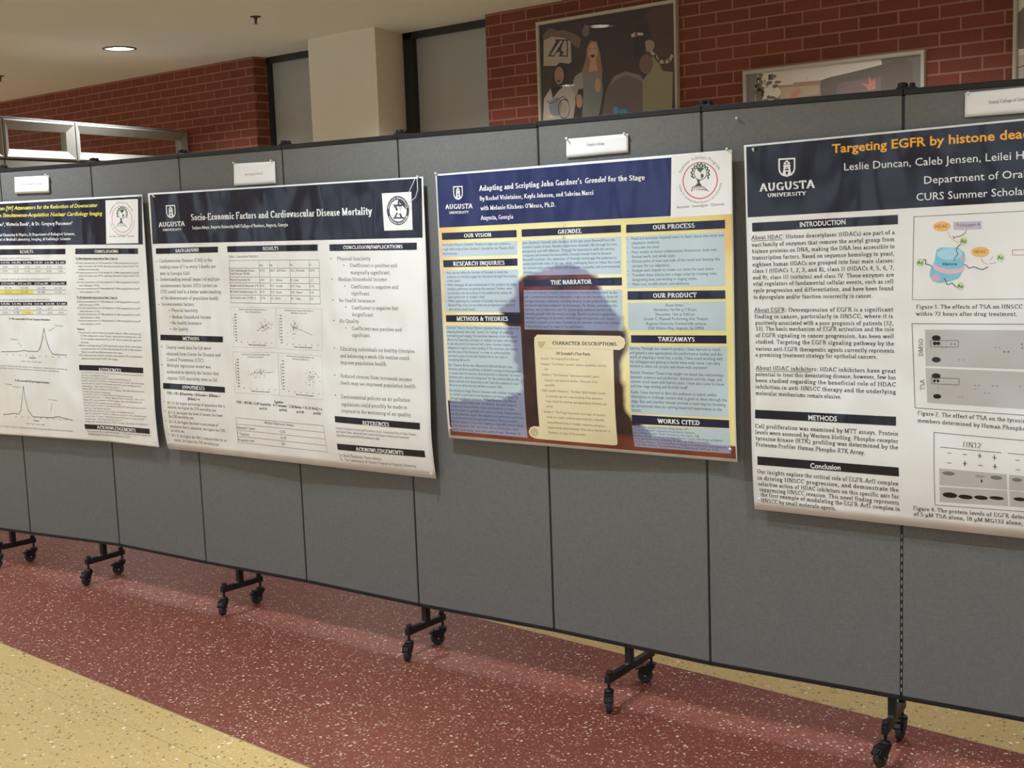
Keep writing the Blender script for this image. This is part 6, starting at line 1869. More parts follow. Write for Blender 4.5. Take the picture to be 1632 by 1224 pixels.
PRINT['p4'] = [
('#','title_banner'),
('q','N',148.6,1730.2,1273.8,1761.0,1279.7,1558.2,150.7,1531.7),
('t','Targeting EGFR by histone deacetylase',399.9,1698.9,896.2,1707.5,23.0,'S','y',0,29),
('t','Leslie Duncan, Caleb Jensen, Leilei Hu',434.2,1650.2,900.0,1655.9,19.9,'s','w',0,37),
('t','Department of Oral Biology',650.9,1604.7,903.7,1609.7,19.3,'s','w',0,18),
('t','CURS Summer Scholars',630.7,1561.3,898.3,1566.3,19.4,'s','w',0,18),
('#','university_logo'),
('c',269.8,1666.4,24.8,25.9),
('t','AUGUSTA',188.6,1602.8,351.4,1606.8,22.1,'b','w'),
('t','UNIVERSITY',211.2,1586.4,326.1,1587.9,10.5,'b','w'),
('#','section_heading'),
('q','n',164.1,1515.7,581.5,1525.9,581.9,1501.1,164.4,1490.9),
('t','INTRODUCTION',307.2,1500.3,437.9,1504.9,13.2,'S','w'),
('#','body_text'),
('t','About HDAC: Histone deacetylases (HDACs) are part of a',161.6,1468.0,574.1,1474.6,11.4,'h','K'),
('t','vast family of enzymes that remove the acetyl group from',162.3,1447.8,573.6,1456.2,11.4,'h','K'),
('t','histone proteins on DNA, making the DNA less accessible to',162.7,1429.6,574.2,1437.1,11.4,'h','K'),
('t','transcription factors. Based on sequence homology to yeast,',163.4,1411.2,573.4,1418.2,11.5,'h','K'),
('t','eighteen human HDACs are grouped into four main classes:',163.9,1391.6,573.5,1399.4,11.5,'h','K'),
('t','class I (HDACs 1, 2, 3, and 8), class II (HDACs 4, 5, 6, 7,',163.9,1373.3,573.5,1379.9,11.5,'h','K'),
('t','and 9), class III (sirtuins) and class IV. These enzymes are',164.5,1354.8,572.2,1361.2,11.5,'h','K'),
('t','vital regulators of fundamental cellular events, such as cell',165.2,1336.7,571.7,1343.1,11.5,'h','K'),
('t','cycle progression and differentiation, and have been found',165.0,1317.6,571.8,1324.9,11.5,'h','K'),
('t','to dysregulate and/or function incorrectly in cancer.',166.3,1298.8,515.0,1304.3,11.5,'h','K'),
('t','About EGFR: Overexpression of EGFR is a significant',168.0,1261.6,571.3,1267.5,11.6,'h','K'),
('t','finding in cancer, particularly in HNSCC, where it is',168.5,1242.8,571.3,1249.8,11.6,'h','K'),
('t','positively associated with a poor prognosis of patients [32,',170.8,1224.9,572.6,1230.1,11.6,'h','K'),
('t','33]. The basic mechanism of EGFR activation and the role',171.8,1207.7,574.3,1214.0,11.6,'h','K'),
('t','of EGFR signaling in cancer progression, has been well',171.9,1188.9,574.4,1194.9,11.6,'h','K'),
('t','studied. Targeting the EGFR signaling pathway by the',171.7,1170.3,574.9,1175.4,11.6,'h','K'),
('t','various anti-EGFR therapeutic agents currently represents',171.5,1150.1,575.9,1156.0,11.7,'h','K'),
('t','a promising treatment strategy for epithelial cancers.',171.3,1132.6,529.2,1138.0,11.7,'h','K'),
('t','About HDAC inhibitors: HDAC inhibitors have great',171.8,1094.3,580.3,1100.9,11.7,'h','K'),
('t','potential to treat this devastating disease; however, few has',170.6,1076.1,581.2,1083.6,11.7,'h','K'),
('t','been studied regarding the beneficial role of HDAC',170.4,1058.3,581.3,1064.0,11.7,'h','K'),
('t','inhibition in anti-HNSCC therapy and the underlying',170.2,1039.8,581.7,1044.1,11.7,'h','K'),
('t','molecular mechanisms remain elusive.',170.9,1021.3,429.3,1022.6,11.8,'h','K'),
('l','k',1.2,162.0,1464.3,255.1,1466.4),
('l','k',1.3,168.3,1258.7,257.0,1260.2),
('l','k',1.3,171.7,1090.8,339.6,1094.2),
('#','section_heading'),
('q','n',169.4,977.8,582.0,981.9,582.1,957.0,169.5,952.7),
('t','METHODS',331.8,957.5,415.4,959.0,13.7,'S','w'),
('#','body_text'),
('t','Cell proliferation was examined by MTT assays. Protein',168.8,924.5,589.6,929.7,12.2,'h','K'),
('t','levels were assessed by Western blotting. Phospho-receptor',169.5,906.6,589.6,909.9,12.2,'h','K'),
('t','tyrosine kinase (RTK) profiling was determined by the',170.7,888.9,589.7,892.4,12.2,'h','K'),
('t','Proteome Profiler Human Phospho-RTK Array.',171.1,870.6,497.8,870.9,12.3,'h','K'),
('#','section_heading'),
('q','n',175.8,841.4,591.1,843.0,592.0,818.2,175.7,816.2),
('t','Conclusion',337.1,819.9,426.3,821.5,14.2,'S','w'),
('#','body_text'),
('t','Our insights explore the critical role of EGFR-Arf1 complex',174.3,790.7,590.0,792.0,12.3,'h','K'),
('t','in driving HNSCC progression, and demonstrate the',174.4,771.7,590.8,774.2,12.3,'h','K'),
('t','selective action of HDAC inhibitors on this specific axis for',176.2,753.9,590.9,755.0,12.4,'h','K'),
('t','suppressing HNSCC invasion. This novel finding represents',179.1,737.5,591.4,737.3,12.4,'h','K'),
('t','the first example of modulating the EGFR-Arf1 complex in',182.3,722.3,593.2,719.7,12.4,'h','K'),
('t','HNSCC by small molecule agents.',183.7,704.8,412.3,702.5,12.4,'h','K'),
('#','histone_figure'),
('l','g',1.5,624.3,1519.6,1145.1,1531.3),
('l','g',1.4,1145.1,1531.3,1150.5,1306.8),
('l','g',1.4,1150.5,1306.8,622.2,1299.7),
('l','g',1.5,622.2,1299.7,624.3,1519.6),
('p','1',680.0,1403.6,684.7,1431.6,696.1,1437.1,738.1,1436.5,755.8,1424.0,759.1,1406.0,754.5,1388.1,749.9,1368.5,742.0,1355.5,713.0,1346.5,691.9,1344.0,677.1,1349.0,667.1,1362.3,668.7,1378.9,676.8,1388.8),
('e','2',718.9,1420.4,32.9,15.6),
('e','5',751.9,1407.7,6.4,7.3),
('e','5',683.6,1357.3,12.3,9.9),
('p','3',674.3,1396.2,691.6,1386.2,717.6,1379.7,740.2,1380.9,758.5,1386.4,756.2,1375.9,737.1,1368.6,714.5,1367.9,691.7,1373.0,676.1,1383.0),
('t','Histone',701.3,1390.2,738.5,1390.7,7.6,'S','u'),
('l','k',2.0,648.8,1403.9,654.5,1406.9,657.3,1403.8,656.2,1393.9,663.7,1393.0,671.9,1389.6,675.2,1382.2),
('l','k',2.0,730.3,1403.1,731.9,1409.6,739.8,1419.3,735.7,1429.1,738.0,1437.3,746.0,1444.5),
('l','k',2.0,754.5,1391.4,760.9,1391.0,768.9,1382.3,781.6,1386.6,794.3,1380.5,803.7,1378.8,817.0,1385.7),
('l','k',2.0,704.8,1357.2,709.7,1350.6,712.2,1340.7,718.7,1340.7,726.8,1344.0,734.1,1335.8,742.2,1332.5),
('l','7',1.5,712.8,1478.6,718.5,1465.4,728.3,1455.4,741.1,1449.4),
('l','7',1.5,798.7,1407.2,803.5,1399.0,816.1,1391.6),
('l','d',1.5,761.6,1482.3,756.9,1472.7,744.2,1465.6,728.2,1462.7),
('l','d',1.5,726.6,1466.0,730.6,1459.4),
('l','g',1.0,820.7,1402.1,829.1,1412.5),
('l','g',1.0,820.8,1393.2,836.3,1396.3),
('e','6',697.6,1492.2,22.6,13.1),
('t','HDAC',682.2,1488.6,713.0,1488.8,7.9,'s','d'),
('e','6',796.8,1424.5,23.0,12.9),
('t','HDAC',781.8,1420.8,811.7,1421.4,7.8,'s','d'),
('q','8',727.2,1503.0,798.2,1503.3,798.8,1483.3,727.9,1483.1),
('t','Trichostatin A',734.4,1490.1,795.4,1491.1,8.1,'s','d'),
('e','4',753.9,1452.6,9.9,10.4),
('t','Ac',746.0,1448.2,761.9,1448.6,9.1,'S','f'),
('e','4',642.0,1398.2,10.3,10.6),
('t','Ac',633.7,1393.6,650.3,1394.1,9.3,'S','f'),
('e','4',846.9,1409.2,9.6,10.3),
('t','Ac',839.2,1404.8,854.6,1405.2,9.0,'S','f'),
('e','4',747.5,1335.8,9.9,10.5),
('t','Ac',739.5,1331.2,755.5,1331.8,9.2,'S','f'),
('l','r',1.3,876.0,1428.0,1004.8,1429.0),
('l','r',1.2,1004.8,1429.0,1005.0,1415.7),
('l','r',1.2,1005.0,1415.7,876.2,1415.1),
('l','r',1.3,876.2,1415.1,876.0,1428.0),
('#','figure_caption'),
('t','Figure 1. The effects of TSA on HNSCC cells',632.3,1275.7,904.2,1279.0,10.4,'h','K',0,37),
('t','within 72 hours after drug treatment.',632.4,1257.2,891.9,1260.0,10.4,'h','K'),
('#','array_figure'),
('l','k',1.5,622.1,1235.7,1152.1,1241.9),
('l','k',1.4,1152.1,1241.9,1157.8,1002.7),
('l','k',1.4,1157.8,1002.7,633.5,1009.1),
('l','k',1.5,633.5,1009.1,622.1,1235.7),
('q','9',656.9,1220.3,1138.4,1226.5,1140.8,1124.7,660.2,1123.5),
('q','9',660.2,1117.9,1141.0,1116.2,1143.2,1019.1,666.3,1025.3),
('e','x',687.0,1198.5,11.8,7.4),
('e','x',683.5,1184.1,5.3,5.0),
('e','x',692.7,1184.4,5.3,5.0),
('e','g',726.4,1183.9,2.4,2.5),
('e','g',735.5,1183.8,2.4,2.5),
('e','x',687.9,1140.9,11.8,7.2),
('e','g',861.7,1167.3,2.8,2.6),
('e','g',871.3,1167.6,2.8,2.6),
('e','0',748.0,1142.4,2.6,2.3),
('e','0',758.4,1142.7,2.6,2.3),
('e','g',702.9,1174.8,2.6,1.7),
('e','g',712.7,1175.0,2.6,1.7),
('e','0',839.1,1178.1,2.3,2.3),
('e','0',848.5,1177.7,2.3,2.3),
('e','g',904.0,1187.9,2.4,2.3),
('e','g',904.9,1178.2,2.4,2.3),
('e','x',688.2,1097.5,11.9,7.4),
('e','x',684.3,1084.3,3.8,3.9),
('e','x',693.4,1084.7,3.8,3.9),
('e','x',692.0,1043.2,10.6,6.4),
('e','0',789.6,1076.6,2.9,2.5),
('e','0',799.2,1076.7,2.9,2.5),
('e','0',834.0,1077.7,2.8,2.5),
('e','0',844.3,1077.5,2.8,2.5),
('e','0',815.3,1057.8,2.5,2.3),
('e','0',824.8,1057.8,2.5,2.3),
('e','0',748.1,1044.4,2.1,2.2),
('e','0',757.0,1044.9,2.1,2.2),
('e','0',902.5,1079.1,2.8,2.4),
('e','0',693.9,1066.5,2.3,2.2),
('e','0',791.3,1067.5,2.6,2.3),
('l','k',1.3,671.9,1191.4,744.9,1193.5),
('l','k',1.3,744.9,1193.5,744.7,1176.2),
('l','k',1.3,744.7,1176.2,672.3,1174.9),
('l','k',1.3,672.3,1174.9,671.9,1191.4),
('l','k',1.4,676.1,1092.3,748.4,1093.2),
('l','k',1.3,748.4,1093.2,748.1,1076.1),
('l','k',1.3,748.1,1076.1,677.2,1076.6),
('l','k',1.4,677.2,1076.6,676.1,1092.3),
('t','DMSO',652.7,1148.9,652.1,1196.3,11.8,'r','k'),
('t','TSA',658.7,1058.3,657.2,1087.3,11.9,'r','k'),
('#','figure_caption'),
('t','Figure 2. The effect of TSA on the tyrosine',640.3,990.4,910.1,985.6,11.0,'h','K',0,41),
('t','members determined by Human Phospho-RTK',640.4,970.7,910.4,965.5,11.0,'h','K',0,34),
('#','blot_figure'),
('l','k',1.4,685.3,946.1,1145.2,934.0),
('l','k',1.3,1145.2,934.0,1149.4,757.4),
('l','k',1.3,1149.4,757.4,688.5,747.6),
('l','k',1.4,688.5,747.6,685.3,946.1),
('t','HN12',760.6,913.1,809.0,911.9,13.5,'r','k'),
('l','k',1.4,703.1,907.7,859.2,904.3),
('l','k',1.3,876.6,904.3,1014.7,901.1),
('l','k',1.5,720.6,893.3,731.8,893.1),
('l','k',1.5,761.5,892.9,772.5,892.7),
('l','k',1.5,800.3,892.2,811.2,892.0),
('l','k',2.4,805.6,898.2,805.8,886.1),
('l','k',1.5,837.3,890.3,848.1,890.1),
('l','k',2.3,842.6,896.2,842.7,884.2),
('l','k',1.5,895.1,887.9,905.7,887.7),
('l','k',1.5,721.3,866.9,732.5,866.7),
('l','k',1.5,762.2,868.6,773.3,868.4),
('l','k',2.4,767.7,874.6,767.8,862.4),
('l','k',1.5,802.6,867.2,813.5,867.0),
('l','k',1.5,838.8,866.7,849.6,866.5),
('l','k',2.3,844.2,872.6,844.3,860.6),
('l','k',1.5,896.7,862.8,907.3,862.7),
('q','9',700.9,850.2,873.6,848.4,875.4,808.3,701.7,805.3),
('q','9',880.1,848.1,1045.5,846.0,1046.2,810.3,880.6,808.1),
('q','9',701.8,799.6,875.5,805.0,877.3,764.6,701.6,758.7),
('q','9',881.3,804.8,1046.2,808.7,1047.0,768.1,882.2,764.4),
('e','g',725.3,838.2,16.4,5.5),
('e','0',806.6,837.3,12.8,3.4),
('e','g',848.1,837.4,15.0,5.4),
('e','g',899.9,836.0,12.4,5.0),
('e','x',811.0,825.3,2.1,4.7),
('e','x',728.4,778.8,19.4,7.5),
('e','x',769.4,777.8,18.8,6.1),
('e','x',808.9,779.7,17.6,5.8),
('e','x',848.8,782.5,18.3,4.9),
('e','x',906.9,784.8,15.5,5.0),
('#','figure_caption'),
('t','Figure 4. The protein levels of EGFR detected',628.7,726.8,913.9,732.1,11.2,'h','K',0,41),
('t','of 5 µM TSA alone, 10 µM MG132 alone, and',629.7,710.6,914.2,714.4,11.2,'h','K',0,37),
]
PRINT['pic1'] = [
('#','print'),
('q','a0',-5239.9,2715.9,-4252.9,2720.0,-4273.1,2040.5,-5266.0,2051.6),
('p','a1',-4469.4,2709.8,-4262.0,2710.8,-4270.6,2345.2,-4342.5,2352.4,-4390.4,2431.8,-4429.5,2584.9),
('p','a2',-4758.0,2281.2,-4702.1,2358.9,-4611.2,2379.3,-4501.4,2345.2,-4480.5,2308.3,-4492.7,2134.9,-4793.7,2134.9),
('p','a3',-4734.4,2302.8,-4687.0,2357.5,-4604.0,2372.8,-4508.8,2343.0,-4480.7,2302.6,-4524.0,2324.1,-4611.9,2358.9,-4672.5,2338.4),
('e','a4',-4900.0,2650.2,30.9,41.7),
('p','a5',-4938.5,2669.8,-4913.9,2699.5,-4875.1,2691.7,-4857.7,2636.2,-4870.1,2614.0,-4876.0,2668.1,-4906.6,2683.8,-4927.6,2644.6),
('p','a4',-5233.5,2656.8,-5186.8,2690.9,-5138.1,2680.8,-5065.9,2667.2,-4971.6,2628.9,-4937.1,2600.9,-4951.0,2545.6,-4997.7,2568.9,-5028.1,2608.5,-5188.7,2645.4,-5231.0,2619.7),
('e','a0',-5109.2,2693.6,34.4,25.8),
('p','a6',-5230.9,2622.8,-5172.5,2640.5,-5067.7,2620.3,-5016.7,2593.9,-5015.7,2474.3,-5033.7,2464.1,-5097.7,2476.8,-5130.8,2461.9,-5237.4,2471.7),
('p','a0',-5200.3,2525.6,-5128.8,2611.0,-5141.0,2612.4,-5135.7,2621.0,-5037.8,2606.6,-5043.3,2506.3,-5115.6,2516.5,-5099.4,2534.8,-5111.2,2545.2,-5136.0,2535.7,-5148.9,2518.8),
('p','a6',-5180.4,2529.6,-5100.5,2607.8,-5078.0,2605.2,-5152.7,2526.6),
('p','a6',-5083.9,2578.6,-5066.8,2603.9,-5047.6,2599.9,-5051.8,2514.5,-5089.4,2521.0,-5071.0,2537.8,-5094.8,2549.5),
('p','a5',-5151.7,2451.8,-5105.6,2480.7,-5065.1,2443.0,-5058.0,2357.1,-5076.0,2310.0,-5174.1,2306.5,-5179.7,2270.0,-5184.3,2356.8,-5157.7,2403.4),
('e','a7',-5115.3,2402.3,37.1,52.1),
('p','a0',-5138.5,2373.9,-5101.7,2376.6,-5114.6,2359.4),
('p','a8',-5255.8,2139.6,-5241.6,2275.4,-5185.4,2332.2,-5171.5,2269.3,-5120.5,2314.0,-5062.5,2345.4,-4999.2,2321.2,-4993.1,2229.6,-5014.3,2133.7,-5127.8,2134.9),
('e','a9',-5149.0,2218.0,54.8,56.4),
('o','a0',-5084.4,2200.5,44.4,56.1,4.5),
('e','a6',-5088.7,2194.7,24.7,33.7),
('l','a0',4.5,-5221.4,2261.2,-5189.2,2239.9,-5139.0,2260.3,-5089.6,2274.5,-5050.2,2246.6),
('p','b0',-4940.5,2403.3,-4902.0,2486.4,-4896.2,2539.5,-4863.5,2582.3,-4817.4,2571.1,-4795.2,2498.7,-4781.0,2396.3,-4786.7,2343.4,-4823.9,2382.8),
('e','b1',-4850.4,2513.6,37.7,56.2),
('p','a0',-4870.4,2497.9,-4831.5,2499.6,-4842.2,2480.0,-4860.8,2482.0),
('e','a0',-4869.1,2533.5,6.6,2.9),
('e','a0',-4830.3,2532.2,6.6,2.9),
('p','b1',-4871.7,2459.2,-4829.0,2460.7,-4815.6,2399.8,-4885.5,2400.8),
('p','b2',-5019.1,2323.1,-4992.8,2384.3,-4948.4,2404.1,-4901.4,2396.4,-4920.3,2308.0,-4967.9,2306.3,-4985.8,2253.3),
('p','b3',-4932.8,2398.3,-4815.8,2393.9,-4786.3,2355.3,-4781.0,2283.3,-4799.4,2195.3,-4821.2,2125.0,-4946.7,2128.5,-4929.1,2284.6),
('e','b1',-4818.5,2316.6,23.6,40.1),
('e','b1',-4962.5,2236.1,24.2,40.7),
('p','b4',-4564.4,2580.8,-4538.3,2591.0,-4480.2,2580.6,-4476.9,2567.6,-4517.0,2569.5,-4561.2,2564.8),
('p','b5',-4538.4,2589.9,-4516.5,2587.3,-4517.0,2569.5,-4537.5,2570.1),
('e','b6',-4438.9,2503.0,39.5,33.2),
('p','a5',-4546.8,2552.7,-4473.5,2561.5,-4461.1,2485.3,-4491.7,2431.0,-4549.8,2448.8),
('l','b7',19.2,-4425.4,2467.1,-4397.3,2443.9,-4373.1,2409.9,-4334.2,2400.1,-4298.7,2404.9,-4280.5,2431.3),
('p','b8',-4491.4,2309.4,-4442.8,2356.7,-4418.9,2443.4,-4390.4,2431.8,-4346.1,2352.8,-4277.8,2340.3,-4287.8,2127.1,-4492.8,2129.0),
('e','a4',-4461.9,2403.6,48.5,56.3),
('e','b9',-4689.5,2159.5,23.1,21.7),  # blue glints off the glass, painted into the print
('e','b9',-4633.2,2149.0,32.0,12.6),
]
PRINT['pic2'] = [
('#','print'),
('q','c0',-3794.6,2280.1,-2797.8,2278.3,-2796.0,1963.4,-3794.8,1988.9),
('q','c1',-3738.8,2275.8,-3014.9,2279.5,-2950.9,1975.2,-3746.9,2035.7),
('p','c2',-3738.8,2275.8,-3696.2,2273.0,-3680.3,2236.6,-3697.9,2131.0,-3698.6,2074.9,-3741.3,2078.3),
('p','c3',-3605.2,2201.7,-3509.8,2199.7,-3509.7,2208.9,-3329.1,2205.3,-3324.1,2189.1,-3349.5,2182.5,-3349.8,2123.9,-3537.1,2089.6,-3601.0,2094.9),
('p','c4',-3584.0,2190.5,-3359.7,2182.5,-3357.4,2138.1,-3590.0,2121.8),
('p','c5',-3349.4,2205.0,-3298.7,2215.8,-3179.2,2228.6,-3014.9,2249.1,-2892.9,2273.0,-2846.7,2246.7,-2845.7,2032.5,-3350.1,2074.2),
('p','c6',-3263.9,2129.8,-3253.7,2169.1,-3228.8,2184.6,-3014.8,2190.5,-3014.7,2125.1,-3179.5,2060.1,-3264.1,2067.1),
('e','c2',-3641.5,2242.4,16.3,7.0),
('e','c2',-3686.6,2217.2,8.5,9.9),
('e','c2',-3734.3,2212.3,8.7,7.2),
('e','c2',-3698.0,2154.9,9.4,8.1),
('e','c2',-3614.1,2131.0,15.3,9.2),
('e','c2',-3644.5,2256.9,19.1,8.5),
('e','c2',-3723.6,2254.8,11.9,12.0),
('e','c2',-3720.9,2190.7,16.4,9.1),
('e','c2',-3620.3,2252.3,8.4,7.9),
('e','c2',-3673.0,2207.5,11.9,10.4),
('e','c2',-3694.4,2227.0,18.4,11.2),
('e','c2',-3714.8,2191.1,14.9,12.4),
('e','c2',-3603.6,2220.1,20.6,7.3),
('e','c2',-3698.5,2164.5,9.8,9.9),
('e','c2',-3734.6,2180.0,18.2,10.4),
('e','c2',-3654.4,2221.3,17.0,10.5),
('e','c2',-3617.9,2198.5,18.8,12.7),
('e','c2',-3693.0,2176.8,8.5,11.2),
('e','c2',-3677.1,2130.2,18.8,8.5),
('e','c2',-3701.4,2177.0,8.0,9.7),
('e','c2',-3656.1,2248.4,8.4,11.6),
('e','c2',-3725.2,2237.1,13.1,12.4),
('e','c2',-3730.2,2209.8,15.2,12.5),
('e','c2',-3660.6,2146.5,11.4,9.3),
('e','c2',-3639.3,2141.9,20.4,7.6),
('e','c2',-3720.7,2238.8,10.9,9.8),
('e','c1',-3666.3,2239.2,3.9,6.0),
('e','c1',-3691.1,2211.2,11.2,7.9),
('e','c1',-3674.9,2204.6,9.0,3.7),
('e','c1',-3632.6,2184.5,10.5,8.5),
('e','c1',-3688.3,2227.7,4.7,7.5),
('e','c1',-3724.8,2264.4,5.5,4.4),
('e','c1',-3693.7,2262.8,3.9,4.3),
('e','c1',-3720.8,2234.3,4.1,9.1),
('e','c1',-3663.4,2250.3,5.8,5.6),
('e','c1',-3691.1,2255.6,10.4,9.8),
('e','c1',-3680.2,2218.4,4.5,4.0),
('e','c1',-3693.7,2241.6,10.2,4.4),
('e','c1',-3608.3,2167.3,22.7,26.2),
('p','c7',-3125.5,2172.6,-3081.9,2159.7,-3081.9,2201.4,-3062.6,2173.2,-3045.8,2184.7,-3043.4,2132.1,-3081.9,2131.2,-3096.4,2150.1),
('p','c7',-3536.7,2135.6,-3515.4,2161.3,-3483.8,2167.6,-3488.9,2186.4,-3463.0,2161.2,-3484.1,2135.6,-3515.7,2124.6),
('l','c2',2.6,-3429.8,2230.8,-3429.9,2211.8),
]
PRINT['pic3'] = [
('#','print'),
('q','c1',-2335.6,2698.6,-1594.3,2696.2,-1575.8,2077.3,-2331.6,2043.8),
('p','c2',-2331.3,2415.8,-2297.1,2445.3,-2105.5,2442.0,-2101.7,2247.4,-2328.9,2250.3),
('p','a8',-2331.3,2216.2,-2270.7,2232.5,-2101.3,2230.6,-2097.9,2051.2,-2331.6,2043.8),
('l','a2',5.7,-2330.5,2164.6,-2298.6,2172.7,-2240.8,2161.1),
]
PRINT['card1'] = [
('#','lettering'),
('t','Allied Health Sciences',143.5,1773.8,279.1,1771.8,7.7,'r','d'),
]
PRINT['card2'] = [
('#','lettering'),
('t','Hull College of Business',381.4,1750.4,481.2,1751.0,7.1,'r','d'),
]
PRINT['card3'] = [
('#','lettering'),
('t','Pamplin College',194.0,1766.8,261.3,1766.8,7.7,'r','d'),
]
PRINT['card4'] = [
('#','lettering'),
('t','Dental College of Georgia',808.6,1799.5,894.3,1801.4,8.2,'r','d',0,21),
]
def mixc(a, b, t):
    return tuple(x + (y - x) * t for x, y in zip(a, b))
def interp(x, tab):
    for (x0, y0), (x1, y1) in zip(tab, tab[1:]):
        if x <= x1:
            return y0 + (y1 - y0) * max(0.0, (x - x0) / (x1 - x0))
    return tab[-1][1]
LEFT_E = [(0,.47),(.185,.47),(.19,.43),(.217,.36),(.245,.31),(.27,.28),(.33,.27),(.355,.24),(.387,.21),(.415,.223),(.465,.247),(.49,.245),(.56,.258),(.67,.28),(.77,.29),(.81,.2),(.83,0),(.85,-.2),(1,-.3)]
RIGHT_E = [(0,.47),(.185,.47),(.19,.5),(.217,.55),(.245,.565),(.33,.6),(.38,.62),(.42,.655),(.5,.665),(.6,.655),(.8,.655),(.88,.70),(.93,.76),(.955,1.1),(1,1.3)]
def wob(s, t):
    return 0.5 * math.sin(31 * s + 17 * t) + 0.3 * math.sin(57 * t - 13 * s + 1.3) + 0.2 * math.sin(83 * s + 61 * t)
def art(s, t):
    """Sunset glow with a dark rocky mound: the picture printed behind the third poster's text."""
    edge = max(0.0, 1 - min(s, 1 - s) / 0.10) * (0.75 + 0.25 * wob(s, t)) * max(0.0, 1 - max(0, t - (.3 if s < .5 else .06)) / .22)
    c = mixc(rgb(244, 232, 168), rgb(252, 248, 226), max(0, 1 - abs(s - .42) / .4) * max(0, 1 - abs(t - .25) / .4))
    c = mixc(c, rgb(226, 214, 120), 0.5 * max(0.0, 1 - t / .12) + 0.35 * (s > .6) * max(0, min(1, (s - .6) / .25)))
    c = mixc(c, rgb(232, 168, 92), min(1.0, edge) * .85)
    l, r = interp(t, LEFT_E) + .012 * wob(s, t * 2), interp(t, RIGHT_E) + .012 * wob(t, s * 2)
    d = min(s - l, r - s)
    k = max(0.0, min(1.0, d / .02 + .5))
    rust = max(0.0, min(1.0, .45 + .5 * wob(s * 1.3, t * 1.1)))
    dark = mixc(rgb(44, 26, 28), rgb(132, 62, 48), rust * max(.15, 1 - max(0, t - .28) / .14))
    dark = mixc(dark, rgb(138, 66, 44), max(0.0, min(1.0, (t - .925) / .03)) * (.75 + .25 * wob(s, t)))
    return mixc(c, dark, k)

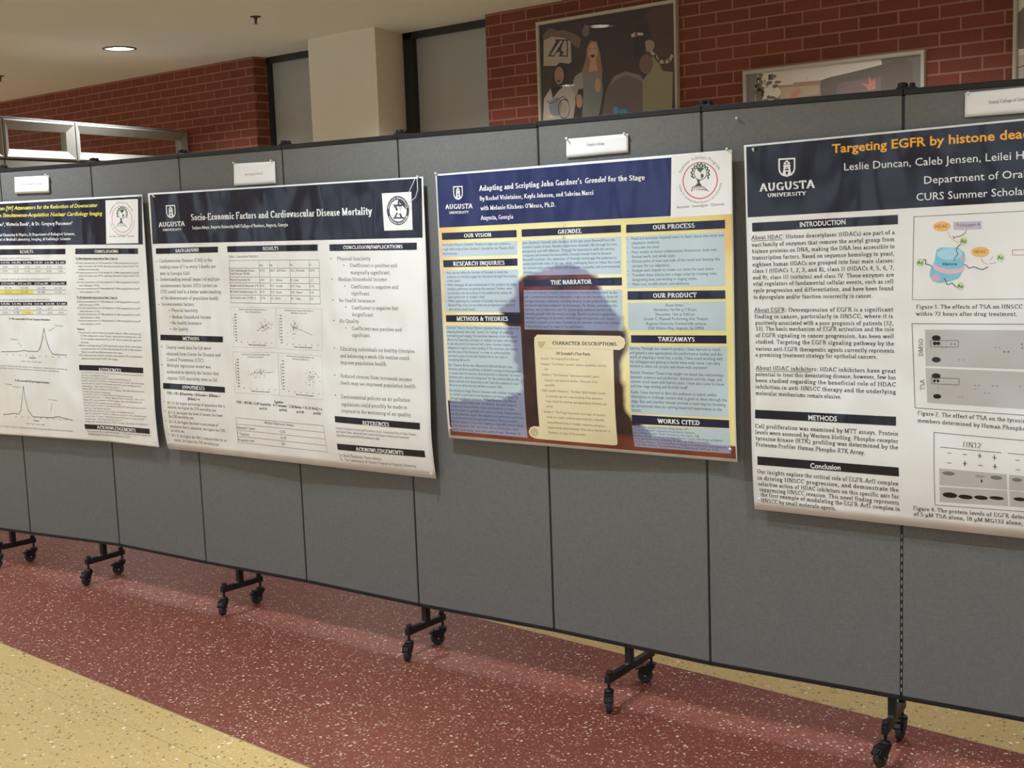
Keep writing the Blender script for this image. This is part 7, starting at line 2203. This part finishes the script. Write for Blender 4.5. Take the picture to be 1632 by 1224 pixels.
class Print:
    """A sheet in plan position A, running along u; sheet coordinates are millimetres along u and up from the floor."""
    def __init__(self, A, u, C, bulge=0.0, ripple=0.0, material=None, seed=0, bend=None):
        self.A, self.u = Vector((A[0], A[1], 0)), Vector((u[0], u[1], 0))
        self.n = Vector((u[1], -u[0], 0))
        self.C, self.bulge, self.ripple, self.seed = C, bulge, ripple, seed
        self.mat = material or M_INK
        self.art = None
        self.bend = None
        if bend:                              # the sheet turns with the panels at a hinge
            v = Vector((bend[1], bend[2], 0))
            self.bend = (bend[0], v, Vector((v.y, -v.x, 0)))
    def st(self, a, z):
        (a0, z0), (a1, z1), (a2, z2), (a3, z3) = self.C
        t = (z0 - z) / (z0 - z3)
        l, r = a0 + (a3 - a0) * t, a1 + (a2 - a1) * t
        s = (a - l) / (r - l)
        zt, zb = z0 + (z1 - z0) * s, z3 + (z2 - z3) * s
        return s, (zt - z) / (zt - zb)
    def disp(self, a, z):
        if not self.bulge and not self.ripple:
            return 0.0
        s, t = self.st(a, z)
        f = (max(t, 0) / .82) ** 2.2 if t < .82 else 1 - .95 * ((t - .82) / .18) ** 2
        d = self.bulge * f * (.72 + .28 * math.cos(s * 6.3 + self.seed))
        d += self.ripple * math.exp(-max(t, 0) / .09) * math.sin(s * 9.0 + self.seed) * math.sin(s * math.pi)
        d += .35 * self.ripple * math.sin(s * 5 + t * 3 + self.seed)
        return d
    def at(self, a, z, e=0.0):
        if self.bend and a > self.bend[0]:
            k, v, n = self.bend
            return self.A + self.u * (k / 1000) + v * ((a - k) / 1000) + n * (self.disp(a, z) + e) + Vector((0, 0, z / 1000))
        return self.A + self.u * (a / 1000) + self.n * (self.disp(a, z) + e) + Vector((0, 0, z / 1000))
    def grid(self, mb, C, e, colf, step=24.0):
        if self.bend:
            step = min(step, 7.0)
        (a0, z0), (a1, z1), (a2, z2), (a3, z3) = C
        nx = max(1, int(max(abs(a1 - a0), abs(a2 - a3)) / step + .5))
        nz = max(1, int(max(abs(z0 - z3), abs(z1 - z2)) / step + .5))
        vs, cs = [], []
        for j in range(nz + 1):
            t = j / nz
            for i in range(nx + 1):
                s = i / nx
                a = (a0 * (1 - s) + a1 * s) * (1 - t) + (a3 * (1 - s) + a2 * s) * t
                z = (z0 * (1 - s) + z1 * s) * (1 - t) + (z3 * (1 - s) + z2 * s) * t
                vs.append(self.at(a, z, e))
                cs.append(colf(a, z) if callable(colf) else colf)
        fs = [(j * (nx + 1) + i, (j + 1) * (nx + 1) + i, (j + 1) * (nx + 1) + i + 1, j * (nx + 1) + i + 1) for j in range(nz) for i in range(nx)]
        base = len(mb.v)
        mb.add(vs, fs)
        mb.c += cs
    def flat(self, mb, pts, e, col):
        if len(pts) >= 3:
            ar = sum(pts[i][0] * pts[(i + 1) % len(pts)][1] - pts[(i + 1) % len(pts)][0] * pts[i][1] for i in range(len(pts)))
            if ar < 0:
                pts = pts[::-1]
            mb.add([self.at(a, z, e) for a, z in pts], [tuple(range(len(pts)))], 0, col)
    def poly(self, mb, pts, e, col):
        lo, hi = min(p[1] for p in pts), max(p[1] for p in pts)
        if hi - lo < 40 or not self.bulge:
            return self.flat(mb, pts, e, col)
        n = int((hi - lo) / 16) + 1
        for k in range(n):                   # cut into bands that follow the sheet
            za, zb = lo + (hi - lo) * k / n, lo + (hi - lo) * (k + 1) / n
            q = pts
            for lim, sg in ((za, 1), (zb, -1)):
                o = []
                for i in range(len(q)):
                    p0, p1 = q[i], q[(i + 1) % len(q)]
                    d0, d1 = (p0[1] - lim) * sg, (p1[1] - lim) * sg
                    if d0 >= 0:
                        o.append(p0)
                    if (d0 > 0 > d1) or (d0 < 0 < d1):
                        f = d0 / (d0 - d1)
                        o.append((p0[0] + (p1[0] - p0[0]) * f, p0[1] + (p1[1] - p0[1]) * f))
                q = o
                if len(q) < 3:
                    break
            if len(q) < 3:
                continue
            l, r = min(p[0] for p in q), max(p[0] for p in q)
            m = int((r - l) / 30) + 1
            for i in range(m):
                g = q
                for lim, sg in ((l + (r - l) * i / m, 1), (l + (r - l) * (i + 1) / m, -1)):
                    o = []
                    for j in range(len(g)):
                        p0, p1 = g[j], g[(j + 1) % len(g)]
                        d0, d1 = (p0[0] - lim) * sg, (p1[0] - lim) * sg
                        if d0 >= 0:
                            o.append(p0)
                        if (d0 > 0 > d1) or (d0 < 0 < d1):
                            f = d0 / (d0 - d1)
                            o.append((p0[0] + (p1[0] - p0[0]) * f, p0[1] + (p1[1] - p0[1]) * f))
                    g = o
                    if len(g) < 3:
                        break
                if len(g) >= 3:
                    self.flat(mb, g, e, col)
    def stroke(self, mb, pts, w, e, col):
        for (a0, z0), (a1, z1) in zip(pts, pts[1:]):
            L = math.hypot(a1 - a0, z1 - z0)
            if L < 1e-6:
                continue
            n = max(1, int(L / 30))
            dx, dz = (a1 - a0) / L, (z1 - z0) / L
            ex = w * .25
            for k in range(n):
                b0 = (a0 - dx * ex + (a1 - a0 + 2 * dx * ex) * k / n, z0 - dz * ex + (z1 - z0 + 2 * dz * ex) * k / n)
                b1 = (a0 - dx * ex + (a1 - a0 + 2 * dx * ex) * (k + 1) / n, z0 - dz * ex + (z1 - z0 + 2 * dz * ex) * (k + 1) / n)
                ox, oz = -dz * w / 2, dx * w / 2
                self.flat(mb, [(b0[0] + ox, b0[1] + oz), (b0[0] - ox, b0[1] - oz), (b1[0] - ox, b1[1] - oz), (b1[0] + ox, b1[1] + oz)], e, col)
    def text(self, mb, txt, a0, z0, a1, z1, h, st, col, e, n0=0, n1=None):
        L = math.hypot(a1 - a0, z1 - z0)
        dx, dz = (a1 - a0) / L, (z1 - z0) / L
        if st in 'rbih':
            x0 = serif_text(txt[:n0], st)[0]
            x1 = serif_text(txt[:n1] if n1 is not None else txt, st)[0]
            k = L / (x1 - x0)
            ky = h / .66
            for gx, adv, polys in serif_text(txt, st)[1]:
                for p in polys:
                    self.flat(mb, [(a0 + dx * (gx + x - x0) * k - dz * y * ky, z0 + dz * (gx + x - x0) * k + dx * y * ky) for x, y in p], e, col)
        else:
            bold, slant = st in 'SZ', st == 'Z'
            vs, fs, w = sans_text(txt, bold, slant)
            x0 = sans_text(txt[:n0].rstrip(), bold, slant)[2] + .14 if n0 else 0
            x1 = sans_text(txt[:n1], bold, slant)[2] if n1 is not None else w
            k, ky = L / (x1 - x0), h / .66
            P = [self.at(a0 + dx * (x - x0) * k - dz * y * ky, z0 + dz * (x - x0) * k + dx * y * ky, e) for x, y in vs]
            mb.add(P, fs, 0, col)
    def arc_text(self, mb, txt, a, z, rx, rz, d0, d1, h, st, col, e):
        s2 = 'b' if st == 'b' else 'r'
        w, gl = serif_text(txt, s2)
        ky = h / .66
        up = 1 if d1 < d0 else -1              # along the bottom the letters stand the other way round
        k = abs(d1 - d0) / 180 * math.pi * (rx + rz) / 2 / w
        for gx, adv, polys in gl:
            th = math.radians(d0 + (d1 - d0) * (gx + adv / 2) / w)
            cx, cz = a + rx * math.cos(th), z + rz * math.sin(th)
            tx, tz = (math.sin(th), -math.cos(th)) if up > 0 else (-math.sin(th), math.cos(th))
            for p in polys:
                self.flat(mb, [(cx + tx * (x - adv / 2) * k - tz * y * ky, cz + tz * (x - adv / 2) * k + tx * y * ky) for x, y in p], e, col)
    def ellipse(self, mb, a, z, rx, rz, e, col, n=None):
        n = n or (8 if rx < 3 else 28)
        self.flat(mb, [(a + rx * math.cos(2 * math.pi * k / n), z + rz * math.sin(2 * math.pi * k / n)) for k in range(n)], e, col)
    def ring(self, mb, a, z, rx, rz, w, e, col):
        n = 48
        for k in range(n):
            t0, t1 = 2 * math.pi * k / n, 2 * math.pi * (k + 1) / n
            self.flat(mb, [(a + r * rx * math.cos(t), z + r * rz * math.sin(t)) for r, t in ((1 - w / rx / 2, t0), (1 + w / rx / 2, t0), (1 + w / rx / 2, t1), (1 - w / rx / 2, t1))], e, col)
    def crest(self, mb, a, z, rx, rz, e):
        """Shield with a small tower, as in the university's mark."""
        P = lambda L: [(a + x * rx, z + y * rz) for x, y in L]
        sh = [(-1, 1), (1, 1), (1, -.15), (.9, -.5), (.6, -.82), (0, -1), (-.6, -.82), (-.9, -.5), (-1, -.15)]
        w, k = INKS['w'], INKS['N'] if self.art is None else INKS['B']
        self.flat(mb, P(sh), e, w)
        self.flat(mb, P([(x * .82, y * .84 + .0) for x, y in sh]), e + 3e-5, k)
        for L in ([(-.5, -.68), (-.36, .1), (.36, .1), (.5, -.68), (.3, -.78), (-.3, -.78)], [(-.42, .1), (.42, .1), (.42, .28), (-.42, .28)], [(-.36, .34), (.36, .34), (.36, .56), (-.36, .56)], [(-.28, .6), (.28, .6), (0, .78)]):
            self.flat(mb, P(L), e + 6e-5, w)
        for L in ([(-.2, -.3), (.2, -.3), (.2, -.12), (-.2, -.12)], [(-.14, -.7), (.14, -.7), (.14, -.44), (-.14, -.44)], [(-.08, .36), (.08, .36), (.08, .54), (-.08, .54)], [(-.16, -.02), (.16, -.02), (.16, .06), (-.16, .06)]):
            self.flat(mb, P(L), e + 9e-5, k)
    def run(self, ops, parent, base=2e-4):
        LOW = {'title_banner': 1, 'background_art': 1, 'text_panel': 2, 'parchment_scroll': 2.5}
        mb, name, out, last, e = None, None, [], None, 0
        def flush():
            if mb is not None and mb.v:
                out.append(mb.build(name, self.mat, parent))
        for op in ops:
            k = op[0]
            if k == '#':
                flush()
                mb, name, last = MB(), op[1], None
                e = base * LOW.get(name, 3)
                continue
            col = INKS.get(op[1]) if k in 'qpleo' else None
            if k in ('q', 'p', 'e', 'o') and op[1] != last:
                e += 3e-5
                last = op[1]
            pts = [(op[i], op[i + 1]) for i in range(2, len(op) - 1, 2)] if k in ('q', 'p') else None
            if k == 'q':
                self.grid(mb, pts, e, col)
            elif k == 'p':
                self.poly(mb, pts, e, col)
            elif k == 'l':
                p = [(op[i], op[i + 1]) for i in range(3, len(op), 2)]
                self.stroke(mb, p, op[2], e + 3e-5, col)
            elif k == 'e':
                self.ellipse(mb, op[2], op[3], op[4], op[5], e, col)
            elif k == 'o':
                self.ring(mb, *op[2:7], e, col)
            elif k == 't':
                self.text(mb, op[1], *op[2:7], op[7], INKS[op[8]], e + 6e-5, *(op[9:] if len(op) > 9 else ()))
            elif k == 'a':
                self.arc_text(mb, op[1], *op[2:9], op[9], INKS[op[10]], e + 6e-5)
            elif k == 'c':
                self.crest(mb, *op[1:5], e)
            elif k == 'bg':
                C = [(op[i], op[i + 1]) for i in range(1, 9, 2)]
                self.art = Print((0, 0), (1, 0), C)
                self.grid(mb, C, e, lambda a, z: art(*self.art.st(a, z)), 6.0)
            elif k == 'bx':
                C = [(op[i], op[i + 1]) for i in range(1, 9, 2)]
                def tint(a, z):
                    c = art(*self.art.st(a, z))
                    g = sum(c) / 3
                    return mixc(c, mixc(rgb(158, 168, 205), rgb(180, 205, 224), min(1, g * 2.2)), .66 + .2 * min(1, g * 2))
                self.grid(mb, C, e, tint, 7.0)
        flush()
        return out

def poster(key, A, u, C, label, bulge, ripple, seed, bend=None):
    root = thing('research_poster', label, 'poster', (A[0] + u[0] * C[0][0] / 1000, A[1] + u[1] * C[0][0] / 1000, C[3][1] / 1000), group='research posters on the divider')
    p = Print(A, u, C, bulge, ripple, M_INK, seed, bend)
    mb = MB()
    p.grid(mb, C, 0.0, rgb(236, 236, 234), 30.0)
    mb.build('paper_sheet', M_INK, root, smooth=True, solid=0.0004)
    p.art = None
    p.run(PRINT[key], root)
    return p
P1 = poster('p1', (-5.6124, 2.8062), (0.97782, 0.20947), [(-535.0, 1707.1), (943.8, 1702.2), (938.3, 648.0), (-540.0, 637.0)],
            'white poster with yellow title lettering, peak graphs and small tables, cut by the left edge', .008, .003, .4, (579.6, 0.9964, 0.0845))
P2 = poster('p2', (-5.0467, 2.9255), (0.99611, 0.08806), [(406.5, 1705.7), (1885.4, 1703.4), (1886.8, 658.4), (417.1, 647.4)],
            'white poster on socio-economic factors and cardiovascular disease with four scatter charts', .020, .004, 1.1)
P3 = poster('p3', (-3.2982, 3.0821), (0.9962, 0.08713), [(183.6, 1708.2), (1292.5, 1724.9), (1296.7, 818.4), (194.3, 808.0)],
            'blue and yellow poster on adapting a novel for the stage, pale blue text boxes', .010, .002, 2.0)
P4 = poster('p4', (-2.1178, 3.1854), (0.99064, 0.1365), [(141.8, 1735.4), (1621.8, 1775.4), (1641.9, 674.7), (161.9, 681.2)],
            'white poster with orange title, blue histone drawing and grey blot images', .020, .003, 3.1)

def label_card(key, A, u, C, label, curl, seed):
    root = thing('label_card', label, 'label', (A[0] + u[0] * C[0][0] / 1000, A[1] + u[1] * C[0][0] / 1000, C[3][1] / 1000), group='name cards pinned above the posters')
    p = Print(A, u, C, curl, .0005, M_CARDINK, seed)
    mb = MB()
    p.grid(mb, C, 0.0, rgb(240, 240, 242), 12.0)
    mb.build('card', M_CARDINK, root, smooth=True, solid=0.0004)
    p.run(PRINT[key], root)
    return p
K1 = label_card('card1', (-5.6157, 2.8219), (0.97782, 0.20947), [(103.6, 1811.2), (325.2, 1809.1), (321.9, 1734.6), (99.8, 1738.0)], 'small white name card pinned above the yellow-titled poster', .002, 0)
K2 = label_card('card2', (-4.4642, 2.993), (0.99384, 0.11086), [(322.9, 1798.3), (546.5, 1795.9), (547.2, 1713.1), (319.3, 1713.5)], 'white name card pinned above the cardiovascular disease poster', .0015, 1)
K3 = label_card('card3', (-2.7175, 3.1657), (0.99824, 0.05935), [(116.0, 1793.5), (347.3, 1794.4), (346.9, 1738.3), (115.0, 1734.3)], 'narrow white name card pinned above the blue and yellow poster', .002, 2)
K4 = label_card('card4', (-2.1199, 3.2013), (0.99064, 0.1365), [(749.2, 1832.3), (981.2, 1835.6), (981.0, 1771.1), (749.0, 1770.4)], 'white name card pinned above the orange-titled poster', .002, 3)

def pushpin(p, a, z, label, tilt=(.25, .5)):
    """Clear push pin: waisted head and steel needle going into the panel."""
    q = p.at(a, z, .0012)
    d = (p.n + p.u * tilt[0] + Vector((0, 0, tilt[1]))).normalized()
    M = d.to_track_quat('Z', 'Y').to_matrix().to_4x4()
    M.translation = q
    root = thing('pushpin', label, 'pushpin', q, group='clear pushpins')
    b = MB()
    b.lathe([(.0032, .003), (.0034, .0045), (.0022, .0065), (.0020, .0105), (.0034, .0125), (.0036, .0138), (.0026, .0146)], M, 14)
    b.build('head', M_PIN, root, smooth=False)
    b = MB()
    b.lathe([(.0005, -.012), (.0006, .0035)], M, 8)
    b.build('needle', M_STEEL, root)
for p, a, z, l in ((P1, 925.1, 1692.0, 'clear pushpin at the top right corner of the yellow-titled poster'),
                   (P1, 920.0, 668.0, 'clear pushpin at the bottom right corner of the yellow-titled poster'),
                   (P2, 452.9, 1687.5, 'clear pushpin at the top left corner of the cardiovascular poster'),
                   (P2, 1868.0, 1699.0, 'clear pushpin at the top right corner of the cardiovascular poster'),
                   (P2, 1874.2, 672.8, 'clear pushpin at the bottom right corner of the cardiovascular poster'),
                   (P2, 441.7, 670.6, 'clear pushpin at the bottom left corner of the cardiovascular poster'),
                   (P3, 192.0, 1706.0, 'clear pushpin at the top left corner of the blue and yellow poster'),
                   (P3, 1279.5, 1722.0, 'clear pushpin at the top right corner of the blue and yellow poster'),
                   (P3, 1277.8, 853.6, 'clear pushpin at the bottom right corner of the blue and yellow poster'),
                   (P3, 208.7, 841.6, 'clear pushpin at the bottom left corner of the blue and yellow poster'),
                   (P4, 172.1, 1716.9, 'clear pushpin at the top left corner of the orange-titled poster'),
                   (P4, 180.0, 712.0, 'clear pushpin at the bottom left corner of the orange-titled poster'),
                   (K1, 314.0, 1808.0, 'clear pushpin on the card above the yellow-titled poster'),
                   (K2, 535.0, 1794.0, 'clear pushpin at the top right of the card above the cardiovascular poster'),
                   (K2, 332.0, 1796.0, 'clear pushpin at the top left of the card above the cardiovascular poster'),
                   (K3, 122.0, 1789.0, 'clear pushpin at the top left of the narrow name card'),
                   (K3, 338.0, 1790.0, 'clear pushpin at the top right of the narrow name card'),
                   (K4, 757.0, 1825.0, 'clear pushpin at the top left of the card above the orange-titled poster')):
    pushpin(p, a, z, l)
SP = Print((-2.1208, 3.2072), (0.99064, 0.1365), [(0, 1900), (600, 1900), (600, 0), (0, 0)])
pushpin(SP, 112.0, 1811.0, 'lone clear pushpin stuck in the bare panel between the last two posters', (.3, .2))

b = MB()                                     # pale loop added to imitate a crease highlight on the second poster
b.tube([P2.at(a, z, .006 + d) for a, z, d in ((1858, 1704, 0), (1846, 1680, .004), (1826, 1640, .012), (1822, 1626, .014), (1834, 1619, .012), (1858, 1634, .006), (1868, 1660, .004), (1866, 1690, .002), (1862, 1703, 0))], .0013, 6)
tag(b.build('crease_highlight', M_PIN, smooth=True), 'pale loop added for a crease highlight at the corner of the cardiovascular poster', 'highlight')

# ------------------------------------------------------------------ framed photographs on the brick
def picture(key, x0, x1, z0, z1, w, label):
    root = thing('framed_photo', label, 'picture', ((x0 + x1) / 2, YB, z0), group='framed photographs on the brick wall')
    b = MB()
    loops = [(0, .001), (0, -.026), (.004, -.030), (w - .004, -.028), (w, -.022), (w, .001)]
    vs = [Vector((x, YB - .001 + y, z)) for ins, y in loops for x, z in ((x0 + ins, z0 + ins), (x1 - ins, z0 + ins), (x1 - ins, z1 - ins), (x0 + ins, z1 - ins))]
    fs = [(i * 4 + k, i * 4 + (k + 1) % 4, (i + 1) * 4 + (k + 1) % 4, (i + 1) * 4 + k) for i in range(len(loops) - 1) for k in range(4)]
    b.add(vs, fs)
    b.build('frame', M_SILVER, root)
    b = MB()
    b.box(x0 + w - .003, x1 - w + .003, YB - .020, YB - .0185, z0 + w - .003, z1 - w + .003)
    b.build('glass', M_GLASS, root)
    C = [(1000 * (x0 + w - .002), 1000 * (z1 - w + .002)), (1000 * (x1 - w + .002), 1000 * (z1 - w + .002)), (1000 * (x1 - w + .002), 1000 * (z0 + w - .002)), (1000 * (x0 + w - .002), 1000 * (z0 + w - .002))]
    p = Print((0, YB - .012), (1, 0), C, 0, 0, M_PHOTO)
    mb = MB()
    p.grid(mb, C, -.0006, INKS['a0'] if key == 'pic1' else INKS['c0'], 200)
    mb.build('mount', M_PHOTO, root)
    p.C = C
    p.clip = C
    p.run(PRINT[key], root)
picture('pic1', -5.279, -4.240, 1.98, 2.737, .019, 'silver framed photo of cheering people behind the blue and yellow poster')
picture('pic2', -3.812, -2.780, 1.62, 2.298, .021, 'silver framed photo of a campus building behind the last bare panel')
picture('pic3', -2.349, -1.330, 1.75, 2.70, .019, 'silver framed photo cut off at the top right corner of the view')

# ------------------------------------------------------------------ ceiling fittings
def make_downlight(label, loc):
    root = thing('recessed_downlight', label, 'ceiling light', loc, group='recessed downlights in the ceiling')
    T = Matrix.Translation(loc)
    b = MB()
    b.lathe([(.112, 0), (.118, -.002), (.117, -.006), (.106, -.008), (.102, -.004), (.102, 0)], T, 40, caps=False)
    b.build('trim_ring', M_TRIM, root, smooth=True)
    b = MB()
    b.lathe([(.103, -.004), (.098, -.0030), (.060, -.0024)], T, 40, caps=False)
    b.build('reflector', M_REFL, root, smooth=True)
    b = MB()
    b.lathe([(.062, -.0024), (.058, -.006), (.030, -.009), (.004, -.010)], T, 32)
    b.build('lamp', M_LAMP, root, smooth=True)
    return root
base_light = None
for ly in LAMP_Y:
    for lx in LAMP_X:
        vis = abs(lx + 8.29) < .01 and abs(ly - 5.14) < .01
        l = 'lit round recessed downlight in the ceiling above the glazed partition' if vis else 'lit round recessed downlight elsewhere along the hall ceiling'
        if base_light is None:
            base_light = make_downlight(l, (lx, ly, CEIL))
        else:
            copy_thing(base_light, (lx, ly, CEIL), 0, l)

def sprinkler(loc, label):
    root = thing('sprinkler_head', label, 'sprinkler', loc, group='sprinkler heads')
    T = Matrix.Translation(loc)
    b = MB()
    b.lathe([(.032, 0), (.034, -.002), (.030, -.006), (.014, -.009)], T, 28)
    b.build('ceiling_plate', M_BRASS, root)
    b = MB()
    b.lathe([(.011, -.006), (.011, -.018), (.006, -.022), (.004, -.040), (.006, -.043)], T, 16)
    b.tube([Vector(loc) + Vector(v) for v in ((.008, 0, -.018), (.012, 0, -.028), (.007, 0, -.040), (0, 0, -.044))], .0018, 6)
    b.tube([Vector(loc) + Vector(v) for v in ((-.008, 0, -.018), (-.012, 0, -.028), (-.007, 0, -.040), (0, 0, -.044))], .0018, 6)
    b.build('body', M_BRASS, root)
    b = MB()
    b.lathe([(.004, -.043), (.013, -.044), (.014, -.046), (.004, -.047)], T, 20)
    b.build('deflector', M_BRASS, root)
sprinkler((-6.6025, 5.06, CEIL), 'small bronze sprinkler head hanging from the ceiling in front of the column')
sprinkler((-10.20, 5.21, CEIL), 'sprinkler head at the far left end of the ceiling')
